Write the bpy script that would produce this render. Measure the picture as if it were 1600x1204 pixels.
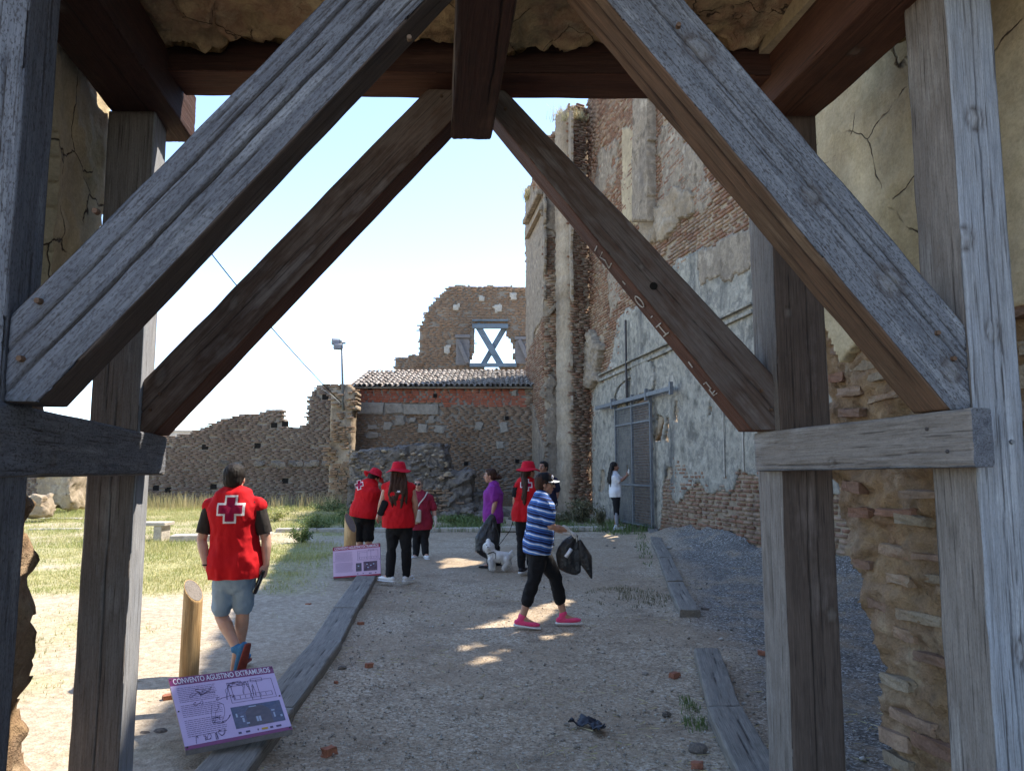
import bpy, bmesh, math, random
import numpy as np
from mathutils import Vector, Matrix
from mathutils.bvhtree import BVHTree
random.seed(7); RNG = np.random.default_rng(7)
scene = bpy.context.scene
for o in list(bpy.data.objects): bpy.data.objects.remove(o)

# ------------------------------------------------------------------ camera, sky, sun, exposure
F = 1186.0; TP = 133.0 / F; PITCH = math.atan(TP); CAMZ = 1.65
cam_d = bpy.data.cameras.new('camera'); cam = bpy.data.objects.new('camera', cam_d)
scene.collection.objects.link(cam); scene.camera = cam
cam_d.sensor_fit = 'HORIZONTAL'; cam_d.sensor_width = 36; cam_d.lens = 36 * F / 1600
cam_d.clip_start = 0.05; cam_d.clip_end = 3000
cam.location = (0, 0, CAMZ); cam.rotation_euler = (math.pi / 2 + PITCH, 0, 0)

ELEV = math.radians(58); SUNH = Vector((0.93, 0.37, 0)).normalized()
world = bpy.data.worlds.new('World'); scene.world = world; world.use_nodes = True
wn = world.node_tree.nodes; wl = world.node_tree.links
sky = wn.new('ShaderNodeTexSky'); sky.sky_type = 'NISHITA'; sky.sun_disc = False
sky.sun_elevation = ELEV; sky.sun_rotation = math.atan2(SUNH.x, SUNH.y)
sky.air_density = 1.0; sky.dust_density = 0.1; sky.ozone_density = 1.3; sky.altitude = 1800
bg = wn['Background']; bg.inputs['Strength'].default_value = 0.13
hs = wn.new('ShaderNodeHueSaturation'); hs.inputs['Saturation'].default_value = 0.96
wl.new(sky.outputs[0], hs.inputs['Color']); wl.new(hs.outputs[0], bg.inputs['Color'])
sun_d = bpy.data.lights.new('sun', 'SUN'); sun = bpy.data.objects.new('sun', sun_d)
scene.collection.objects.link(sun)
sun_d.energy = 2.7; sun_d.angle = math.radians(0.55); sun_d.color = (1.0, 0.91, 0.79)
sdir = Vector((SUNH.x * math.cos(ELEV), SUNH.y * math.cos(ELEV), math.sin(ELEV)))
sun.rotation_euler = sdir.to_track_quat('Z', 'Y').to_euler(); sun.location = (8, 4, 20)
vs = scene.view_settings; scene.display_settings.display_device = 'sRGB'
vs.view_transform = 'Standard'; vs.look = 'None'; vs.exposure = 2.0; vs.gamma = 1.0; vs.use_curve_mapping = False
scene.cycles.max_bounces = 6; scene.cycles.diffuse_bounces = 4; scene.cycles.glossy_bounces = 2
scene.cycles.transmission_bounces = 2; scene.cycles.use_denoising = True
scene.cycles.sample_clamp_indirect = 8

# ------------------------------------------------------------------ projection helpers (pixels of the 1600x1204 photograph -> points of the place)
CP, SP = math.cos(PITCH), math.sin(PITCH)
def ray(px, py):
    v = (602 - py) / F
    return Vector(((px - 800) / F, CP - SP * v, SP + CP * v))
def at(px, py, Y):
    d = ray(px, py); s = Y / d.y
    return Vector((d.x * s, Y, CAMZ + d.z * s))
def hit_plane(px, py, P, N):
    d = ray(px, py); O = Vector((0, 0, CAMZ)); t = (Vector(P) - O).dot(N) / d.dot(N)
    return O + d * t
def gz0(Y): return min(max(0.0, 0.025 * (Y - 6)), 0.46)
def ongnd(px, py):
    Y = 5.0
    for _ in range(30):
        Y = (CAMZ - gz0(Y)) / (-(ray(px, py).z / ray(px, py).y))
    return Vector((ray(px, py).x / ray(px, py).y * Y, Y, gz0(Y)))

# ------------------------------------------------------------------ noise (numpy)
def _h(ix, iy, iz, seed):
    n = (ix.astype(np.int64) * 374761393 + iy.astype(np.int64) * 668265263 + iz.astype(np.int64) * 2147483647 + seed * 974711) & 0xffffffff
    n = ((n ^ (n >> 13)) * 1274126177) & 0xffffffff
    n = ((n ^ (n >> 16)) * 2246822519) & 0xffffffff
    return ((n ^ (n >> 15)) & 0xffff) / 65535.0
def vn(x, y, z=0.0, seed=0):
    x = np.asarray(x, float); y = np.asarray(y, float) + 0 * x; z = np.asarray(z, float) + 0 * x; x = x + 0 * y
    ix, iy, iz = np.floor(x), np.floor(y), np.floor(z); fx, fy, fz = x - ix, y - iy, z - iz
    fx, fy, fz = [f * f * (3 - 2 * f) for f in (fx, fy, fz)]
    r = 0
    for dx in (0, 1):
        for dy in (0, 1):
            for dz in (0, 1):
                w = (fx if dx else 1 - fx) * (fy if dy else 1 - fy) * (fz if dz else 1 - fz)
                r = r + w * _h(ix + dx, iy + dy, iz + dz, seed)
    return r * 2 - 1
def fbm(x, y, z=0.0, seed=0, o=4):
    r, a, f, t = 0, 1.0, 1.0, 0
    for k in range(o):
        r = r + a * vn(np.asarray(x) * f, np.asarray(y) * f, np.asarray(z) * f, seed + k * 17); t += a; a *= 0.5; f *= 2.03
    return r / t
def inpoly(x, y, P):
    x = np.asarray(x, float); y = np.asarray(y, float); r = np.zeros(x.shape, bool); n = len(P)
    for i in range(n):
        x0, y0 = P[i]; x1, y1 = P[(i + 1) % n]
        if y0 == y1: continue
        c = ((y0 > y) != (y1 > y)) & (x < (x1 - x0) * (y - y0) / (y1 - y0) + x0)
        r ^= c
    return r

# ------------------------------------------------------------------ objects
def mesh_np(name, V, Fc, smooth=False):
    V = np.asarray(V, np.float32).reshape(-1, 3); me = bpy.data.meshes.new(name)
    if isinstance(Fc, np.ndarray):
        k = Fc.shape[1]; n = len(Fc)
        me.vertices.add(len(V)); me.vertices.foreach_set('co', V.ravel())
        me.loops.add(n * k); me.loops.foreach_set('vertex_index', Fc.astype(np.int32).ravel())
        me.polygons.add(n); me.polygons.foreach_set('loop_start', np.arange(0, n * k, k, dtype=np.int32))
        me.update(calc_edges=True)
    else:
        me.from_pydata([tuple(map(float, v)) for v in V], [], [tuple(map(int, f)) for f in Fc]); me.update()
    if smooth: me.polygons.foreach_set('use_smooth', np.ones(len(me.polygons), bool))
    return me
def link(name, me, mats=None, parent=None, loc=None):
    o = bpy.data.objects.new(name, me); scene.collection.objects.link(o)
    if mats is not None:
        for m in (mats if isinstance(mats, (list, tuple)) else [mats]):
            if m.name not in [x.name for x in me.materials]: me.materials.append(m)
    if parent is not None: o.parent = parent
    if loc is not None: o.location = loc
    return o
def tag(o, label=None, cat=None, group=None, kind=None):
    if label: o['label'] = label
    if cat: o['category'] = cat
    if group: o['group'] = group
    if kind: o['kind'] = kind
    return o
def thing(name, loc, label, cat, group=None):
    o = bpy.data.objects.new(name, None); scene.collection.objects.link(o); o.location = loc
    o.empty_display_size = 0.1
    return tag(o, label, cat, group)
def local(V, root):
    return np.asarray(V, float).reshape(-1, 3) - np.array(root.location)
def bm_obj(name, bm, mats, parent=None, smooth=False, loc=None):
    me = bpy.data.meshes.new(name); bm.to_mesh(me); bm.free()
    if smooth: me.polygons.foreach_set('use_smooth', np.ones(len(me.polygons), bool))
    if parent is not None and loc is None:
        me.transform(Matrix.Translation(-Vector(parent.location)))
    return link(name, me, mats, parent, loc)
def box(bm, c, s, rot=None, bev=0.0):
    r = bmesh.ops.create_cube(bm, size=1.0); vs_ = r['verts']
    M_ = Matrix.Translation(Vector(c)) @ (rot.to_4x4() if rot is not None else Matrix()) @ Matrix.Diagonal((*s, 1))
    bmesh.ops.transform(bm, matrix=M_, verts=vs_)
    if bev > 0:
        bmesh.ops.bevel(bm, geom=list({e for v in vs_ for e in v.link_edges}), offset=bev, segments=1, affect='EDGES')
    return vs_
def tube(bm, pts, radii, ref=(1, 0, 0), n=14, caps=True, sq=2.0):
    pts = [Vector(p) for p in pts]; radii = [(r, r) if not isinstance(r, (tuple, list)) else r for r in radii]
    ref = Vector(ref)
    if caps:
        for e in (0, -1):
            q = pts[1] if e == 0 else pts[-2]; p = pts[e]; d = (p - q).normalized(); a, b = radii[e]; m = min(a, b)
            ex = [(p + d * m * 0.55, (a * 0.82, b * 0.82)), (p + d * m * 0.9, (a * 0.4, b * 0.4))]
            if e == 0: pts = [ex[1][0], ex[0][0]] + pts; radii = [ex[1][1], ex[0][1]] + radii
            else: pts = pts + [ex[0][0], ex[1][0]]; radii = radii + [ex[0][1], ex[1][1]]
    rings = []
    for i, p in enumerate(pts):
        t = (pts[min(i + 1, len(pts) - 1)] - pts[max(i - 1, 0)])
        t = t.normalized() if t.length > 1e-9 else Vector((0, 0, 1))
        a_ = ref - t * ref.dot(t)
        if a_.length < 1e-3: a_ = Vector((0, 1, 0)) - t * t.y
        a_.normalize(); b_ = t.cross(a_); ra, rb = radii[i]; R = []
        for k in range(n):
            th = 2 * math.pi * k / n; c, s = math.cos(th), math.sin(th)
            if sq != 2.0:
                c = math.copysign(abs(c) ** (2 / sq), c); s = math.copysign(abs(s) ** (2 / sq), s)
            R.append(bm.verts.new(p + a_ * (ra * c) + b_ * (rb * s)))
        rings.append(R)
    for i in range(len(rings) - 1):
        for k in range(n):
            bm.faces.new((rings[i][k], rings[i][(k + 1) % n], rings[i + 1][(k + 1) % n], rings[i + 1][k]))
    bm.faces.new(rings[0][::-1]); bm.faces.new(rings[-1])
def ellipsoid(bm, c, r, rot=None, seg=16):
    q = bmesh.ops.create_uvsphere(bm, u_segments=seg, v_segments=max(6, seg // 2 + 2), radius=1.0)['verts']
    bmesh.ops.transform(bm, matrix=Matrix.Translation(Vector(c)) @ (rot.to_4x4() if rot is not None else Matrix()) @ Matrix.Diagonal((*r, 1)), verts=q)
    return q

# ------------------------------------------------------------------ materials
def nodes_of(name):
    m = bpy.data.materials.new(name); m.use_nodes = True; nt = m.node_tree
    return m, nt, nt.nodes['Principled BSDF']
def N_(nt, t, **kw):
    n = nt.nodes.new(t)
    for k, v in kw.items():
        if k in n.inputs: n.inputs[k].default_value = v
        else: setattr(n, k, v)
    return n
def mixc(nt, fac, a, b, mode='MIX'):
    n = nt.nodes.new('ShaderNodeMix'); n.data_type = 'RGBA'; n.blend_type = mode
    for s, v in ((n.inputs[0], fac), (n.inputs[6], a), (n.inputs[7], b)):
        if hasattr(v, 'links'): nt.links.new(v, s)
        elif isinstance(v, (int, float)): s.default_value = v
        else: s.default_value = (*v, 1) if len(v) == 3 else v
    return n.outputs[2]
def ramp(nt, src, lo, hi):
    n = nt.nodes.new('ShaderNodeMapRange'); nt.links.new(src, n.inputs[0]); n.inputs[1].default_value = lo; n.inputs[2].default_value = hi
    return n.outputs[0]
def noise_t(nt, vec, scale, detail=5, rough=0.6):
    n = nt.nodes.new('ShaderNodeTexNoise'); n.inputs['Scale'].default_value = scale; n.inputs['Detail'].default_value = detail
    n.inputs['Roughness'].default_value = rough
    if vec is not None: nt.links.new(vec, n.inputs['Vector'])
    return n.outputs['Fac']
def geo_pos(nt): return nt.nodes.new('ShaderNodeNewGeometry').outputs['Position']
def obj_co(nt): return nt.nodes.new('ShaderNodeTexCoord').outputs['Object']
def scaled(nt, vec, s):
    n = nt.nodes.new('ShaderNodeMapping'); n.inputs['Scale'].default_value = s; nt.links.new(vec, n.inputs['Vector']); return n.outputs[0]
def attr(nt, name):
    n = nt.nodes.new('ShaderNodeAttribute'); n.attribute_name = name; return n.outputs['Fac']
def bump(nt, bs, hs, dist):
    prev = None
    for h, st, d in hs:
        b = nt.nodes.new('ShaderNodeBump'); b.inputs['Strength'].default_value = st; b.inputs['Distance'].default_value = d
        nt.links.new(h, b.inputs['Height'])
        if prev: nt.links.new(prev, b.inputs['Normal'])
        prev = b.outputs[0]
    nt.links.new(prev, bs.inputs['Normal'])
def rnd(nt):
    g = nt.nodes.new('ShaderNodeNewGeometry').outputs['Random Per Island']; o = nt.nodes.new('ShaderNodeObjectInfo').outputs['Random']
    a = nt.nodes.new('ShaderNodeMath'); a.operation = 'ADD'; nt.links.new(g, a.inputs[0]); nt.links.new(o, a.inputs[1])
    f = nt.nodes.new('ShaderNodeMath'); f.operation = 'FRACT'; nt.links.new(a.outputs[0], f.inputs[0]); return f.outputs[0]
def rampc(nt, fac, cols):
    n = nt.nodes.new('ShaderNodeValToRGB'); e = n.color_ramp.elements
    while len(e) < len(cols): e.new(0.5)
    for k, (p, c) in enumerate(cols): e[k].position = p; e[k].color = (*c, 1)
    nt.links.new(fac, n.inputs[0]); return n.outputs[0]
def simple(name, col, col2=None, scale=8, rough=0.85, bs=60, bd=0.003, fine=0.12, spec=0.3, metal=0.0, pos=False):
    m, nt, b = nodes_of(name); v = geo_pos(nt) if pos else obj_co(nt)
    n1 = noise_t(nt, v, scale); c = mixc(nt, ramp(nt, n1, 0.35, 0.65), col, col2 or tuple(x * 0.8 for x in col))
    n2 = noise_t(nt, v, bs, 4, 0.7)
    if fine: c = mixc(nt, fine * 2, c, mixc(nt, ramp(nt, n2, 0.3, 0.7), (0.25,) * 3, (0.75,) * 3), 'OVERLAY')
    nt.links.new(c, b.inputs['Base Color']); b.inputs['Roughness'].default_value = rough
    b.inputs['Specular IOR Level'].default_value = spec; b.inputs['Metallic'].default_value = metal
    if bd: bump(nt, b, [(n2, 0.6, bd)], bd)
    return m
def masonry(name, cols, crack=0.0, iw=0.62, rough=0.95, bs=(9, 70), bd=(0.03, 0.006), stain=0.5, island=True, stain_col=(0.12, 0.11, 0.10), sc=1.0):
    """earthy wall stuff: colours by patch and by piece, darker run-down stains with a shape of their own"""
    m, nt, b = nodes_of(name); v = geo_pos(nt)
    n1 = noise_t(nt, v, 0.9 * sc, 6, 0.65); n2 = noise_t(nt, v, bs[0], 5, 0.7); n3 = noise_t(nt, v, bs[1], 3, 0.7)
    if island:
        a = nt.nodes.new('ShaderNodeMix'); a.data_type = 'FLOAT'; a.inputs[0].default_value = iw
        nt.links.new(ramp(nt, n1, 0.3, 0.7), a.inputs[2]); nt.links.new(rnd(nt), a.inputs[3]); f = a.outputs[0]
    else: f = ramp(nt, n1, 0.3, 0.7)
    k = len(cols); c = rampc(nt, f, [(0.12 + 0.76 * i / max(1, k - 1), x) for i, x in enumerate(cols)])
    c = mixc(nt, 0.55, c, mixc(nt, ramp(nt, n2, 0.3, 0.7), (0.28,) * 3, (0.72,) * 3), 'OVERLAY')
    c = mixc(nt, 0.35, c, mixc(nt, ramp(nt, n3, 0.3, 0.7), (0.3,) * 3, (0.7,) * 3), 'OVERLAY')
    st = noise_t(nt, scaled(nt, v, (1.1, 1.1, 0.28)), 1.3, 7, 0.7)
    ms = nt.nodes.new('ShaderNodeMath'); ms.operation = 'MULTIPLY'; nt.links.new(ramp(nt, st, 0.52, 0.68), ms.inputs[0]); ms.inputs[1].default_value = stain
    c = mixc(nt, ms.outputs[0], c, stain_col)
    hs = [(n2, 0.8, bd[0]), (n3, 0.8, bd[1])]
    if crack:
        wv = nt.nodes.new('ShaderNodeVectorMath'); wv.operation = 'MULTIPLY_ADD'; nz = nt.nodes.new('ShaderNodeTexNoise'); nz.inputs['Scale'].default_value = 5; nz.inputs['Detail'].default_value = 4; nt.links.new(v, nz.inputs['Vector'])
        nt.links.new(nz.outputs['Color'], wv.inputs[0]); wv.inputs[1].default_value = (.13, .13, .13); nt.links.new(v, wv.inputs[2])
        vo = nt.nodes.new('ShaderNodeTexVoronoi'); vo.feature = 'DISTANCE_TO_EDGE'; vo.inputs['Scale'].default_value = crack; nt.links.new(wv.outputs[0], vo.inputs['Vector'])
        e = ramp(nt, vo.outputs['Distance'], 0.011, 0.003); k = ramp(nt, noise_t(nt, v, 2.6, 3), 0.47, 0.53); mm = nt.nodes.new('ShaderNodeMath'); mm.operation = 'MULTIPLY'; nt.links.new(e, mm.inputs[0]); nt.links.new(k, mm.inputs[1])
        c = mixc(nt, mm.outputs[0], c, (0.07, 0.05, 0.035)); inv = nt.nodes.new('ShaderNodeMath'); inv.operation = 'SUBTRACT'; inv.inputs[0].default_value = 1; nt.links.new(mm.outputs[0], inv.inputs[1]); hs.append((inv.outputs[0], .8, .01))
    nt.links.new(c, b.inputs['Base Color']); b.inputs['Roughness'].default_value = rough; b.inputs['Specular IOR Level'].default_value = 0.15
    bump(nt, b, hs, 1)
    return m
def wood(name, cols, dark=(0.03, 0.022, 0.018), rough=0.8, g=1.0, speck=0.0):
    m, nt, b = nodes_of(name); v = obj_co(nt)
    w = N_(nt, 'ShaderNodeTexNoise', Scale=1.1); nt.links.new(v, w.inputs['Vector'])
    n1 = noise_t(nt, scaled(nt, v, (1.2, 14, 14)), 1.0, 6, 0.65)
    n2 = noise_t(nt, scaled(nt, v, (5 * g, 160, 160)), 1.0, 4, 0.75)
    n3 = noise_t(nt, scaled(nt, v, (2.2, 3.5, 3.5)), 1.0, 5, 0.6)
    k = len(cols); mx = nt.nodes.new('ShaderNodeMix'); mx.data_type = 'FLOAT'; mx.inputs[0].default_value = 0.55
    nt.links.new(ramp(nt, n1, 0.3, 0.7), mx.inputs[2]); nt.links.new(ramp(nt, n3, 0.3, 0.7), mx.inputs[3])
    c = rampc(nt, mx.outputs[0], [(0.15 + 0.7 * i / max(1, k - 1), x) for i, x in enumerate(cols)])
    c = mixc(nt, 0.6, c, mixc(nt, ramp(nt, n2, 0.32, 0.68), (0.27,) * 3, (0.73,) * 3), 'OVERLAY')
    if speck:
        n5 = noise_t(nt, scaled(nt, v, (70, 170, 170)), 1.0, 3, 0.6)
        c = mixc(nt, ramp(nt, n5, 0.50, 0.64), c, mixc(nt, speck, c, dark))
    n6 = noise_t(nt, scaled(nt, v, (2.6, 95, 95)), 1.0, 3, 0.55)
    c = mixc(nt, ramp(nt, n6, 0.60, 0.70), c, mixc(nt, 0.7, c, dark))
    c = mixc(nt, attr(nt, 'crack'), c, dark)
    kn = attr(nt, 'knot'); c = mixc(nt, kn, c, mixc(nt, 0.75, c, (0.06, 0.042, 0.032)))
    kc = attr(nt, 'knotcore'); c = mixc(nt, kc, c, mixc(nt, 0.22, c, (0.30, 0.28, 0.25)))
    nt.links.new(c, b.inputs['Base Color']); b.inputs['Roughness'].default_value = rough; b.inputs['Specular IOR Level'].default_value = 0.25
    bump(nt, b, [(n1, 0.5, 0.006), (n2, 0.9, 0.0035), (n6, 0.6, 0.004)], 1)
    return m
W_GREY = wood('weathered_wood', [(0.07, 0.075, 0.09), (0.155, 0.160, 0.175), (0.115, 0.118, 0.132), (0.23, 0.235, 0.245)], speck=0.55)
W_SILVER = wood('silver_weathered_wood', [(0.08, 0.086, 0.10), (0.185, 0.193, 0.21), (0.135, 0.141, 0.157), (0.27, 0.278, 0.29)], speck=0.7)
W_PALE = wood('pale_weathered_wood', [(0.21, 0.225, 0.25), (0.29, 0.305, 0.33), (0.26, 0.265, 0.275), (0.36, 0.37, 0.385)], speck=0.15)
W_TAN = wood('bleached_wood', [(0.145, 0.125, 0.108), (0.225, 0.20, 0.178), (0.185, 0.16, 0.14), (0.28, 0.26, 0.24)], speck=0.2)
W_BROWN = wood('brown_wood', [(0.085, 0.048, 0.03), (0.15, 0.088, 0.055), (0.11, 0.068, 0.043), (0.19, 0.13, 0.085)])
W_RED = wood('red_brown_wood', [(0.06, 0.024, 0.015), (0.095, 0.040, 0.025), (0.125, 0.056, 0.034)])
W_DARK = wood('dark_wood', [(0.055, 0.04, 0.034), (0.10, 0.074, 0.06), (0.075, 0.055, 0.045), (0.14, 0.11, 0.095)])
W_SLEEPER = wood('grey_sleeper_wood', [(0.13, 0.117, 0.098), (0.22, 0.198, 0.168), (0.175, 0.158, 0.134), (0.27, 0.247, 0.21)])
W_POST = wood('yellow_post_wood', [(0.36, 0.22, 0.10), (0.47, 0.31, 0.15), (0.41, 0.26, 0.12), (0.55, 0.40, 0.22)], dark=(0.14, 0.08, 0.03))

BRICK_R = masonry('old_brick', [(0.155, 0.082, 0.055), (0.27, 0.15, 0.10), (0.22, 0.14, 0.10), (0.33, 0.23, 0.16), (0.27, 0.20, 0.15)], stain=0.5)
BRICK_D = masonry('dark_weathered_brick', [(0.135, 0.095, 0.078), (0.19, 0.135, 0.108), (0.16, 0.12, 0.10), (0.225, 0.17, 0.135)], iw=.22, stain=0.3)
BRICK_O = masonry('ochre_brick', [(0.19, 0.115, 0.07), (0.28, 0.18, 0.115), (0.24, 0.16, 0.11), (0.31, 0.22, 0.15)], iw=.28, stain=0.35)
BRICK_NEW = masonry('newer_red_brick', [(0.27, 0.075, 0.04), (0.36, 0.11, 0.06), (0.31, 0.09, 0.055), (0.40, 0.15, 0.09)], stain=0.15)
MORTAR = masonry('lime_mortar', [(0.20, 0.155, 0.11), (0.29, 0.23, 0.165), (0.36, 0.295, 0.22)], island=False, stain=0.4)
MORTAR_D = masonry('grey_mortar', [(0.17, 0.145, 0.12), (0.23, 0.20, 0.165), (0.27, 0.235, 0.195)], island=False, stain=0.3)
PLASTER_G = masonry('grey_stained_plaster', [(0.15, 0.14, 0.12), (0.26, 0.24, 0.20), (0.34, 0.31, 0.255), (0.20, 0.188, 0.162), (0.40, 0.36, 0.30)], island=False, bs=(6, 45), bd=(0.03, 0.008), stain=0.85, stain_col=(0.075, 0.075, 0.075), sc=2.2)
PLASTER_T = masonry('tan_weathered_plaster', [(0.15, 0.12, 0.09), (0.29, 0.235, 0.175), (0.21, 0.17, 0.13), (0.36, 0.30, 0.23)], island=False, bs=(7, 50), bd=(0.03, 0.008), stain=0.7, stain_col=(0.12, 0.10, 0.085), sc=2.4)
PLASTER_O = masonry('ochre_plaster', [(0.30, 0.24, 0.16), (0.40, 0.32, 0.21), (0.36, 0.29, 0.20)], island=False, bs=(6, 50), bd=(0.015, 0.004), stain=0.25, stain_col=(0.24, 0.19, 0.13))
PLASTER_J = masonry('cream_plaster', [(0.42, 0.34, 0.20), (0.52, 0.43, 0.28), (0.48, 0.41, 0.29)], island=False, crack=2.2, bs=(5, 60), bd=(0.02, 0.004), stain=0.35, stain_col=(0.33, 0.25, 0.16), sc=1.5)
EARTH_J = masonry('earth_masonry', [(0.22, 0.135, 0.08), (0.31, 0.21, 0.12), (0.27, 0.185, 0.12), (0.37, 0.28, 0.185)], island=False, bs=(12, 80), bd=(0.04, 0.012), stain=0.3, stain_col=(0.2, 0.12, 0.07), sc=2.5)
STONE_J = masonry('jamb_stone', [(0.22, 0.17, 0.12), (0.31, 0.25, 0.18), (0.38, 0.31, 0.22), (0.28, 0.16, 0.10)], bs=(14, 90), bd=(0.03, 0.01), stain=0.3, sc=2)
RUBBLE = masonry('rubble_stone', [(0.11, 0.095, 0.08), (0.20, 0.17, 0.145), (0.28, 0.24, 0.20), (0.15, 0.125, 0.105)], bs=(13, 50), bd=(0.09, 0.03), stain=0.4, sc=2)
LIMESTONE = masonry('pale_limestone', [(0.36, 0.33, 0.28), (0.46, 0.42, 0.36), (0.40, 0.37, 0.32)], stain=0.25)
TILE = masonry('clay_roof_tile', [(0.22, 0.185, 0.16), (0.34, 0.30, 0.265), (0.42, 0.385, 0.35), (0.27, 0.215, 0.18)], stain=0.4)
# ------------------------------------------------------------------ ground
def wallX(Y): return 6.75 - 0.2 * Y
def gz(X, Y):
    X = np.asarray(X, float); Y = np.asarray(Y, float)
    z = np.clip(0.025 * (Y - 6), 0, 0.46)
    z = z + 0.02 * fbm(X * 0.8, Y * 0.8, 0, 3) * np.clip((np.abs(Y) - 1) / 3, 0, 1)
    d = wallX(Y) - X                                        # heaped rubble and soil along the big wall
    bank = np.clip(1 - d / 1.5, 0, 1) * np.clip((17.5 - Y) / 1.5, 0, 1)
    z = z + bank * bank * (0.30 + 0.22 * fbm(X * 1.7, Y * 1.7, 0, 5))
    return z
def gzf(X, Y): return float(gz(np.array([X]), np.array([Y]))[0])
def path_left(Y): return np.interp(Y, [2, 4.17, 7.17, 8.4, 10.7, 13, 17], [-1.2, -1.37, -1.54, -1.69, -1.89, -2.1, -2.6])
def path_right(Y): return np.interp(Y, [2, 4.17, 6.85, 8.4, 10.3, 14.4, 17.8], [1.05, 1.3, 1.70, 1.93, 2.18, 2.75, 3.3])
def ground():
    xs = np.concatenate([[-900, -300, -120, -60, -40, -30, -24, -20, -17], np.arange(-15, 9, 0.085), [10, 13, 18, 30, 60, 150, 400, 900]])
    ys = np.concatenate([[-900, -300, -100, -40, -20, -12, -8, -5, -3, -1, 0.5, 1.5], np.arange(2.4, 12, 0.07), np.arange(12, 32, 0.16), [34, 38, 45, 60, 90, 150, 300, 700, 1500]])
    X, Y = np.meshgrid(xs, ys); Z = gz(X, Y)
    pl, pr = path_left(Y), path_right(Y)
    Z = Z + 0.02 * ((X < pl) & (X > -14)) * (Y > 2) * (Y < 25)
    Z = Z + 0.012 * fbm(X * 5, Y * 5, 0, 11, 3) * (np.abs(X) < 15) * (Y > 0) * (Y < 30)
    V = np.stack([X, Y, Z], -1).reshape(-1, 3); nx, ny = len(xs), len(ys)
    i = np.arange(nx - 1); j = np.arange(ny - 1); I, J = np.meshgrid(i, j); a = (J * nx + I).ravel()
    Fc = np.stack([a, a + 1, a + nx + 1, a + nx], 1)
    me = mesh_np('ground', V, Fc, True)
    x, y = V[:, 0], V[:, 1]; pl, pr = path_left(y), path_right(y)
    blue = np.clip((x - pr + 0.35 * fbm(x, y, 0, 21)) / 0.5, 0, 1) * np.clip((y - 3) / 1, 0, 1)
    field = np.clip((pl - x - 0.1 + 0.3 * fbm(x * 1.3, y * 1.3, 0, 22)) / 0.5, 0, 1)
    gr = grass_density(x, y)
    for n, v in (('blue', blue), ('field', field), ('grass', gr)):
        at_ = me.attributes.new(n, 'FLOAT', 'POINT'); at_.data.foreach_set('value', v.astype(np.float32))
    m, nt, b = nodes_of('gravel_and_soil'); p = geo_pos(nt)
    n1 = noise_t(nt, p, 0.55, 6, 0.65); n2 = noise_t(nt, p, 14, 5, 0.7); n3 = noise_t(nt, p, 95, 3, 0.75)
    vo = nt.nodes.new('ShaderNodeTexVoronoi'); vo.inputs['Scale'].default_value = 62; nt.links.new(p, vo.inputs['Vector'])
    sep = nt.nodes.new('ShaderNodeSeparateColor'); nt.links.new(vo.outputs['Color'], sep.inputs[0])
    peb = sep.outputs[0]
    path = rampc(nt, peb, [(0.0, (0.20, 0.15, 0.10)), (0.35, (0.345, 0.275, 0.195)), (0.7, (0.42, 0.345, 0.25)), (1.0, (0.56, 0.49, 0.39))])
    n7 = noise_t(nt, p, 1.7, 6, 0.7)
    path = mixc(nt, ramp(nt, n1, 0.40, 0.60), path, mixc(nt, 0.65, path, (0.30, 0.225, 0.15)))
    path = mixc(nt, ramp(nt, n7, 0.52, 0.66), path, mixc(nt, 0.55, path, (0.17, 0.125, 0.085)))
    gv = rampc(nt, peb, [(0.0, (0.08, 0.072, 0.062)), (0.4, (0.14, 0.128, 0.112)), (0.75, (0.205, 0.19, 0.17)), (1.0, (0.44, 0.43, 0.40))])
    soil_d = rampc(nt, n2, [(0.25, (0.17, 0.14, 0.105)), (0.75, (0.27, 0.225, 0.17))])
    soil = rampc(nt, n2, [(0.25, (0.30, 0.245, 0.18)), (0.5, (0.42, 0.355, 0.27)), (0.75, (0.52, 0.45, 0.355))])
    soil = mixc(nt, 0.3, soil, path)
    gf = nt.nodes.new('ShaderNodeMath'); gf.operation = 'MULTIPLY'; nt.links.new(attr(nt, 'blue'), gf.inputs[0]); nt.links.new(ramp(nt, n7, 0.66, 0.50), gf.inputs[1]); gv = mixc(nt, ramp(nt, n1, 0.55, 0.7), gv, soil_d); c = mixc(nt, gf.outputs[0], path, gv); c = mixc(nt, attr(nt, 'field'), c, soil)
    gm = nt.nodes.new('ShaderNodeMath'); gm.operation = 'MULTIPLY'; nt.links.new(attr(nt, 'grass'), gm.inputs[0]); gm.inputs[1].default_value = 0.8
    c = mixc(nt, gm.outputs[0], c, mixc(nt, ramp(nt, n2, 0.3, 0.7), (0.19, 0.22, 0.07), (0.40, 0.36, 0.17)))
    c = mixc(nt, 0.4, c, mixc(nt, ramp(nt, n3, 0.3, 0.7), (0.3,) * 3, (0.7,) * 3), 'OVERLAY')
    c = mixc(nt, 0.45, c, mixc(nt, ramp(nt, n2, 0.3, 0.7), (0.3,) * 3, (0.7,) * 3), 'OVERLAY')
    nt.links.new(c, b.inputs['Base Color']); b.inputs['Roughness'].default_value = 0.95; b.inputs['Specular IOR Level'].default_value = 0.15
    bump(nt, b, [(n2, 0.7, 0.02), (vo.outputs['Distance'], 0.8, 0.006), (n3, 0.6, 0.004)], 1)
    tag(link('ground', me, m), kind='structure', label='gravel path and dry soil of the ruined courtyard')
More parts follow.
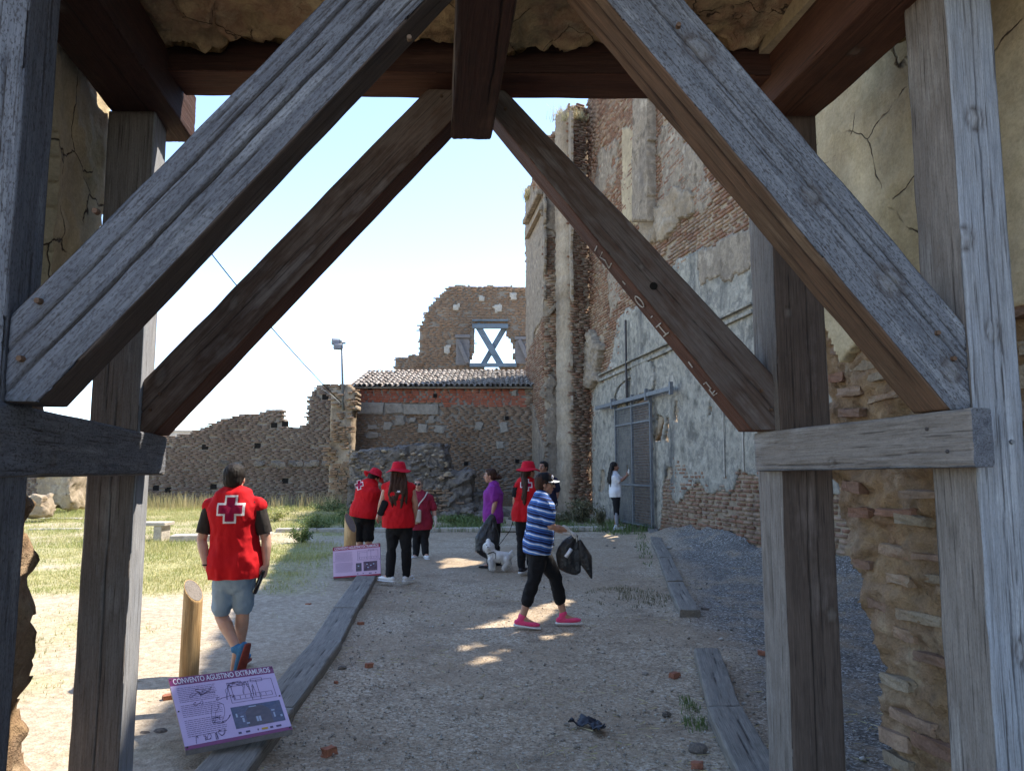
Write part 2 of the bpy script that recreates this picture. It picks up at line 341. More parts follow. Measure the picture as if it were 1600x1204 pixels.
def grass_density(x, y):
    left = np.clip((path_left(y) - 0.4 - x) / 0.8, 0, 1)
    b = fbm(x * 0.55, y * 0.9, 0, 31); b2 = fbm(x * 2.1, y * 2.1, 0, 32)
    band = np.interp(y, [3.5, 7.2, 8.6, 9.3, 10.2, 13.2, 14.5, 15.6, 16.6, 20, 24, 26], [0, 0.0, 0.12, 0.3, 0.75, 0.9, 0.8, 0.25, 0.5, 0.75, 0.95, 0.4])
    far_l = np.clip((-3.2 - x) / 1.2, 0, 1) * np.interp(y, [4.5, 6, 8, 10], [0.0, 0.38, 0.45, 0.3])
    d = left * np.clip(1.15 * (band + far_l) + 0.95 * b + 0.5 * b2 - 0.32, 0, 1) * (y > 4.5) * (y < 26)
    return np.clip(d, 0, 1)
ground()

def blades(name, pts, h, w, mat, label, cols=None, lean=0.4, parent=None, kind='stuff'):
    """every blade a bent, tapering strip of its own"""
    n = len(pts); pts = np.asarray(pts); h = np.asarray(h) * np.ones(n); a = RNG.uniform(0, 2 * np.pi, n); la = RNG.uniform(0, 2 * np.pi, n)
    l = RNG.uniform(0.05, lean, n) * h; s = np.stack([np.cos(a), np.sin(a), 0 * a], 1) * (w * RNG.uniform(0.6, 1.3, n))[:, None]
    L = np.stack([np.cos(la) * l, np.sin(la) * l, h], 1); mid = pts + L * np.array([0.35, 0.35, 0.6]); tip = pts + L
    V = np.stack([pts - s, pts + s, mid + s * 0.7, mid - s * 0.7, tip], 1).reshape(-1, 3); k = np.arange(n)[:, None] * 5
    Q = np.concatenate([k + [0, 1, 2], k + [0, 2, 3], k + [3, 2, 4]])
    me = mesh_np(name, V if parent is None else local(V, parent), Q); o = link(name, me, mat, parent)
    if parent is None: tag(o, label=label, kind=kind)
    return o
def grass_mat(name, cols, trans=0.25):
    m, nt, b = nodes_of(name); p = geo_pos(nt); n1 = noise_t(nt, p, 0.6, 4)
    a = nt.nodes.new('ShaderNodeMix'); a.data_type = 'FLOAT'; a.inputs[0].default_value = 0.5
    nt.links.new(ramp(nt, n1, 0.35, 0.65), a.inputs[2]); nt.links.new(rnd(nt), a.inputs[3])
    c = rampc(nt, a.outputs[0], [(i / (len(cols) - 1), x) for i, x in enumerate(cols)])
    nt.links.new(c, b.inputs['Base Color']); b.inputs['Roughness'].default_value = 0.6
    tr = nt.nodes.new('ShaderNodeBsdfTranslucent'); nt.links.new(c, tr.inputs[0]); mx = nt.nodes.new('ShaderNodeMixShader'); mx.inputs[0].default_value = trans
    nt.links.new(b.outputs[0], mx.inputs[1]); nt.links.new(tr.outputs[0], mx.inputs[2]); nt.links.new(mx.outputs[0], nt.nodes['Material Output'].inputs[0])
    return m
G_FIELD = grass_mat('field_grass', [(0.16, 0.22, 0.045), (0.25, 0.30, 0.075), (0.37, 0.37, 0.13), (0.52, 0.46, 0.22), (0.19, 0.25, 0.06)])
G_DRY = grass_mat('dry_grass', [(0.42, 0.34, 0.17), (0.50, 0.42, 0.22), (0.24, 0.24, 0.09)])
G_GREEN = grass_mat('weed_green', [(0.05, 0.09, 0.02), (0.09, 0.14, 0.035), (0.14, 0.19, 0.06), (0.20, 0.22, 0.09)])
G_DULL = grass_mat('dull_shrub_leaf', [(0.06, 0.075, 0.03), (0.10, 0.11, 0.05), (0.17, 0.14, 0.08), (0.11, 0.12, 0.06)])
def field_grass():
    n = 520000; y = 5 + 20 * RNG.random(n) ** 0.8; x = RNG.uniform(-1, 0, n) * (0.70 * y + 0.6)
    d = grass_density(x, y); k = RNG.random(n) < d ** 1.3 * 0.62; x, y = x[k], y[k]
    tall = np.clip(fbm(x * 1.1, y * 1.1, 0, 44) + 0.4, 0.1, 1.2)
    h = (0.022 + 0.07 * RNG.random(len(x)) ** 2.5) * (0.4 + tall) * np.interp(y, [5, 9, 15, 25], [0.7, 0.8, 1.3, 1.6])
    P = np.stack([x, y, gz(x, y) + 0.015], 1); w = 0.0035
    blades('field_grass', P, h, w, G_FIELD, 'patchy green and straw coloured grass growing over the left field', lean=0.9)
    # tall dry stems along the foot of the far wall
    n = 5000; x = RNG.uniform(-15, -4.5, n); y = 24.9 - RNG.random(n) ** 1.5 * 1.6
    k = fbm(x * 1.5, y, 0, 8) > -0.15; x, y = x[k], y[k]
    blades('dry_stems', np.stack([x, y, gz(x, y)], 1), RNG.uniform(0.2, 0.6, len(x)), 0.006, G_DRY, 'tall straw coloured stems along the foot of the far left wall', lean=0.3)
    # low growth on the far side of the path
    n = 16000; x = RNG.uniform(-5, 3.2, n); y = RNG.uniform(17.2, 20.5, n); k = fbm(x * 1.2, y * 1.2, 0, 9) > 0.0; x, y = x[k], y[k]
    blades('path_edge_weeds', np.stack([x, y, gz(x, y)], 1), RNG.uniform(0.05, 0.22, len(x)), 0.006, G_GREEN, 'low dark green weeds in the shade beyond the end of the path', lean=0.8)
field_grass()
def patch(cx, cy, rx, ry, n, hlo, hhi, mat, name, label, w=0.004, lean=0.8, rot=0):
    r = np.sqrt(RNG.random(n)); t = RNG.uniform(0, 2 * np.pi, n); u, v = r * np.cos(t) * rx, r * np.sin(t) * ry
    x = cx + u * math.cos(rot) - v * math.sin(rot); y = cy + u * math.sin(rot) + v * math.cos(rot)
    k = fbm(x * 7, y * 5, 0, int(cx * 10) + 50) > -0.1; x, y, r = x[k], y[k], r[k]
    return blades(name, np.stack([x, y, gz(x, y)], 1), RNG.uniform(hlo, hhi, len(x)) * (1.15 - 0.6 * r), w, mat, label, lean=lean)
patch(1.22, 5.35, 0.09, 0.45, 420, 0.02, 0.09, G_GREEN, 'grass_tuft', 'green grass growing along the left edge of the near right sleeper', 0.003, rot=-0.1)
patch(1.45, 9.6, 0.55, 0.7, 900, 0.02, 0.09, G_DULL, 'ground_weeds', 'sparse dull weeds in the gravel behind the striped shirt walker', 0.004)
patch(2.42, 14.2, 0.14, 2.1, 420, 0.02, 0.11, G_GREEN, 'sleeper_weeds', 'weeds along the left edge of the far right sleepers', 0.005, rot=-0.14)
patch(2.5, 16.9, 0.5, 0.5, 500, 0.03, 0.12, G_GREEN, 'sunlit_weeds', 'thin weeds on the sunlit patch near the gate', 0.005)

def pebbles():
    n = 42000; y = 3.6 + 8.5 * RNG.random(n) ** 1.5; x = RNG.uniform(-0.75, 0.62, n) * y
    k = grass_density(x, y) < 0.5; x, y = x[k], y[k]; n = len(x)
    r = 0.0026 + 0.006 * RNG.random(n) ** 4 + 0.014 * RNG.random(n) ** 40
    base = np.array([[1, 0, 0], [-1, 0, 0], [0, 1, 0], [0, -1, 0], [0, 0, 0.7], [0, 0, -0.7]], float)
    Fb = np.array([[0, 2, 4], [2, 1, 4], [1, 3, 4], [3, 0, 4], [2, 0, 5], [1, 2, 5], [3, 1, 5], [0, 3, 5]])
    sc_ = RNG.uniform(0.7, 1.4, (n, 1, 3)); a = RNG.uniform(0, 6.28, n); ca, sa = np.cos(a), np.sin(a)
    B = base[None] * sc_ * r[:, None, None]
    B = np.stack([B[..., 0] * ca[:, None] - B[..., 1] * sa[:, None], B[..., 0] * sa[:, None] + B[..., 1] * ca[:, None], B[..., 2]], -1)
    V = B + np.stack([x, y, gz(x, y) + r * 0.3], 1)[:, None, :] + np.array([0, 0, 0.004])
    Fc = (np.arange(n)[:, None, None] * 6 + Fb[None]).reshape(-1, 3)
    m = masonry('pebble_stone', [(0.16, 0.14, 0.125), (0.28, 0.25, 0.21), (0.40, 0.37, 0.32), (0.55, 0.52, 0.47)], stain=0)
    tag(link('pebbles', mesh_np('pebbles', V.reshape(-1, 3), Fc), m), 'small loose pebbles scattered over the gravel path', kind='stuff')
pebbles()
def litter():
    # straw, twigs and dead leaves lying about
    n = 2600; y = 3.7 + 9 * RNG.random(n) ** 1.3; x = RNG.uniform(-0.7, 0.6, n) * y; k = fbm(x * 1.2, y * 1.2, 0, 71) > 0.05; x, y = x[k], y[k]; n = len(x)
    a = RNG.uniform(0, 6.28, n); l = RNG.uniform(.012, .06, n); d = np.stack([np.cos(a) * l, np.sin(a) * l, 0 * a], 1); s = np.stack([-np.sin(a), np.cos(a), 0 * a], 1) * .0016; z = np.stack([x, y, gz(x, y) + .014], 1)
    V = np.stack([z - d - s, z + d - s, z + d + s + [0, 0, .006], z - d + s], 1).reshape(-1, 3)
    tag(link('straw_litter', mesh_np('straw_litter', V, np.arange(n * 4).reshape(-1, 4)), G_DRY), 'bits of straw and twigs lying scattered over the path', kind='stuff')
litter()
# ------------------------------------------------------------------ masonry builder
_fs = [0]
class Facet:
    """one flat stretch of wall seen from the courtyard: plan points P0 -> P1, outward side towards the viewer"""
    def __init__(s, root, P0, P1):
        s.root = root; s.P0 = Vector((P0[0], P0[1], 0)); d = Vector((P1[0], P1[1], 0)) - s.P0; s.len = d.length; s.U = d.normalized()
        n = Vector((s.U.y, -s.U.x, 0))
        if n.dot(Vector((0, 0, 0)) - s.P0) < 0: n = -n
        s.N = n; _fs[0] += 1; s.seed = _fs[0] * 13
    def uz(s, px, py):
        p = hit_plane(px, py, s.P0, s.N); return ((p - s.P0).dot(s.U), p.z)
    def poly(s, L): return [s.uz(*q) for q in L]
    def pt(s, u, z, o):
        u = np.asarray(u, float)[..., None]; z = np.asarray(z, float)[..., None]; o = (np.zeros_like(u) + np.asarray(o, float)[..., None])
        return np.array(s.P0) + u * np.array(s.U) + o * np.array(s.N) + z * np.array([0, 0, 1.0])
    def solid(s, name, u0, u1, z0, z1, cell, inside, front, back, mat, jit=0.3, back_faces=True, smooth=False, rnoise=0.0, shear=None):
        nu = max(2, int(round((u1 - u0) / cell))); nz = max(2, int(round((z1 - z0) / cell)))
        us = np.linspace(u0, u1, nu + 1); zs = np.linspace(z0, z1, nz + 1); Uc, Zc = np.meshgrid(us, zs)
        ju = jit * cell * vn(Uc * 91.7, Zc * 83.1, 0, s.seed); jz = jit * cell * vn(Uc * 77.3, Zc * 95.9, 5, s.seed)
        cu, cz = (us[:-1] + us[1:]) / 2, (zs[:-1] + zs[1:]) / 2; CU, CZ = np.meshgrid(cu, cz)
        qu = CU + rnoise * fbm(CU * 2.2, CZ * 2.2, 0, s.seed + 3) ; qz = CZ + rnoise * fbm(CU * 2.2, CZ * 2.2, 9, s.seed + 4)
        ins = inside(qu, qz)
        fo = front(Uc, Zc); Vf = s.pt(Uc + ju, Zc + jz, fo).reshape(-1, 3); Vb = (s.pt(Uc + ju, Zc + jz, back) if shear is None else s.pt(Uc + ju, Zc + jz, fo) + np.array(shear)).reshape(-1, 3)
        nv = len(Vf); J, I = np.nonzero(ins); a = J * (nu + 1) + I; q = [a, a + 1, a + nu + 2, a + nu + 1]
        Q = [np.stack(q, 1)]
        if back_faces: Q.append(np.stack([q[0] + nv, q[3] + nv, q[2] + nv, q[1] + nv], 1))
        pad = np.pad(ins, 1)
        for dj, di, e in ((-1, 0, (0, 1)), (0, 1, (1, 2)), (1, 0, (2, 3)), (0, -1, (3, 0))):
            nb = pad[J + 1 + dj, I + 1 + di]; k = ~nb
            A, B = q[e[0]][k], q[e[1]][k]; Q.append(np.stack([A, A + nv, B + nv, B], 1))
        Q = np.concatenate(Q); V = np.concatenate([Vf, Vb]); used, inv = np.unique(Q.ravel(), return_inverse=True)
        me = mesh_np(name, local(V[used], s.root), inv.reshape(-1, 4), smooth)
        return link(name, me, mat, s.root)
    def bricks(s, u0, u1, z0, z1, mask, mat, L=0.27, h=0.047, course=0.068, depth=0.06, proud=0.012, single=300, miss=0.03, tilt=0.0, joint=0.02, name='brick', under=None):
        rows = np.arange(z0, z1, course); R = []
        for k, z in enumerate(rows):
            off = RNG.random() * L
            u = np.arange(u0 - L, u1 + L, L) + off; half = RNG.random(len(u)) < 0.25
            R.append(np.stack([u, np.full(len(u), z), np.where(half, (L - joint) * 0.55, L - joint)], 1))
        R = np.concatenate(R); R[:, 0] += RNG.uniform(-0.015, 0.015, len(R)); R[:, 1] += 0.5 * h + 0.008 * vn(R[:, 0] * 0.8, R[:, 1] * 4, 0, s.seed)
        ln = R[:, 2] * RNG.uniform(0.88, 1.0, len(R)); hh = h * RNG.uniform(0.8, 1.1, len(R))
        k = mask(R[:, 0], R[:, 1]) & (RNG.random(len(R)) > miss) & (R[:, 0] > u0) & (R[:, 0] < u1); R, ln, hh = R[k], ln[k], hh[k]
        if len(R) == 0: return
        base = 0.0 if under is None else under(R[:, 0], R[:, 1])
        o = base + proud * (0.2 + RNG.random(len(R))) + 0.5 * proud * fbm(R[:, 0], R[:, 1], 0, s.seed + 1)
        c = s.pt(R[:, 0], R[:, 1], o); vis = []
        dv = c - np.array([0, 0, CAMZ]); dc = dv[:, 1] * CP + dv[:, 2] * SP; sx = 800 + F * dv[:, 0] / dc; sy = 602 - F * (dv[:, 2] * CP - dv[:, 1] * SP) / dc
        inview = (dc > 0.3) & (sx > 0) & (sx < 1600) & (sy > 0) & (sy < 1204)
        order = np.argsort(np.where(inview, dc, 1e6)); ns = min(single, int(inview.sum())); one = order[:ns]; rest = order[ns:]
        U, N, Z = np.array(s.U), np.array(s.N), np.array([0, 0, 1.0])
        if ns:
            bme = bpy.data.meshes.get('brick_' + mat.name)
            if bme is None:
                bm = bmesh.new(); box(bm, (0, 0, 0), (1, 1, 1)); rg = random.Random(3)
                bmesh.ops.bevel(bm, geom=[e for e in bm.edges if abs(e.verts[0].co.y - e.verts[1].co.y) < .1 and e.verts[0].co.y < 0], offset=0.04, segments=1, affect='EDGES')
                bme = bpy.data.meshes.new('brick_' + mat.name); bm.to_mesh(bme); bm.free(); bme.materials.append(mat)
            rl = np.array(s.root.location)
            for i in one:
                b = bpy.data.objects.new(name, bme); scene.collection.objects.link(b); b.parent = s.root
                X = U * ln[i]; Yv = -N * depth; M4 = Matrix(((X[0], Yv[0], 0, 0), (X[1], Yv[1], 0, 0), (0, 0, hh[i], 0), (0, 0, 0, 1)))
                p = c[i] - N * (depth / 2 - 0.0) - rl
                M4.translation = Vector(p); b.matrix_local = M4
        if len(rest):
            n = len(rest); cc, l, g = c[rest], ln[rest], hh[rest]; t = RNG.uniform(-0.02, 0.02, n)
            cr = []
            for (a, b_, d) in ((-1, -1, 0), (1, -1, 0), (1, 1, 0), (-1, 1, 0), (-1, -1, 1), (1, -1, 1), (1, 1, 1), (-1, 1, 1)):
                ja = RNG.uniform(-0.006, 0.006, (n, 1))
                cr.append(cc + U * ((a * l / 2)[:, None] + ja) + Z * ((b_ * g / 2 + a * t * l / 2)[:, None]) - N * (depth * d))
            V = np.stack(cr, 1).reshape(-1, 3); Fb = np.array([[0, 1, 2, 3], [0, 4, 5, 1], [1, 5, 6, 2], [2, 6, 7, 3], [3, 7, 4, 0]])
            Fc = (np.arange(n)[:, None, None] * 8 + Fb[None]).reshape(-1, 4)
            tag(link('brickwork', mesh_np('brickwork', local(V, s.root), Fc), mat, s.root), kind='stuff')
    def slab(s, name, px, off, thick, mat, cell=0.06, rough=0.012, rnoise=0.1, holes=()):
        """plaster or stone lying proud of the wall inside a pixel polygon"""
        P = s.poly(px); H = [s.poly(h) for h in holes]; us = [p[0] for p in P]; zs = [p[1] for p in P]
        def ins(u, z):
            r = inpoly(u, z, P)
            for h in H: r &= ~inpoly(u, z, h)
            return r
        fr = lambda u, z: off + thick + rough * fbm(u * 3, z * 3, 0, s.seed + 7) + rough * 0.5 * fbm(u * 14, z * 14, 0, s.seed + 8)
        return s.solid(name, min(us) - .2, max(us) + .2, min(zs) - .2, max(zs) + .2, cell, ins, fr, off - 0.05, mat, back_faces=False, rnoise=rnoise)
    def band(s, name, a, b, h, off, depth, mat, parts=1):
        """a moulding or timber running along the wall between two pixels"""
        (u0, z0), (u1, z1) = s.uz(*a), s.uz(*b); bm = bmesh.new()
        p0, p1 = Vector(s.pt(u0, z0, off + depth / 2)), Vector(s.pt(u1, z1, off + depth / 2)); d = p1 - p0
        R = Matrix((d.normalized(), s.N, d.normalized().cross(s.N))).transposed()
        box(bm, (p0 + p1) / 2, (d.length, depth, h), R, bev=min(h, depth) * 0.15)
        return bm_obj(name, bm, mat, s.root)

def XY(px, Y): return ((px - 800) / F * Y, Y)
def flat(o): return lambda u, z: o + 0 * u
def rough(o, a, f, seed=0): return lambda u, z: o + a * fbm(u * f, z * f, 0, seed) + 0.35 * a * fbm(u * f * 5, z * f * 5, 0, seed + 2)

# ------------------------------------------------------------------ the tall church wall on the right
def church_wall():
    root = thing('ruined_church_wall', (2.6, 20.7, 0.3), 'towering ruined brick church wall with grey plaster along the right side', 'wall')
    YN, YF = -9.0, 22.3  # unseen stretch behind the camera added for its shadow on the ground
    m = Facet(root, (wallX(YN), YN), (wallX(YF), YF)); H = 13.0
    # openings added, mostly out of sight, outlined back from the sun spots on the gravel
    # the wall depth is slanted along the sun so they pass it through
    spot_holes = []
    for L in LIGHT_SPOTS:
        q = []
        for (px, py) in L:
            g = ongnd(px, py); t = (m.P0 - g).dot(m.N) / sdir.dot(m.N); p = g + sdir * t; q.append(((p - m.P0).dot(m.U), p.z))
        spot_holes.append(q)
    def hole(u, z):
        r = np.zeros(np.shape(u), bool)
        for q in spot_holes: r |= inpoly(u, z, q)
        return r
    gate = m.poly([(962, 640), (1018, 618), (1022, 840), (962, 840)])
    def ins(u, z):
        top = H + 0.25 * fbm(u * 0.8, 0 * u, 0, 5) + 0.12 * fbm(u * 5, 0 * u, 0, 6)
        return (z < top) & ~hole(u, z)
    m.solid('wall_core', 0, m.len, -0.6, H + 0.8, 0.09, ins, rough(-0.03, 0.03, 1.3, 4), -0.9, MORTAR, rnoise=0.03, shear=sdir * (0.6 / abs(sdir.dot(m.N))))
    bmsk = lambda u, z: ins(u, z) & ~inpoly(u, z, gate) & ~(inpoly(u, z, P1c)) & (fbm(u * 1.5, z * 1.5, 0, 77) < 0.5)
    P1 = [(926, 830), (926, 600), (945, 585), (958, 560), (965, 500), (985, 478), (1010, 474), (1040, 440), (1060, 400), (1120, 385), (1190, 355), (1330, 300),
          (1330, 760), (1262, 768), (1240, 745), (1215, 772), (1205, 800), (1196, 770), (1185, 742), (1158, 734), (1140, 775), (1133, 765), (1105, 772), (1090, 752), (1075, 765), (1060, 790), (1048, 770), (1052, 735), (1045, 728), (1036, 772), (1030, 845)]
    P1c = m.poly([(930, 820), (930, 610), (968, 572), (980, 495), (1010, 490), (1065, 415), (1190, 380), (1320, 330), (1320, 740), (1215, 740), (1160, 725), (1130, 745), (1085, 735), (1050, 715), (1034, 760), (1028, 820)])
    m.bricks(9.6, m.len, 0.1, H, bmsk, BRICK_R, L=0.29, h=0.05, course=0.078, single=300, proud=0.014)
    m.slab('plaster', P1, 0.0, 0.014, PLASTER_G, cell=0.05, rough=0.02, rnoise=0.16, holes=[[(962, 640), (1018, 618), (1022, 840), (962, 840)], [(936, 770), (946, 768), (946, 735), (938, 738)], [(1040, 690), (1046, 688), (1047, 655), (1041, 650)], [(1054, 660), (1060, 655), (1062, 620), (1055, 625)], [(1105, 660), (1112, 650), (1110, 630)], [(1020, 690), (1035, 690), (1037, 655), (1028, 650)]])
    # patches of plaster left on the upper brickwork
    m.slab('plaster', [(972, 350), (972, 203), (1000, 190), (1000, 350)], 0.0, 0.015, PLASTER_O, 0.06, rnoise=0.12)
    m.slab('plaster', [(940, 300), (925, 285), (935, 240), (968, 200), (960, 260), (958, 300)], 0.0, 0.012, PLASTER_T, 0.06, rnoise=0.5)
    m.slab('plaster', [(1030, 330), (1030, 195), (1060, 190), (1100, 260), (1075, 310)], 0.0, 0.012, PLASTER_T, 0.06, rnoise=0.5)
    m.slab('plaster', [(1070, 345), (1062, 240), (1090, 230), (1120, 290), (1110, 330)], 0.0, 0.012, PLASTER_T, 0.06, rnoise=0.6)
    m.slab('plaster', [(950, 500), (945, 380), (985, 350), (990, 430)], 0.0, 0.012, PLASTER_T, 0.06, rnoise=0.5)
    m.slab('plaster', [(1095, 440), (1092, 395), (1190, 350), (1192, 420)], 0.014, 0.02, PLASTER_T, 0.06, rnoise=0.2)
    m.slab('pilaster', [(1001, 345), (1001, 140), (1025, 140), (1025, 345)], 0.0, 0.22, PLASTER_T, 0.06, rough=0.03, rnoise=0.06)
    m.slab('broken_cornice', [(1002, 385), (1002, 335), (1060, 300), (1085, 300), (1088, 335), (1035, 372)], 0.0, 0.08, MORTAR, 0.05, rough=0.10, rnoise=0.25)
    m.slab('broken_cornice', [(916, 605), (914, 560), (930, 520), (945, 540), (938, 580), (940, 600)], 0.0, 0.2, PLASTER_T, 0.05, rough=0.16, rnoise=0.2)
    # string course and arch mouldings above the gate
    for a, b, h, d in (((940, 594), (1045, 548), 0.08, 0.05), ((940, 586), (1045, 538), 0.04, 0.08), ((1045, 548), (1180, 486), 0.07, 0.05), ((1045, 538), (1180, 474), 0.04, 0.07)):
        m.band('cornice', a, b, h, 0.03, d, PLASTER_G)
    arc = [(962, 636), (963, 618), (968, 604), (978, 594), (988, 588)]
    for a, b in zip(arc[:-1], arc[1:]): m.band('arch_moulding', a, b, 0.05, 0.03, 0.04, PLASTER_G)
    m.slab('panel', [(990, 622), (990, 566), (1008, 560), (1022, 568), (1026, 590), (1022, 610)], 0.036, 0.03, PLASTER_G, 0.05, rough=0.01, rnoise=0.03)
    m.slab('panel', [(966, 634), (967, 616), (974, 602), (984, 594), (984, 627)], 0.036, 0.03, PLASTER_G, 0.05, rough=0.01, rnoise=0.03)
    for px in (1135, 1165): m.band('plaster_seam', (px, 745 - (px - 1135) * .3), (px - 4, 590), 0.03, 0.032, 0.012, LIMESTONE)
    # bricked-up doorway behind the gate
    m.slab('plaster', [(962, 840), (962, 642), (988, 631), (988, 840)], -0.02, 0.05, PLASTER_G, 0.06, rnoise=0.02)
    gm = m.poly([(989, 838), (989, 632), (1019, 620), (1021, 838)])
    m.bricks(9.6, m.len, 0.1, 4.6, lambda u, z: inpoly(u, z, gm), BRICK_O, L=0.28, h=0.05, course=0.075, single=0, proud=0.02)
    m.band('drain_pipe', (985, 634), (983, 500), 0.05, 0.07, 0.05, IRON)
    # projecting pier at the far end, stepped in plan
    pts = [XY(925, 22.35), XY(893, 22.0), XY(882, 23.6), XY(851, 23.6), XY(822, 27.5)]
    tops = [12.6, 12.9, 12.7, 12.3, 11.4]
    cover = [  # px polygons of plaster on each facet
        [],
        [[(882, 420), (882, 180), (893, 180), (893, 470)], [(884, 640), (884, 520), (892, 520), (893, 640)]],
        [[(851, 360), (851, 320), (882, 260), (882, 380), (866, 372)], [(870, 470), (868, 395), (880, 395), (882, 470)], [(852, 800), (852, 590), (872, 600), (878, 700), (876, 800)]],
        [[(822, 560), (822, 290), (851, 300), (851, 490), (838, 520)], [(822, 760), (824, 600), (836, 640), (850, 700), (850, 800), (824, 800)]],
    ]
    for k in range(4):
        f = Facet(root, pts[k], pts[k + 1]); t = (tops[k] + tops[k + 1]) / 2
        i2 = lambda u, z, t=t: z < t + 0.3 * fbm(u * 1.7, 0 * u, 0, k + 60)
        f.solid('wall_core', 0 if k % 2 == 0 else 0.42, f.len, -0.2, t + 0.7, 0.1, i2, rough(-0.03, 0.010, 1.5, 14 + k), -0.8, MORTAR)
        cv = [f.poly(p) for p in cover[k]]
        def bm_(u, z, i2=i2, cv=cv):
            r = i2(u, z)
            for c in cv: r &= ~inpoly(u, z, c)
            return r
        f.bricks(0.02, f.len - 0.02, 0.3, t + 0.3, bm_, BRICK_R if k != 1 else BRICK_O, L=0.29, h=0.05, course=0.078, single=0, proud=0.022)
        for p in cover[k]: f.slab('plaster', p, 0.0, 0.02, PLASTER_T, 0.05, rough=0.012, rnoise=0.3)
    f = Facet(root, pts[2], pts[3]); f.band('ledge', (857, 492), (882, 462), 0.12, 0.03, 0.14, PLASTER_T)
    f = Facet(root, pts[3], pts[4]); f.band('ledge', (826, 348), (850, 300), 0.18, 0.03, 0.2, PLASTER_T); f.band('ledge', (827, 372), (850, 326), 0.09, 0.03, 0.14, PLASTER_T)
    return root
IRON = simple('dark_iron', (0.045, 0.045, 0.05), (0.08, 0.06, 0.05), 20, 0.6, 120, 0.001)
LIGHT_SPOTS = [[(716, 1001), (722, 986), (760, 972), (800, 957), (872, 936), (900, 938), (868, 955), (840, 972), (790, 992), (750, 999)], [(715, 1016), (720, 1008), (748, 1001), (750, 1006), (735, 1016)],
               [(719, 1044), (722, 1030), (778, 1022), (768, 1033), (742, 1042)], [(767, 1024), (772, 1015), (796, 1012), (790, 1021)], [(838, 998), (845, 990), (890, 988), (888, 995)],
               [(680, 878), (690, 873), (757, 866), (757, 870), (700, 879)], [(681, 887), (690, 880), (757, 871), (750, 880), (710, 888)], [(940, 838), (950, 832), (980, 834), (972, 843), (955, 845)]]
church_wall()

# ------------------------------------------------------------------ sliding mesh gate
def gate():
    g0 = ongnd(990, 822); X0 = wallX(18.6) - 0.14
    root = thing('mesh_gate', (wallX(18.4) - 0.15, 18.4, 0.3), 'tall grey metal mesh gate hanging from a rail on the plastered wall', 'gate')
    f = Facet(root, (wallX(15) - 0.12, 15), (wallX(21) - 0.10, 21))
    tl, tr, br, bl = f.uz(962, 643), f.uz(1016, 620), f.uz(1019, 828), f.uz(962, 818)
    u0, u1 = tr[0], tl[0]; zb, zt = 0.36, (tl[1] + tr[1]) / 2
    def bar(name, a, b, w, parent=root, o=0.0, d=None):
        bm = bmesh.new(); p, q = Vector(f.pt(a[0], a[1], o)), Vector(f.pt(b[0], b[1], o)); dd = q - p
        R = Matrix((dd.normalized(), f.N, dd.normalized().cross(f.N))).transposed(); box(bm, (p + q) / 2, (dd.length, d or w, w), R); return bm_obj(name, bm, GATE_M, parent)
    um = (u0 + u1) / 2
    for u in (u0, um, u1): bar('frame_post', (u, zb), (u, zt + 0.25), 0.06)
    for z in (zb + .03, zb + 0.95, zt - 0.45, zt - 0.03): bar('frame_rail', (u0 + .03, z), (u1 - .03, z), 0.045)
    ra, rb = f.uz(1055, 605), f.uz(936, 650); bar('sliding_rail', (ra[0], ra[1] - 0.02), (rb[0], ra[1] - 0.02), 0.09, o=0.08)
    for u in (ra[0], u0, u1): bar('rail_bracket', (u, ra[1] - 0.15), (u, ra[1] + 0.12), 0.07, o=0.10)
    bm = bmesh.new(); n = 0
    for u in np.arange(u0 + .06, u1 - .03, 0.062): box(bm, Vector(f.pt(u, (zb + zt) / 2, 0.0)), (0.009, 0.009, zt - zb - .06))
    for z in np.arange(zb + .08, zt - .05, 0.062):
        p, q = Vector(f.pt(u0, z, 0.008)), Vector(f.pt(u1, z, 0.008)); dd = (q - p); R = Matrix((dd.normalized(), f.N, Vector((0, 0, 1)))).transposed(); box(bm, (p + q) / 2, (dd.length, 0.008, 0.008), R)
    tag(bm_obj('wire_mesh', bm, GATE_M, root), kind='stuff')
GATE_M = simple('galvanised_grey', (0.13, 0.14, 0.15), (0.20, 0.205, 0.21), 15, 0.55, 90, 0.001, metal=0.3)
gate()

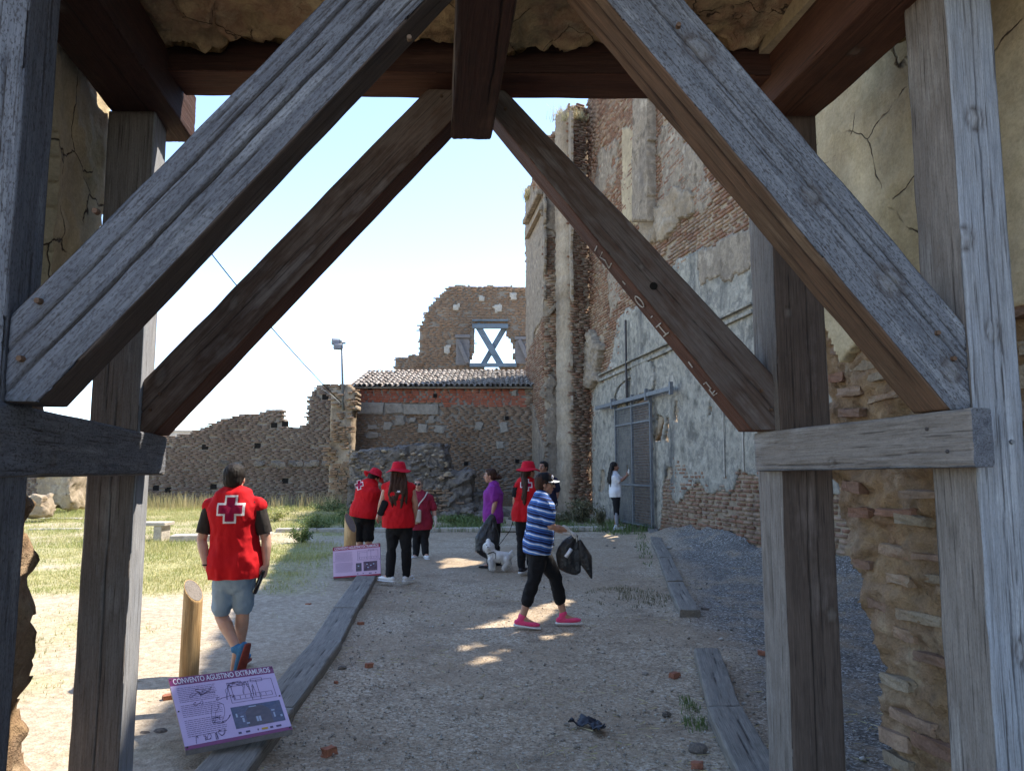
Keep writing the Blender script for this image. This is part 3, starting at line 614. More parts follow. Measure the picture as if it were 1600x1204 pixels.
# ------------------------------------------------------------------ shed with tiled roof, far walls
def stepped(P, u, z, c=0.062):
    """ragged brick silhouette: outline sampled course by course"""
    zq = np.floor(z / c) * c; uq = np.floor(u / 0.10 + (np.floor(z / c) % 2) * .5) * 0.10
    return inpoly(uq + 0.05, zq + 0.02, P)
PALE_ST = masonry('pale_inset_stone', [(0.22, 0.19, 0.155), (0.30, 0.265, 0.22), (0.26, 0.23, 0.19)], stain=0.35, sc=3)
def shed():
    Y = 26.0
    root = thing('brick_shed', ((690 - 800) / F * Y, Y, 0.46), 'low brick outbuilding with a sloping clay tile roof against the tall wall', 'shed')
    f = Facet(root, XY(538, Y), XY(836, Y)); W = f.poly([(534, 830), (536, 604), (840, 604), (840, 830)])
    f.solid('wall_core', 0, f.len, 0.1, f.uz(700, 603)[1], 0.12, lambda u, z: z > -9, rough(-0.028, 0.007, 1.5, 3), -0.4, MORTAR_D)
    zt = f.uz(700, 605)[1]
    red = f.poly([(560, 600), (822, 600), (822, 634), (735, 634), (735, 630), (690, 636), (690, 628), (560, 628)])
    stones = [(559, 628, 601, 646), (603, 630, 630, 646), (632, 630, 688, 647)]
    pale = [(618, 650, 632, 664), (668, 650, 680, 660), (600, 660, 612, 672), (655, 662, 668, 676), (680, 664, 694, 676), (742, 660, 754, 672), (782, 660, 794, 676), (574, 675, 590, 684), (775, 690, 788, 700), (800, 610, 808, 618), (575, 664, 588, 670), (640, 652, 650, 660)]
    st = [f.poly([(a, b), (c, b), (c, d), (a, d)]) for (a, b, c, d) in stones + pale]
    def notst(u, z):
        r = np.ones(np.shape(u), bool)
        for s in st: r &= ~inpoly(u, z, s)
        return r
    f.bricks(0, f.len, 0.4, zt, lambda u, z: inpoly(u, z, red) & notst(u, z), BRICK_NEW, L=0.26, h=0.062, course=0.078, single=120, proud=0.01, miss=0.0)
    f.bricks(0, f.len, 0.3, zt, lambda u, z: ~inpoly(u, z, red) & notst(u, z) & (fbm(u * 2, z * 2, 0, 5) < 0.55), BRICK_O, L=0.28, h=0.042, course=0.062, single=180, proud=0.008, joint=.008)
    for (a, b, c, d) in stones + pale:
        (u0, z1), (u1, z0) = f.uz(a, b), f.uz(c, d); bm = bmesh.new()
        p = Vector(f.pt((u0 + u1) / 2, (z0 + z1) / 2, 0.0)); box(bm, p, (abs(u1 - u0) * .96, 0.10, abs(z1 - z0) * .95), bev=0.02)
        for v in bm.verts: v.co += Vector((random.uniform(-.06, .06), 0, random.uniform(-.04, .04)))
        bm_obj('stone', bm, PALE_ST, root)
    for px, py in ((792, 653), (728, 724), (808, 720), (578, 606), (680, 618)):
        u, z = f.uz(px, py); bm = bmesh.new(); box(bm, Vector(f.pt(u, z, 0.0)), (0.13, 0.07, 0.13)); bm_obj('putlog_hole_shade', bm, HOLE_SHADE, root)  # no hole is cut; the block's black is its shade
    # roof: barrel tiles, each a piece
    ze, zr, Ye, Yr = zt + 0.02, 5.45, Y - 0.28, Y + 2.9
    x0, x1 = (548 - 800) / F * Ye, (826 - 800) / F * Ye + 0.25
    bm = bmesh.new(); sl = Vector((0, Yr - Ye, zr - ze)); ang = math.atan2(sl.z, sl.y); R = Matrix.Rotation(ang, 3, 'X')
    box(bm, ((x0 + x1) / 2, (Ye + Yr) / 2 + .08, (ze + zr) / 2 - 0.05), (x1 - x0, sl.length, 0.05), R); bm_obj('roof_deck', bm, MORTAR_D, root)
    bm = bmesh.new(); n = 6; rr = 0.5
    rings = [[bm.verts.new((math.cos(math.pi * k / n) * w, y, math.sin(math.pi * k / n) * w * 0.85 + dz)) for k in range(n + 1)] for (y, w, dz) in ((0, 0.085, 0.02), (1, 0.066, 0.0))]
    inn = [[bm.verts.new((math.cos(math.pi * k / n) * w, y, math.sin(math.pi * k / n) * w * 0.85 + dz)) for k in range(n + 1)] for (y, w, dz) in ((0, 0.070, 0.02), (1, 0.052, 0.0))]
    for k in range(n): bm.faces.new((rings[0][k], rings[0][k + 1], rings[1][k + 1], rings[1][k])); bm.faces.new((inn[0][k], rings[0][k], rings[0][k + 1], inn[0][k + 1])[::-1])
    tme = bpy.data.meshes.new('roof_tile'); bm.to_mesh(tme); bm.free(); tme.materials.append(TILE)
    nc = 36; nr = 8; cw = (x1 - x0) / nc; sl_n = sl.normalized(); step = sl.length / nr
    for i in range(nc):
        for j in range(nr):
            o = bpy.data.objects.new('roof_tile', tme); scene.collection.objects.link(o); o.parent = root
            p = Vector((x0 + cw * (i + .5) + random.uniform(-.015, .015), Ye, ze)) + sl_n * (step * j) + Vector((0, 0, 0.0 + random.uniform(0, .015)))
            o.location = p - root.location; o.rotation_euler = (ang - 0.03, 0, random.uniform(-.05, .05)); o.scale = (1.0, step * 1.12, 1.0)
    # gutter tiles between (one joined sheet below)
    bm = bmesh.new()
    for i in range(nc + 1):
        x = x0 + cw * i
        for k in range(3):
            a0, a1 = math.pi * (1 + k / 3), math.pi * (1 + (k + 1) / 3)
            v = [bm.verts.new(Vector((x + math.cos(a) * .07, 0, math.sin(a) * .05 + 0.03)) + Vector((0, Ye, ze)) + sl * t) for a, t in ((a0, 0), (a1, 0), (a1, 1), (a0, 1))]
            bm.faces.new(v)
    tag(bm_obj('channel_tiles', bm, TILE, root), kind='stuff')
HOLE_SHADE = simple('hole_shade_black', (0.012, 0.01, 0.009), rough=1, bd=0)  # dead black colour standing in for the shade inside holes
shed()

def far_left_wall():
    Y = 25.2
    root = thing('far_brick_wall', ((380 - 800) / F * Y, Y, 0.46), 'long dark brick boundary wall with a broken ragged top behind the grass', 'wall')
    f = Facet(root, XY(-140, Y), XY(545, Y))
    top = [(-160, 700), (-60, 712), (30, 700), (90, 690), (200, 688), (256, 683), (290, 679), (322, 667), (345, 656), (372, 648), (405, 645), (425, 639), (441, 641), (443, 668), (458, 667), (479, 664), (480, 640), (484, 618), (494, 606), (505, 600), (530, 600), (560, 598)]
    P = f.poly(top + [(560, 900), (-160, 900)]); ins = lambda u, z: stepped(P, u, z)
    f.solid('wall_core', 0, f.len, 0.0, 5.4, 0.075, ins, rough(-0.032, 0.007, 1.5, 5), -0.55, MORTAR_D, jit=0.15)
    holes = [(320, 698), (445, 662), (428, 664), (333, 760), (243, 762), (262, 765), (125, 762), (445, 751), (402, 696), (508, 620)]
    hp = [f.uz(*h) for h in holes]
    def msk(u, z):
        r = ins(u, z) & (fbm(u * 1.4, z * 2.5, 0, 15) < 0.62)
        for a, b in hp: r &= ~((abs(u - a) < 0.11) & (abs(z - b) < 0.1))
        return r
    f.bricks(0, f.len, 0.35, 5.3, msk, BRICK_D, L=0.27, h=0.044, course=0.060, single=300, proud=0.008, miss=0.02, joint=.006)
    for a, b in hp:
        bm = bmesh.new(); box(bm, Vector(f.pt(a, b, -0.06)), (0.2, 0.1, 0.17)); bm_obj('putlog_hole_shade', bm, HOLE_SHADE, root)  # black block fills the gap in place of the hole's shade
    # stones set in a course half way up
    for k, px in enumerate([405, 432, 440, 458, 466, 483, 491, 510, 372, 350]):
        u, z = f.uz(px, 724 + (k % 3)); bm = bmesh.new(); box(bm, Vector(f.pt(u, z, 0.01)), (0.32, 0.10, 0.2), bev=0.05)
        for v in bm.verts: v.co += Vector([random.uniform(-.03, .03) for _ in range(3)])
        bm_obj('stone', bm, RUBBLE, root)
    # thick ragged end that meets the shed
    q = thing('wall_stub', ((523 - 800) / F * 24.6, 24.6, 0.46), 'ragged masonry stub with the lamp post, where far wall meets outbuilding', 'wall')
    g = Facet(q, XY(512, 24.6), XY(550, 24.6)); PP = g.poly([(520, 830), (512, 715), (518, 650), (516, 618), (524, 604), (545, 600), (556, 612), (552, 660), (551, 830)])
    gi = lambda u, z: stepped(PP, u, z)
    g.solid('wall_core', -0.2, 1.2, 0, 5.5, 0.07, gi, rough(0.0, 0.10, 2.5, 9), -0.7, MORTAR, jit=0.25)
    g.bricks(-0.2, 1.2, 0.4, 5.3, lambda u, z: gi(u, z) & (fbm(u * 2, z * 2, 0, 4) < 0.25), BRICK_O, L=0.28, h=0.048, course=0.075, single=60, proud=0.06, under=rough(0.02, 0.10, 2.5, 9))
far_left_wall()

def upper_wall():
    Y = 31.0
    root = thing('upper_ruined_wall', ((745 - 800) / F * Y, Y, 0.46), 'high ruined brick wall with a braced window opening above the tiled roof', 'wall')
    f = Facet(root, XY(612, Y), XY(845, Y))
    P = f.poly([(612, 620), (618, 558), (640, 556), (656, 552), (657, 530), (658, 508), (664, 492), (668, 484), (676, 474), (686, 464), (694, 458), (700, 449), (712, 446), (735, 446), (760, 448), (790, 446), (812, 450), (850, 452), (850, 640), (612, 640)])
    hole = f.poly([(741, 505), (790, 505), (791, 520), (798, 527), (803, 540), (802, 556), (808, 562), (808, 568), (781, 572), (781, 577), (754, 577), (754, 569), (732, 569), (736, 552), (741, 540), (739, 525)])
    s1 = f.poly([(713, 570), (714, 528), (733, 528), (733, 570)]); s2 = f.poly([(806, 568), (806, 530), (826, 530), (826, 568)])
    ins = lambda u, z: stepped(P, u, z) & ~inpoly(u, z, hole)
    f.solid('wall_core', 0, f.len + .2, 2.0, 9.8, 0.09, ins, rough(-0.032, 0.008, 1.5, 25), -0.8, MORTAR_D, jit=0.2, rnoise=0.05)
    holes = [(679, 505), (725, 507), (704, 533), (808, 511), (786, 458)]; hp = [f.uz(*h) for h in holes]
    def msk(u, z):
        r = ins(u, z) & ~inpoly(u, z, s1) & ~inpoly(u, z, s2) & (fbm(u * 1.2, z * 1.6, 0, 35) < 0.6)
        for a, b in hp: r &= ~((abs(u - a) < 0.12) & (abs(z - b) < 0.1))
        return r
    f.bricks(0, f.len + .1, 2.5, 9.7, msk, BRICK_O, L=0.29, h=0.048, course=0.068, single=300, proud=0.010, miss=0.02, joint=.008)
    for px, py in ((750, 468), (700, 547), (712, 480), (800, 466), (775, 480)):
        f.slab('plaster', [(px - 5, py - 5), (px + 5, py - 5), (px + 6, py + 6), (px - 4, py + 5)], 0, 0.04, LIMESTONE, 0.06, rnoise=0.15)
    for pp in ([(713, 570), (714, 528), (733, 528), (733, 570)], [(806, 568), (806, 530), (826, 530), (826, 568)]):
        f.slab('shutter_board', pp, 0.0, 0.05, W_DULL, 0.09, rough=0.005, rnoise=0.0)
    br = lambda n, a, b, h, o=-0.1, d=0.14: f.band(n, a, b, h, o, d, W_DULL if (n == 'side_brace' or a[0] in (711, 804)) else W_BLUE)
    br('cross_brace', (745, 506), (785, 574), 0.26); br('cross_brace', (790, 508), (752, 573), 0.22, -0.26)
    br('lintel_beam', (738, 510), (794, 510), 0.20, -0.02); br('lintel_beam', (738, 501), (794, 501), 0.07, -0.02)
    br('sill_beam', (734, 571), (807, 571), 0.16, 0.05)
    br('side_brace', (716, 532), (731, 568), 0.16, 0.1); br('side_brace', (811, 532), (826, 566), 0.16, 0.1)
    br('lintel_beam', (711, 526), (735, 526), 0.14, 0.02); br('lintel_beam', (804, 529), (829, 529), 0.14, 0.02)
W_BLUE = wood('blue_grey_timber', [(0.09, 0.12, 0.15), (0.15, 0.19, 0.225), (0.12, 0.155, 0.19)])
W_DULL = wood('dull_board', [(0.13, 0.12, 0.12), (0.19, 0.175, 0.17), (0.16, 0.15, 0.15)])
upper_wall()

# ------------------------------------------------------------------ rubble pier in front of the shed
def rocky(bm_name, root, c, size, seed, amp, mat, res=0.1, shape=None, smooth=False, name='stone_mass'):
    sx, sy, sz = size; n = [max(3, int(round(s / res))) for s in size]; V = []; idx = {}; Fc = []
    def vid(i, j, k):
        if (i, j, k) not in idx:
            idx[(i, j, k)] = len(V); V.append(((i / n[0] - .5) * sx, (j / n[1] - .5) * sy, (k / n[2] - .5) * sz))
        return idx[(i, j, k)]
    for ax in range(3):
        b, c_ = [a for a in range(3) if a != ax]
        for s in (0, n[ax]):
            for p in range(n[b]):
                for q in range(n[c_]):
                    cs = []
                    for dp, dq in ((0, 0), (1, 0), (1, 1), (0, 1)):
                        ijk = [0, 0, 0]; ijk[ax] = s; ijk[b] = p + dp; ijk[c_] = q + dq; cs.append(vid(*ijk))
                    Fc.append(cs if (s == 0) == (ax == 1) else cs[::-1])
    V = np.array(V); L = V / (np.array(size) / 2); rad = np.maximum(1, np.linalg.norm(L, axis=1))[:, None]
    V = V * (0.65 + 0.35 / rad ** 0.7)
    W = V + np.array(c)
    d = np.stack([fbm(W[:, 0] * 1.8, W[:, 1] * 1.8, W[:, 2] * 1.8, seed + q) for q in range(3)], 1) * amp
    d += np.stack([vn(W[:, 0] * 6, W[:, 1] * 6, W[:, 2] * 6, seed + 9 + q) for q in range(3)], 1) * amp * 0.45
    d += np.stack([vn(W[:, 0] * 13, W[:, 1] * 13, W[:, 2] * 16, seed + 19 + q) for q in range(3)], 1) * amp * 0.42
    V = W + d
    if shape: V = shape(V)
    return link(name, mesh_np(name, local(V, root) if root else V, np.array(Fc), smooth), mat, root)
def rubble_pier():
    Y = 21.3; x0, x1 = (541 - 800) / F * Y, (702 - 800) / F * Y; zt = at(600, 695, Y).z
    root = thing('rubble_block', ((x0 + x1) / 2, Y, 0.37), 'thick broken stump of rubble masonry behind the group in red', 'wall')
    def sh(V):
        V = V.copy(); t = (V[:, 0] - x0) / (x1 - x0); up = np.clip((V[:, 2] - 1.4) / 1.0, 0, 1)
        V[:, 2] += up * (-0.22 + 0.28 * np.clip(t, 0, 1)) * 1.0; V[:, 0] += up * -0.05; return V
    rocky('', root, ((x0 + x1) / 2, Y + 1.1, (zt + 0.1) / 2), (x1 - x0, 2.2, zt + 0.05), 4, 0.13, RUBBLE, 0.05, sh)
    rocky('', root, (x1 + 0.22, Y + 0.9, 0.8), (0.9, 1.8, 1.7), 14, 0.16, RUBBLE, 0.05)
    rocky('', root, (x1 + 0.75, Y + 0.9, 0.55), (1.0, 1.6, 0.9), 24, 0.16, RUBBLE, 0.05)
    # individual stones showing in its face
    rg = random.Random(5)
    for k in range(280):
        px = rg.uniform(545, 712); py = rg.uniform(703 + max(0, (px - 690) * 2.0), 800); p = at(px, py, Y + 0.02 + rg.uniform(-.03, .07)); s = rg.uniform(0.03, 0.085)
        bm = bmesh.new(); bmesh.ops.create_icosphere(bm, subdivisions=1, radius=1)
        for v in bm.verts: v.co = Vector((v.co.x * s * rg.uniform(1.1, 1.5), v.co.y * s * 0.8, v.co.z * s * rg.uniform(.55, .8))) * rg.uniform(.8, 1.15) + p
        bm_obj('stone', bm, RUBBLE if k % 3 else STONE_J, root)
    f = Facet(root, (x0, Y - 0.02), (x1, Y - 0.02))
    pb = f.poly([(548, 800), (548, 770), (700, 760), (740, 800)])
    f.bricks(0, f.len + .6, 0.4, 1.5, lambda u, z: inpoly(u, z, pb) & (fbm(u * 2, z * 2, 0, 3) > 0.05), BRICK_O, single=60, proud=0.05, L=0.27)
    # fallen rubble at its right
    rg = random.Random(8)
    r2 = thing('rubble_heap', (at(735, 800, 20.6).x, 20.6, 0.4), 'low heap of fallen stones in front of the outbuilding wall', 'rubble')
    for k in range(46):
        px = rg.gauss(742, 24); Yk = rg.uniform(20.0, 22.0); s = rg.uniform(.07, .22)
        p = Vector(((px - 800) / F * Yk, Yk, gz0(Yk) + max(0, 0.25 - abs(px - 730) * 0.006) * rg.random() + s * .4))
        bm = bmesh.new(); bmesh.ops.create_icosphere(bm, subdivisions=1, radius=s)
        for v in bm.verts: v.co = Vector((v.co.x * 1.2, v.co.y, v.co.z * .7)) * rg.uniform(.75, 1.2) + p
        bm_obj('stone', bm, RUBBLE, r2)
rubble_pier()
def far_lumps():
    for (px, py, Y, s, lb) in (((97, 765, 22.5, (1.2, 0.8, 1.05), 'rounded lump of old masonry standing before the far wall')), ((60, 790, 19.5, (0.55, 0.5, 0.55), 'small pale stump of masonry beside the left post'))):
        p = at(px, py, Y); r = thing('masonry_lump', (p.x, Y, gz0(Y)), lb, 'ruin'); rocky('', r, (p.x, Y, p.z), s, 30 + px, 0.12, STONE_J, 0.07)
    # low kerbs and the little bench of slabs in the grass
    def slab(nm, lb, cat, a, b, Ya, h, d, z=0.0, mat=LIMESTONE):
        A, B = ongnd(*a), ongnd(*b); c = (A + B) / 2; dd = (B - A); bm = bmesh.new(); n = max(1, int(dd.length / 0.9))
        R = Matrix.Rotation(math.atan2(dd.y, dd.x), 3, 'Z'); r = thing(nm, tuple(c), lb, cat)
        for k in range(n):
            t = (k + .5) / n; bm = bmesh.new(); p = A.lerp(B, t); box(bm, (p.x, p.y, gz0(p.y) + z + h / 2 + random.uniform(-.01, .01)), (dd.length / n * .985, d, h), R, bev=0.012); bm_obj('kerb_stone', bm, mat, r)
    slab('stone_kerb', 'long low kerb of stone crossing behind the group at the end of the path', 'kerb', (432, 832), (935, 829), 0, 0.10, 0.22)
    slab('stone_kerb', 'thin pale kerb line in the grass right of the left jamb', 'kerb', (45, 829), (128, 828), 0, 0.06, 0.15)
    slab('stone_kerb', 'thin pale kerb farther back in the grass beside the masonry lumps', 'kerb', (45, 812), (128, 812), 0, 0.06, 0.2)
    slab('stone_kerb', 'broad pale kerb in the sunlit grass behind the man in the red vest', 'kerb', (268, 846), (425, 842), 0, 0.14, 0.5)
    A = ongnd(225, 846); r = thing('stone_bench', tuple(A), 'low pale stone slab bench in the grass beside the left rear post', 'bench')
    bm = bmesh.new(); box(bm, (A.x - 0.25, A.y, A.z + 0.36), (1.5, 0.45, 0.07), bev=.01); bm_obj('seat', bm, LIMESTONE, r)
    bm = bmesh.new(); box(bm, (A.x + 0.35, A.y, A.z + 0.16), (0.16, 0.4, 0.34), bev=.01); bm_obj('leg', bm, LIMESTONE, r)
    bm = bmesh.new(); box(bm, (A.x - 0.8, A.y, A.z + 0.16), (0.16, 0.4, 0.34), bev=.01); bm_obj('leg', bm, LIMESTONE, r)
    # distant pale building over the wall
    Y = 95; p = at(302, 677, Y); r = thing('distant_building', (p.x, Y, 0.4), 'distant pale flat roofed building just showing over the far wall', 'building')
    bm = bmesh.new(); box(bm, (p.x - 0.5, Y, 3.2), (5, 8, 6.2)); bm_obj('wall', bm, LIMESTONE, r)
    bm = bmesh.new(); box(bm, (p.x - 0.5, Y, 6.4), (5.4, 8.4, 0.2)); bm_obj('roof', bm, LIMESTONE, r)
far_lumps()

# ------------------------------------------------------------------ the gateway we look through
NPL = Vector((-0.183, 1, 0)).normalized()
def gateway():
    root = thing('masonry_gateway', (2.2, 3.2, 0), 'thick ruined gateway of rough ochre masonry framing the whole view', 'gateway')
    # right jamb, inner face
    f = Facet(root, (1.92 + 0.2 * 1.75, 2.55), (1.92 - 0.05, 4.55))
    P = f.poly([(1700, 1400), (1700, -900), (1262, -900), (1262, 200), (1268, 330), (1272, 470), (1284, 500), (1284, 560), (1292, 620), (1288, 700), (1300, 742), (1306, 800), (1322, 862), (1350, 905), (1357, 960), (1372, 1000), (1384, 1060), (1378, 1110), (1384, 1180), (1382, 1400)])
    cv = lambda u, z: 0.05 * np.abs(vn(u * 5, z * 9, 0, 8)) * (z < 2.2)
    f.solid('wall_core', -0.3, 2.6, -0.3, 6.0, 0.022, lambda u, z: inpoly(u, z, P), lambda u, z: np.where(z > 2.55 + 0.3 * fbm(u * 2, z, 0, 3), 0.035 + 0.012 * fbm(u * 2, z * 2, 0, 4), 0.06 * fbm(u * 2.5, z * 3.5, 0, 6) + 0.030 * vn(u * 8, z * 15, 0, 7) - 0.034 * np.abs(vn(u * 12, z * 26, 0, 9)) - 0.020 * np.maximum(0, vn(u * 24, z * 34, 0, 12)) + 0.010 * vn(u * 38, z * 42, 0, 10)), -1.2, EARTH_J, rnoise=0.05, jit=0.25)
    # plaster skin in the upper half
    f.slab('plaster', [(1262, 480), (1262, 180), (1262, -500), (1700, -500), (1700, 500), (1440, 470), (1400, 560), (1360, 530), (1330, 560), (1300, 500)], 0.0, 0.055, PLASTER_J, 0.022, rough=0.012, rnoise=0.06)
    # bricks and stones showing in the jamb
    rg = random.Random(4)
    def chunk(px, py, w, h, mat, nm='stone', o=0.02, fc=f, dp=0.09, ang=0.0):
        u, z = fc.uz(px, py); p = Vector(fc.pt(u, z, o)); bm = bmesh.new()
        R = Matrix((fc.U, fc.N, Vector((0, 0, 1)))).transposed() @ Matrix.Rotation(ang, 3, 'Y')
        bmesh.ops.create_cube(bm, size=1); bmesh.ops.subdivide_edges(bm, edges=bm.edges[:], cuts=2, use_grid_fill=True)
        for v in bm.verts:
            q = v.co.copy(); l = q.length; q *= (1 - 0.16 * max(0, l - 0.55)); q = Vector((q.x * w, q.y * dp, q.z * h)); q += Vector([rg.uniform(-.006, .006) for _ in range(3)]); v.co = p + R @ q
        return bm_obj(nm, bm, mat, root, smooth=False)
    rg = random.Random(6)
    for (px, py, w, h, br) in ((1400, 800, .28, .035, 1), (1440, 772, .26, .04, 1), (1425, 812, .20, .05, 0), (1400, 862, .24, .06, 0), (1455, 870, .26, .04, 1), (1405, 905, .18, .05, 0), (1440, 965, .32, .05, 0), (1412, 990, .16, .06, 0),
                               (1455, 1030, .24, .05, 1), (1400, 1065, .22, .06, 0), (1425, 1125, .3, .06, 1), (1460, 1165, .28, .07, 1), (1400, 1155, .22, .08, 1), (1405, 1190, .2, .06, 0), (1330, 760, .16, .06, 1), (1345, 800, .18, .05, 1), (1320, 545, .20, .05, 1), (1345, 572, .26, .05, 0), (1310, 590, .16, .05, 1),
                               (1370, 590, .26, .045, 0), (1330, 612, .22, .05, 1), (1385, 620, .24, .04, 0), (1305, 530, .14, .06, 1), (1330, 645, .2, .05, 1), (1470, 905, .2, .04, 0), (1375, 945, .15, .05, 1), (1350, 880, .15, .05, 1)):
        chunk(px, py, w, h, (BRICK_R if br else STONE_J), 'brick' if br else 'stone', o=rg.uniform(-.034, -.010), ang=rg.uniform(-.08, .08), dp=.085)
    # front face right of the near post
    g = Facet(root, (2.35, 2.75), (7.5, 3.1))
    g.solid('wall_core', -0.12, 5.5, -0.3, 6.0, 0.045, lambda u, z: z < 5.9, lambda u, z: 0.09 * fbm(u * 2.5, z * 4, 0, 16) + 0.03 * vn(u * 9, z * 14, 0, 17), -1.2, STONE_J, jit=0.25)
    for k in range(22):
        chunk(rg.uniform(1583, 1640), 20 + k * 52, rg.uniform(.16, .3), rg.uniform(.05, .10), (BRICK_R, STONE_J, STONE_J)[k % 3], 'stone', o=-0.02, dp=.14)
    # left jamb
    l = Facet(root, (-1.86, 2.2), (-2.30, 4.05))
    P2 = l.poly([(-900, 1600), (-900, -1200), (158, -1200), (158, 175), (152, 230), (150, 330), (140, 370), (128, 400), (118, 470), (100, 540), (70, 640), (52, 745), (45, 775), (48, 800), (44, 825), (60, 838), (57, 870), (54, 900), (40, 945), (32, 960), (38, 1600)])
    l.solid('wall_core', -0.5, 2.3, -0.3, 6.0, 0.025, lambda u, z: inpoly(u, z, P2), lambda u, z: 0.05 * fbm(u * 2.5, z * 3, 0, 26) + 0.015 * vn(u * 18, z * 20, 0, 27) + np.where(z < 1.7, 0.05 * vn(u * 5, z * 8, 0, 28), 0), -1.0, EARTH_J, rnoise=0.05, jit=0.25)
    l.slab('plaster', [(60, 480), (70, -300), (155, -300), (156, 200), (147, 300), (138, 345), (118, 380), (100, 430)], 0.0, 0.06, PLASTER_J, 0.022, rough=0.03, rnoise=0.05)
    l2 = Facet(root, (-2.45, 2.6), (-8.5, 2.6 + 0.4)); l2.solid('wall_core', 0.1, 6.5, -0.3, 6.0, 0.12, lambda u, z: z < 5.9, rough(0, 0.06, 2, 36), -0.9, STONE_J)
    # masonry overhead: rough underside with hanging stones
    xs = np.arange(-2.5, 2.9, 0.02); ys = np.arange(1.7, 3.68, 0.02); X, Yg = np.meshgrid(xs, ys)
    edge = 3.60 + 0.05 * fbm(xs * 3, 0 * xs, 0, 41) + 0.03 * vn(xs * 11, 0 * xs, 0, 42) + 0.018 * vn(xs * 33, 0 * xs, 0, 49)
    cell = vn(np.floor(X * 4.3 + 0.8 * fbm(X * 3, Yg * 3, 0, 45)) * 7.7, np.floor(Yg * 7 + 0.8 * fbm(X * 3, Yg * 3, 0, 46)) * 5.3, 0, 44)
    Zb = 3.83 + 0.06 * fbm(X * 2.2, Yg * 2.2, 0, 43) + 0.035 * cell - 0.03 * np.abs(vn(X * 13, Yg * 13, 0, 47)) + 0.008 * vn(X * 30, Yg * 30, 0, 50) - 0.06 * np.clip((Yg - 3.3) / 0.3, 0, 1) * (0.6 + 0.6 * vn(X * 2.4, Yg, 0, 48))
    n0, n1 = len(xs), len(ys); V = np.stack([X, np.minimum(Yg, edge[None, :]), Zb], -1).reshape(-1, 3); Vt = V.copy(); Vt[:, 2] = 3.96
    J, I = np.meshgrid(np.arange(n1 - 1), np.arange(n0 - 1), indexing='ij'); a = (J * n0 + I).ravel(); Q = [np.stack([a, a + n0, a + n0 + 1, a + 1], 1)]
    e = (n1 - 1) * n0 + np.arange(n0 - 1); nv = len(V); Q.append(np.stack([e, e + nv, e + nv + 1, e + 1], 1)); e = np.arange(n0 - 1); Q.append(np.stack([e, e + 1, e + nv + 1, e + nv], 1))
    link('arch_underside', mesh_np('arch_underside', local(np.concatenate([V, Vt]), root), np.concatenate(Q)), SOFFIT, root)
    bm = bmesh.new(); box(bm, (0.2, 2.75, 4.98), (7.4, 2.3, 2.0)); bm_obj('masonry_top', bm, STONE_J, root)
    for sx, x in ((1, 1.47), (-1, -1.98)):   # plastered infill above the wall plates
        bm = bmesh.new(); box(bm, (x + 0.12 * sx, 3.0, 3.87), (0.40, 1.7, 0.22), Matrix.Rotation(0.19, 3, 'Z')); bm_obj('plaster_infill', bm, PLASTER_J, root)
SOFFIT = masonry('soffit_stone', [(0.26, 0.17, 0.095), (0.42, 0.31, 0.17), (0.32, 0.20, 0.12), (0.48, 0.38, 0.23)], crack=4.0, island=False, bs=(7, 60), bd=(0.03, 0.008), stain=0.25, stain_col=(0.2, 0.12, 0.07), sc=2.5)
gateway()
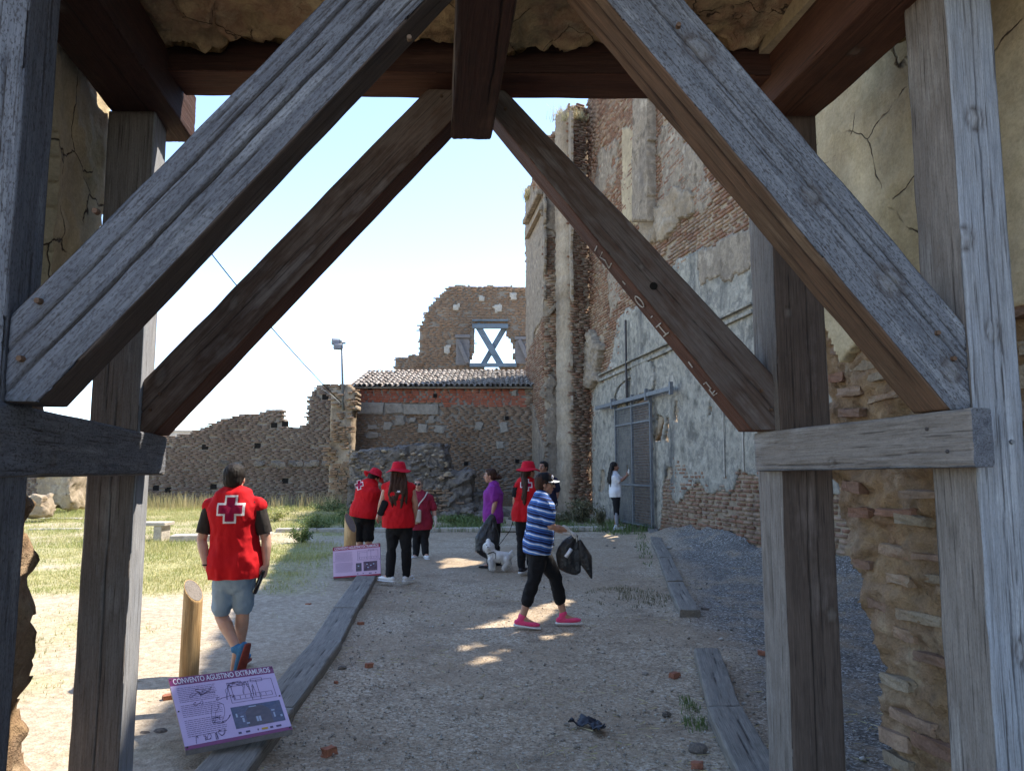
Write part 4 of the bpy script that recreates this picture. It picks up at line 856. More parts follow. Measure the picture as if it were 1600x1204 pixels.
# ------------------------------------------------------------------ timber shoring
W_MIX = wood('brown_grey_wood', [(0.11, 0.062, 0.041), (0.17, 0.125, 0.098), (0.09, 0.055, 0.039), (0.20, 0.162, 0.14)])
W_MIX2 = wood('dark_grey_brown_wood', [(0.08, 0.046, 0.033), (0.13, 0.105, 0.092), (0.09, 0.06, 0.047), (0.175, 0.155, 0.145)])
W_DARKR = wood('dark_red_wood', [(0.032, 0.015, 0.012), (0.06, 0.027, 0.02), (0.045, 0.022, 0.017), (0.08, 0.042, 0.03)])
TIM = thing('timber_shoring', (0, 3.0, 0), 'weathered timber shoring frame of posts and crossing struts propping the gateway', 'timber frame')
def timber(name, A, B, C_, D, ext, mats, cracks=(), knots=(), seed=0, clips=(), dx=0.02, dw=0.005, warp=0.003, under_cracks=(), root=TIM, label=None, wear=0.004):
    """A,B = start edge (first, second side), D,C_ = end edge; front face A-B-C_-D; ext = vector from front to back.
    cracks: (w0, w1, t0, t1, width, depth) across fractions / along fractions; knots: (t, w, r)"""
    A, B, C_, D, ext = [Vector(v) for v in (A, B, C_, D, ext)]
    O = (A + B + C_ + D) / 4 + ext / 2; ax = (((C_ + D) - (A + B)) / 2); L = ax.length; ex = ax.normalized()
    Wv = ((B + C_) - (A + D)) / 2; W = Wv.length; ey = (Wv - ex * Wv.dot(ex)).normalized(); ez = ex.cross(ey); T = ext.length
    R = Matrix((ex, ey, ez)).transposed(); Ri = R.transposed()
    nL = max(8, int(L / dx)); nW = max(8, int(W / dw)); nT = max(6, int(T / (dw * 1.5)))
    a, b, c, d = [np.array(v) for v in (A, B, C_, D)]; e = np.array(ext)
    t = np.linspace(0, 1, nL + 1)[:, None, None]
    per = [(i / nW, 0.0, 0) for i in range(nW)] + [(1.0, j / nT, 1) for j in range(nT)] + [(1 - i / nW, 1.0, 2) for i in range(nW)] + [(0.0, 1 - j / nT, 3) for j in range(nT)]
    w = np.array([p[0] for p in per])[None, :, None]; q = np.array([p[1] for p in per])[None, :, None]; side = np.array([p[2] for p in per])
    P = (a * (1 - w) + b * w) * (1 - t) + (d * (1 - w) + c * w) * t + e * q
    tt = (t[..., 0] + 0 * w[..., 0]); ww = (w[..., 0] + 0 * tt); qq = (q[..., 0] + 0 * tt); tl = tt * L
    nrm = np.zeros(P.shape); en = e / T; wn_ = np.array(ey)
    nrm[:, side == 0] = -en; nrm[:, side == 1] = wn_; nrm[:, side == 2] = en; nrm[:, side == 3] = -wn_
    crack = np.zeros(tt.shape); disp = wear * fbm(tl * 1.3, ww * 3 + side[None] * 7, qq * 3, seed) + 0.0022 * fbm(tl * 6, ww * W * 90, qq * T * 90 + side[None], seed + 1, 3)
    # worn arrises
    cw = np.minimum(ww, 1 - ww) * W; cq = np.minimum(qq, 1 - qq) * T; cor = np.where((side[None] % 2) == 0, cw, cq)
    disp -= 0.007 * np.exp(-(cor / 0.006) ** 2) * (1 + 0.7 * vn(tl * 7, side[None] * 3.3 + 0 * tl, 0, seed + 4))
    lo = fbm(tl * 2.1, 0 * tl, seed * 1.7, seed + 2, 4) ; lo2 = vn(tl * 17, 0 * tl, 3, seed + 3)
    for (cr, sd) in [(x, 0) for x in cracks] + [(x, 1) for x in under_cracks]:
        w0, w1, t0, t1, wd, dp = cr; cen = w0 + (w1 - w0) * tt + (0.05 * lo + 0.012 * lo2) * (0.10 / max(W, .05)) * 1.6
        env = np.clip((tt - t0) / 0.06, 0, 1) * np.clip((t1 - tt) / 0.06, 0, 1); env = env ** 0.5
        var = (ww - cen) * W if sd == 0 else (qq - cen) * T; on = side[None] == sd
        dp = dp * .75; wd_ = .72 * wd * (0.55 + 0.6 * np.abs(vn(tl * 3, 0 * tl, w0 * 50, seed + 5)))
        g = np.exp(-(var / (wd_ + 1e-5)) ** 2) * env * on; disp -= dp * g; crack = np.maximum(crack, g)
    knot = np.zeros(tt.shape)
    for (kt, kw, kr) in knots:
        dl = (tt - kt) * L; dw_ = (ww - kw) * W; r = np.sqrt((dl / 1.15) ** 2 + dw_ ** 2) / kr; on = side[None] == 0
        disp += on * (0.006 * np.exp(-(r * 1.3) ** 2) - 0.004 * np.exp(-((r - 1) / 0.16) ** 2)); knot = np.maximum(knot, on * (0.95 * np.exp(-((r - 1) / 0.14) ** 2) + 0.5 * np.exp(-((r - .5) / 0.08) ** 2) + 0.45 * np.exp(-((r - 1.35) / 0.10) ** 2)))
    core = np.zeros(tt.shape)
    for (kt, kw, kr) in knots:
        r = np.sqrt(((tt - kt) * L / 1.15) ** 2 + ((ww - kw) * W) ** 2) / kr; core = np.maximum(core, (side[None] == 0) * np.exp(-(r / .75) ** 6))
    # slow warp of the whole stick
    wy = warp * fbm(tl * 0.7, 0 * tl, 1, seed + 7, 2); wz = warp * fbm(tl * 0.7, 0 * tl, 2, seed + 8, 2)
    P = P + nrm * disp[..., None] + wn_ * wy[..., None] + en * wz[..., None]
    V = (P.reshape(-1, 3) - np.array(O)) @ np.array(R)
    n = len(per); i = np.arange(nL)[:, None]; k = np.arange(n)[None]; k2 = (k + 1) % n
    Q = np.stack([i * n + k, i * n + k2, (i + 1) * n + k2, (i + 1) * n + k], -1).reshape(-1, 4); sf = np.broadcast_to(side[None], (nL, n)).ravel()
    me = mesh_np(name, V, Q)
    for nm, val in (('crack', crack), ('knot', knot), ('knotcore', core)):
        at_ = me.attributes.new(nm, 'FLOAT', 'POINT'); at_.data.foreach_set('value', np.clip(val, 0, 1).astype(np.float32).ravel())
    mats = mats if isinstance(mats, (list, tuple)) else [mats]
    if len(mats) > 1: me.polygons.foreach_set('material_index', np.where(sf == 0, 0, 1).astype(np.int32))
    me.polygons.foreach_set('use_smooth', np.ones(len(me.polygons), bool))
    bm = bmesh.new(); bm.from_mesh(me)
    bm.verts.ensure_lookup_table()
    for ring in (range(n), range(nL * n, nL * n + n)):
        try: fc = bm.faces.new([bm.verts[x] for x in (ring if ring.start else reversed(ring))]); fc.material_index = min(1, len(mats) - 1)
        except ValueError: pass
    for (pc, pn) in clips:
        co = Ri @ (Vector(pc) - O); no = Ri @ Vector(pn)
        r = bmesh.ops.bisect_plane(bm, geom=bm.verts[:] + bm.edges[:] + bm.faces[:], dist=1e-5, plane_co=co, plane_no=no, clear_outer=True)
        ed = [x for x in r['geom_cut'] if isinstance(x, bmesh.types.BMEdge)]
        bmesh.ops.contextual_create(bm, geom=ed)
    bmesh.ops.recalc_face_normals(bm, faces=bm.faces[:]); bm.to_mesh(me); bm.free()
    o = bpy.data.objects.new(name, me); scene.collection.objects.link(o)
    for m in mats: me.materials.append(m)
    o.parent = root; M4 = R.to_4x4(); M4.translation = O - root.location; o.matrix_local = M4
    if label: o['label'] = label
    return o
def post(x0, x1, y, dy, z0, z1, ext, mats, **k):
    # x0->x1 left/right edge of front face at depth y, y+dy
    A = Vector((x0, y, z0)); B = Vector((x1, y + dy, z0)); C_ = Vector((x1, y + dy, z1)); D = Vector((x0, y, z1))
    return timber('post', A, B, C_, D, ext, mats, **k)
AXD = Vector((-0.2, 1, 0)).normalized()
NP0 = Vector((-1.43, 2.12, 0)); NPD = Vector((1, 0.183, 0)).normalized(); NPN = Vector((-0.183, 1, 0)).normalized()
def npl(px, py, back=0.0): return hit_plane(px, py, NP0 + NPN * back, NPN)
RP0 = Vector((-1.97, 3.78, 0)); RPN = Vector((-0.02, 1, 0)).normalized()
def rpl(px, py, back=0.0): return hit_plane(px, py, RP0 + RPN * back, RPN)
# near posts
post(-1.66, -1.43, 2.07, 0.042, -0.25, 3.75, AXD * 0.22, [W_SILVER, W_GREY], seed=1, cracks=[(.15, .2, 0, .6, .004, .012), (.5, .45, .1, .9, .003, .01), (.75, .8, .3, .8, .003, .01)], under_cracks=[(.3, .35, .1, .7, .003, .01), (.6, .62, .35, .95, .003, .01)], label='bluish grey near left post')
post(1.633, 1.835, 2.68, 0.037, -0.25, 3.75, AXD * 0.22, [W_PALE, W_TAN], seed=2, cracks=[(.42, .55, .05, .98, .004, .014), (.62, .66, .3, .7, .0025, .01), (.2, .25, 0, .3, .003, .01)],
     knots=[(.80, .45, .035), (.685, .08, .034), (.60, .5, .03), (.50, .35, .015), (.32, .7, .04), (.13, .6, .04)], label='pale bleached near right post')
# rear posts
post(-2.09, -1.85, 3.75, 0.005, -0.25, 3.50, AXD * 0.24, [W_TAN, W_PALE], seed=3, cracks=[(.50, .52, 0, .62, .005, .016), (.3, .3, .55, .9, .003, .01)], label='left rear post with a sunlit right side')
post(1.344, 1.60, 3.80, 0.005, -0.25, 3.50, AXD * 0.24, [W_DARK, W_TAN], seed=4, cracks=[(.45, .5, 0, .55, .008, .02), (.7, .6, .2, .95, .004, .014), (.25, .3, .5, 1, .003, .01)], knots=[(.72, .25, .025), (.32, .85, .03)], label='dark right rear post split by long cracks')
# near struts
clipz = (Vector((0, 0, 1.845)), Vector((0, 0, -1)))
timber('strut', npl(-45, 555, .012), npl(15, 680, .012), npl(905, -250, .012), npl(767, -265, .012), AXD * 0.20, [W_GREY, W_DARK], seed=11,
       cracks=[(.30, .22, .0, .97, .0055, .02), (.62, .55, .0, .75, .008, .03), (.80, .72, .25, .97, .003, .012), (.12, .12, .3, .9, .003, .01), (.45, .40, .4, .98, .003, .012), (.9, .85, .5, .9, .002, .01)],
       under_cracks=[(.5, .55, .3, .9, .006, .012)], clips=[clipz, (Vector((-1.43, 2.12, 0)), -NPD)], label='big grey near strut rising from lower left')
cz2 = (Vector((0, 0, 1.865)), Vector((0, 0, -1)))
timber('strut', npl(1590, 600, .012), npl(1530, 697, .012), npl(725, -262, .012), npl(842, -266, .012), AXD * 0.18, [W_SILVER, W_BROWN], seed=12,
       cracks=[(.40, .45, .02, .99, .0055, .018), (.25, .2, .02, .4, .004, .014), (.62, .6, .3, .6, .0025, .01)], under_cracks=[(.35, .3, .1, .95, .012, .025), (.7, .75, .3, .9, .005, .012)],
       knots=[(.09, .60, .035), (.23, .45, .045), (.385, .5, .03), (.63, .35, .045)], clips=[cz2, (Vector((1.633, 2.68, 0)), NPD)], label='speckled grey near strut falling to the right post')
# rear struts
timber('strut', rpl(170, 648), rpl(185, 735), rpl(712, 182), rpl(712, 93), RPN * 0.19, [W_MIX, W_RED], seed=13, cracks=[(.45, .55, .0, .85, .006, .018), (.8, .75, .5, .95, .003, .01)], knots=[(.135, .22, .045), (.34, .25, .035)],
       clips=[(Vector((0, 0, 1.83)), Vector((0, 0, -1))), (Vector((-1.85, 3.8, 0)), Vector((-1, 0, 0)))], label='brown rear strut with two large knots on the left')
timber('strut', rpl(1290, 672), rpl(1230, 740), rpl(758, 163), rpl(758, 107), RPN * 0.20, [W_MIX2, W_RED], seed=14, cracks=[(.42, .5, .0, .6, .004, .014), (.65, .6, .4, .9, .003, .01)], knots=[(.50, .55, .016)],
       clips=[(Vector((0, 0, 1.855)), Vector((0, 0, -1))), (Vector((1.344, 3.8, 0)), Vector((1, 0, 0)))], label='dark rear strut with scratched letters underneath')
# planks tying the near and rear posts
def plank(a, b, zt0, zb0, zt1, zb1, out, th, mats, **k):
    (x0, y0), (x1, y1) = a, b
    return timber('tie_beam', Vector((x0, y0, zt0)), Vector((x0, y0, zb0)), Vector((x1, y1, zb1)), Vector((x1, y1, zt1)), out * th, mats, **k)
plank((1.55, 2.56), (1.262, 3.96), 1.865, 1.665, 1.845, 1.648, Vector((1, .2, 0)).normalized(), 0.082, [W_TAN, W_GREY], seed=21, cracks=[(.72, .8, .0, .35, .003, .01), (.92, .85, .3, .95, .005, .014), (.35, .3, .7, .95, .002, .008)], knots=[(.55, .85, .02)], warp=.004, label='right tie beam between the posts')
plank((-1.405, 2.02), (-1.785, 3.93), 1.845, 1.632, 1.825, 1.628, Vector((-1, -.2, 0)).normalized(), 0.078, [W_SILVER, W_TAN], seed=22, cracks=[(.3, .35, .0, .3, .003, .01)], knots=[(.25, .75, .018)], warp=.003, label='left tie beam between the posts')
# wall plates, ridge beam, lintel
def beam(name, x0, x1, y0, x2, x3, y1, z0, z1, mats, **k):
    # underside is the "front" face: corners near-left x0, near-right x1 at y0; far x2,x3 at y1
    return timber(name, Vector((x0, y0, z0)), Vector((x1, y0, z0)), Vector((x3, y1, z0)), Vector((x2, y1, z0)), Vector((0, 0, z1 - z0)), mats, **k)
beam('wall_plate', -1.82, -1.53, 2.0, -2.13, -1.80, 4.12, 3.5, 3.77, [W_DARKR, W_DARKR], seed=31, cracks=[(.5, .6, .1, .9, .006, .015)], knots=[(.4, .4, .04)], label='left wall plate overhead')
beam('wall_plate', 1.50, 1.80, 2.2, 1.27, 1.58, 4.0, 3.5, 3.77, [W_RED, W_RED], seed=32, cracks=[(.4, .45, .1, .9, .006, .012)], knots=[(.55, .5, .03)], label='right wall plate overhead')
beam('ridge_beam', -0.13, 0.10, 1.9, -0.318, -0.108, 3.80, 3.37, 3.60, [W_DARKR, W_BROWN], seed=33, cracks=[(.72, .8, .0, .8, .006, .02)], label='short ridge beam the struts meet at')
timber('lintel', Vector((-1.76, 3.64, 3.89)), Vector((-1.76, 3.64, 3.66)), Vector((1.34, 3.66, 3.64)), Vector((1.34, 3.66, 3.87)), Vector((0, .26, 0)), [W_DARKR, W_RED], seed=34, cracks=[(.5, .45, .2, .8, .003, .008)], label='rear lintel beam')
timber('lintel', Vector((-1.7, 2.08, 3.98)), Vector((-1.7, 2.08, 3.76)), Vector((1.9, 2.7, 3.76)), Vector((1.9, 2.7, 3.98)), Vector((-.04, .2, 0)), [W_GREY, W_BROWN], seed=35)
# scratched chalk letters under the right rear strut, a black disc for a bolt hole's shade and small bolts
def chalk():
    A, B = rpl(758, 163), rpl(1230, 740)          # lower arris of the strut
    ex = (B - A).normalized(); Nn = -(ex.cross(RPN)).normalized()
    if Nn.z > 0: Nn = -Nn
    L = (B - A).length; bm = bmesh.new()
    def st(pts, t, s=0.045):
        P = [A + ex * ((.364 + .551 * t) * L + y * s) + RPN * (0.09 + x * s) + Nn * 0.003 for x, y in pts]
        tube(bm, P, [0.0034] * len(P), RPN, 5, caps=False)
    st([(-1, -.8), (1, -.8), (.2, 0), (1, .9), (-1, .9)], .10); st([(.9, -1), (-.9, -1)], .075)
    st([(math.cos(a) * .9, math.sin(a) * .8) for a in np.linspace(0, 6.3, 12)], .31); st([(0, -.4), (0, .4)], .215, .03)
    st([(-1.2, -.7), (1.2, -.7)], .45); st([(-1.2, .7), (1.2, .7)], .45); st([(0, -.7), (0, .7)], .45)
    st([(-.3, 0), (.3, 0)], .385, .05); st([(0, -.4), (.2, .5)], .62, .04)
    st([(.9, -.8), (-.3, -.9), (-.2, 0), (.6, .1), (.7, .9), (-.8, .8)], .74); st([(-1, -.6), (1, -.3)], .77, .035)
    o = bm_obj('chalk_letters', bm, CHALK, TIM); o['kind'] = 'stuff'
CHALK = simple('chalk_white', (0.55, 0.52, 0.47), rough=0.9, bd=0)
chalk()
bm = bmesh.new(); p = rpl(1021, 447); bmesh.ops.create_cone(bm, cap_ends=True, segments=16, radius1=.02, radius2=.02, depth=.012, matrix=Matrix.Translation(p) @ Matrix.Rotation(math.pi / 2, 4, 'X')); bm_obj('peg_hole_shade', bm, HOLE_SHADE, TIM)  # black disc on the strut, the hole's shade as colour
for px, py, r in ((1581, 690, .009), ):
    bm = bmesh.new(); p = npl(px, py, -.004); bmesh.ops.create_cone(bm, cap_ends=True, segments=12, radius1=r, radius2=r * .8, depth=.014, matrix=Matrix.Translation(p) @ Matrix.Rotation(math.pi / 2, 4, 'X')); bm_obj('bolt', bm, GATE_M, TIM)
for px, py in ((60, 470), (32, 560), (150, 330), (640, 60), (1490, 560), (1465, 520), (1060, 40)):
    bm = bmesh.new(); bmesh.ops.create_cone(bm, cap_ends=True, segments=14, radius1=.010, radius2=.008, depth=.018, matrix=Matrix.Translation(npl(px, py, .006)) @ Matrix.Rotation(math.pi / 2, 4, 'X')); bm_obj('wooden_peg', bm, W_BROWN, TIM)
for px, py in ((235, 640), (250, 615), (690, 150), (1205, 640), (1190, 610), (790, 170)):
    bm = bmesh.new(); bmesh.ops.create_cone(bm, cap_ends=True, segments=14, radius1=.009, radius2=.007, depth=.018, matrix=Matrix.Translation(rpl(px, py, -.004)) @ Matrix.Rotation(math.pi / 2, 4, 'X')); bm_obj('wooden_peg', bm, W_BROWN, TIM)
for px, py in ((1448, 670), (1480, 705)):
    bm = bmesh.new(); P_ = hit_plane(px, py, (1.55, 2.56, 1.7), Vector((1, .2, 0))); bmesh.ops.create_uvsphere(bm, u_segments=10, v_segments=6, radius=.007, matrix=Matrix.Translation(P_)); bm_obj('bolt', bm, IRON, TIM)

# ------------------------------------------------------------------ sleepers along the path
def sleeper(pts, w, label, seed, z=0.085, h=0.1):
    (xa, ya), (xb, yb) = pts; r = thing('timber_sleeper', ((xa + xb) / 2, (ya + yb) / 2, gz0((ya + yb) / 2)), label, 'sleeper', 'timber sleepers edging the path')
    za, zb = gz0(ya) + z, gz0(yb) + z
    timber('plank', Vector((xa - w / 2, ya, za)), Vector((xa + w / 2, ya, za)), Vector((xb + w / 2, yb, zb)), Vector((xb - w / 2, yb, zb)), Vector((0, 0, -h)), [W_SLEEPER, W_SLEEPER], seed=seed, cracks=[(.4, .5, .1, .7, .004, .01), (.7, .65, .4, .95, .003, .01)], root=r, dw=0.012, dx=0.04, warp=.01, wear=.006)
SL = [(((-1.47, 3.2), (-1.585, 5.25)), .28, 'nearest left sleeper, running out of the bottom of the view'), (((-1.59, 5.27), (-1.675, 7.12)), .27, 'left sleeper beyond the near information panel, with a long split'),
      (((-1.70, 7.16), (-1.83, 8.55)), .27, 'left sleeper third from the front, its end lifted over the next'), (((-1.84, 8.58), (-2.03, 10.9)), .27, 'farthest left sleeper, ending at the small information panel'),
      (((1.24, 3.6), (1.43, 5.3)), .24, 'nearest right sleeper at the bottom edge'), (((1.435, 5.32), (1.70, 6.85)), .22, 'right sleeper with the grass tuft along its left edge'),
      (((1.93, 8.45), (2.17, 10.3)), .22, 'right sleeper just beyond the gap in the edging'), (((2.18, 10.33), (2.50, 12.6)), .22, 'second right sleeper beyond the gap'), (((2.51, 12.63), (2.80, 14.9)), .22, 'third right sleeper beyond the gap'), (((2.81, 14.93), (3.22, 17.7)), .22, 'farthest right sleeper, ending at the mesh gate')]
for i, (p, w, lb) in enumerate(SL): sleeper(p, w, lb, 50 + i)
# ------------------------------------------------------------------ people
def cloth_mat(name, c, c2=None, rough=0.85, weave=180):
    m, nt, b = nodes_of(name); v = obj_co(nt); n1 = noise_t(nt, v, 5, 4); n2 = noise_t(nt, v, weave, 2)
    col = mixc(nt, ramp(nt, n1, 0.3, 0.7), c, c2 or tuple(x * 0.82 for x in c)); nt.links.new(col, b.inputs['Base Color'])
    b.inputs['Roughness'].default_value = rough; b.inputs['Specular IOR Level'].default_value = 0.2
    n3 = noise_t(nt, scaled(nt, v, (1, 1, .5)), 11, 3, .5)
    bump(nt, b, [(n3, .6, .02), (n2, .3, .001)], 1); return m
def skin_mat(name, c):
    m, nt, b = nodes_of(name); v = obj_co(nt); n1 = noise_t(nt, v, 14, 4)
    col = mixc(nt, ramp(nt, n1, 0.3, 0.7), c, (c[0] * .92, c[1] * .82, c[2] * .78)); nt.links.new(col, b.inputs['Base Color'])
    b.inputs['Roughness'].default_value = 0.5; b.inputs['Subsurface Weight'].default_value = 0.08; b.inputs['Subsurface Scale'].default_value = 0.01; return m
def hair_mat(name, c):
    m, nt, b = nodes_of(name); v = obj_co(nt); n = noise_t(nt, scaled(nt, v, (70, 70, 7)), 1, 3)
    col = mixc(nt, ramp(nt, n, 0.3, 0.7), c, tuple(x * 1.9 for x in c)); nt.links.new(col, b.inputs['Base Color']); b.inputs['Roughness'].default_value = 0.65; b.inputs['Specular IOR Level'].default_value = 0.2
    bump(nt, b, [(n, .9, .008)], 1); return m
SK1 = skin_mat('tanned_skin', (0.42, 0.235, 0.16)); SK2 = skin_mat('light_skin', (0.50, 0.31, 0.23)); SK3 = skin_mat('brown_skin', (0.30, 0.155, 0.10))
HAIR_B = hair_mat('black_hair', (0.012, 0.010, 0.009)); HAIR_BR = hair_mat('brown_hair', (0.030, 0.014, 0.009)); HAIR_G = hair_mat('greying_hair', (0.12, 0.095, 0.075))
RED = cloth_mat('red_vest_cloth', (0.52, 0.008, 0.014)); RED2 = cloth_mat('red_hat_cloth', (0.55, 0.01, 0.03)); MAROON = cloth_mat('maroon_shirt_cloth', (0.24, 0.018, 0.04))
BLACK = cloth_mat('black_cloth', (0.012, 0.012, 0.014)); NAVY = cloth_mat('navy_cloth', (0.02, 0.02, 0.045)); PURPLE = cloth_mat('purple_cloth', (0.24, 0.035, 0.27)); CHAR = cloth_mat('charcoal_cloth', (0.035, 0.03, 0.028))
DENIM = cloth_mat('light_denim', (0.17, 0.25, 0.34), (0.27, 0.36, 0.45), weave=260); WHITE_C = cloth_mat('white_cloth', (0.70, 0.70, 0.72)); LBLUE = cloth_mat('light_blue_cloth', (0.18, 0.42, 0.55)); GREYC = cloth_mat('grey_leggings', (0.24, 0.25, 0.28)); CREAM = cloth_mat('cream_bag_cloth', (0.5, 0.45, 0.38))
SHOE_W = simple('white_shoe', (0.68, 0.68, 0.68), (0.6, 0.6, 0.6), 20, 0.5, 60, 0.001, 0.05); SHOE_D = simple('dark_shoe', (0.03, 0.03, 0.035), bd=0.001); SHOE_PK = simple('pink_shoe', (0.75, 0.04, 0.16), (0.8, 0.10, 0.22), bd=0.001); SHOE_BL = simple('blue_shoe', (0.03, 0.12, 0.26), (0.05, 0.18, 0.34), bd=0.001); SOLE_R = simple('rust_sole', (0.25, 0.055, 0.04), bd=0.001)
GLOVE = simple('latex_glove', (0.62, 0.60, 0.56), rough=0.4, bd=0.001, fine=.05); LENS = simple('dark_lens', (0.008, 0.008, 0.01), rough=0.12, bd=0, spec=.6); LIP = simple('lip', (0.30, 0.09, 0.08), bd=0); EYE_D = simple('eye_dark', (0.02, 0.012, 0.01), rough=.2, bd=0); EYE_W = simple('eye_white', (0.6, 0.58, 0.55), rough=.3, bd=0)
def stripe_mat():
    m, nt, b = nodes_of('striped_blue_cloth'); v = obj_co(nt); sx = nt.nodes.new('ShaderNodeSeparateXYZ'); nt.links.new(v, sx.inputs[0])
    w = noise_t(nt, v, 6, 2); ad = N_(nt, 'ShaderNodeMath', operation='MULTIPLY_ADD'); nt.links.new(w, ad.inputs[0]); ad.inputs[1].default_value = 0.035; nt.links.new(sx.outputs[2], ad.inputs[2])
    # the shirt slopes a little with the stoop
    a2 = N_(nt, 'ShaderNodeMath', operation='MULTIPLY_ADD'); nt.links.new(sx.outputs[0], a2.inputs[0]); a2.inputs[1].default_value = 0.22; nt.links.new(ad.outputs[0], a2.inputs[2])
    fr = N_(nt, 'ShaderNodeMath', operation='MULTIPLY'); nt.links.new(a2.outputs[0], fr.inputs[0]); fr.inputs[1].default_value = 1 / 0.088
    f2 = N_(nt, 'ShaderNodeMath', operation='FRACT'); nt.links.new(fr.outputs[0], f2.inputs[0])
    r = nt.nodes.new('ShaderNodeValToRGB'); r.color_ramp.interpolation = 'CONSTANT'; e = r.color_ramp.elements
    cols = [(0, (.006, .012, .06)), (.24, (.03, .11, .38)), (.34, (.012, .03, .14)), (.50, (.05, .16, .46)), (.70, (.62, .66, .78)), (.84, (.06, .17, .46)), (.94, (.03, .08, .28))]
    while len(e) < len(cols): e.new(.5)
    for k, (p, c) in enumerate(cols): e[k].position = p; e[k].color = (*c, 1)
    nt.links.new(f2.outputs[0], r.inputs[0]); nt.links.new(r.outputs[0], b.inputs['Base Color']); b.inputs['Roughness'].default_value = .85
    n3 = noise_t(nt, v, 10, 3); bump(nt, b, [(n3, .6, .02)], 1); return m
STRIPE = stripe_mat()

def remesh(name, bm, mat, root, voxel=0.010, fold=0.0, smooth_it=3, seed=0, fscale=(14, 14, 7), clips=()):
    me = bpy.data.meshes.new(name); bm.to_mesh(me); bm.free(); o = bpy.data.objects.new('tmp', me); scene.collection.objects.link(o)
    md = o.modifiers.new('r', 'REMESH'); md.mode = 'VOXEL'; md.voxel_size = voxel; md.use_smooth_shade = True
    if smooth_it: s_ = o.modifiers.new('s', 'SMOOTH'); s_.factor = 0.5; s_.iterations = smooth_it
    dg = bpy.context.evaluated_depsgraph_get(); ev = o.evaluated_get(dg); m2 = bpy.data.meshes.new_from_object(ev, depsgraph=dg)
    bpy.data.objects.remove(o); bpy.data.meshes.remove(me); m2.name = name
    if clips:
        b2 = bmesh.new(); b2.from_mesh(m2)
        for (pc, pn) in clips: bmesh.ops.bisect_plane(b2, geom=b2.verts[:] + b2.edges[:] + b2.faces[:], plane_co=pc, plane_no=pn, clear_outer=True)
        b2.to_mesh(m2); b2.free()
    n = len(m2.vertices); co = np.empty(n * 3, np.float32); m2.vertices.foreach_get('co', co); co = co.reshape(-1, 3)
    if fold and n:
        no = np.empty(n * 3, np.float32); m2.vertices.foreach_get('normal', no); no = no.reshape(-1, 3)
        d = fbm(co[:, 0] * fscale[0], co[:, 1] * fscale[1], co[:, 2] * fscale[2], seed, 3); d = (1 - np.abs(d) * 2.2) * 0.6
        co = co + no * (d * fold)[:, None]
    co = co - np.array(root.location, np.float32); m2.vertices.foreach_set('co', co.astype(np.float32).ravel())
    m2.polygons.foreach_set('use_smooth', np.ones(len(m2.polygons), bool)); m2.update()
    return link(name, m2, mat, root)

def hand(bm, wrist, tip, palm_n, s, curl=0.35, side=1):
    """palm and five separate, unequal, bent fingers from wrist towards tip"""
    wrist, tip = Vector(wrist), Vector(tip); d = (tip - wrist).normalized(); n = Vector(palm_n); n = (n - d * n.dot(d)).normalized(); w = d.cross(n).normalized() * side
    L = 0.18 * s
    tube(bm, [wrist - d * .02 * s, wrist + d * .02 * s, wrist + d * .06 * s, wrist + d * .095 * s], [(.024 * s, .019 * s), (.031 * s, .018 * s), (.04 * s, .016 * s), (.038 * s, .013 * s)], w, 10)
    for k, (off, ln) in enumerate(((-.029, .066), (-.010, .078), (.010, .073), (.028, .056))):
        b0 = wrist + d * .085 * s + w * off * s; a = curl * (1 + .12 * k); P = [b0]; cur = d.copy()
        for seg, fr in enumerate((.42, .32, .26)):
            cur = (cur * math.cos(a) + n * math.sin(a)).normalized(); P.append(P[-1] + cur * ln * fr * s * 1.1)
        tube(bm, P, [.0098 * s, .0092 * s, .0085 * s, .0072 * s], w, 8)
    b0 = wrist + d * .03 * s - w * .028 * s; P = [b0, b0 + (d * .6 - w * .65 + n * .25).normalized() * .038 * s]; P.append(P[-1] + (d * .9 - w * .1 + n * .4).normalized() * .032 * s)
    tube(bm, P, [.013 * s, .0115 * s, .0095 * s], n, 8)

def head(bm, c, s, fwd, up):
    fwd = (fwd - up * fwd.dot(up)).normalized(); sd = fwd.cross(up).normalized(); R = Matrix((sd, fwd, up)).transposed()
    P = lambda x, y, z: c + (sd * x + fwd * y + up * z) * s
    ellipsoid(bm, P(0, -.006, .026), (.073 * s, .094 * s, .088 * s), R)
    ellipsoid(bm, P(0, .022, -.045), (.056 * s, .066 * s, .070 * s), R)
    ellipsoid(bm, P(0, .060, -.088), (.024 * s, .022 * s, .020 * s), R, 10)
    tube(bm, [P(0, .085, .018), P(0, .100, -.012), P(0, .108, -.030)], [(.009 * s, .012 * s), (.012 * s, .014 * s), (.016 * s, .012 * s)], sd, 8)
    ellipsoid(bm, P(0, .080, .034), (.05 * s, .014 * s, .012 * s), R, 10)
    ellipsoid(bm, P(0, .082, -.058), (.024 * s, .012 * s, .010 * s), R, 10)
    for q in (-1, 1):
        ellipsoid(bm, P(q * .073, -.004, -.008), (.010 * s, .020 * s, .031 * s), R, 10); ellipsoid(bm, P(q * .040, .055, -.02), (.024 * s, .022 * s, .022 * s), R, 10)
    return P, sd, fwd, up, R

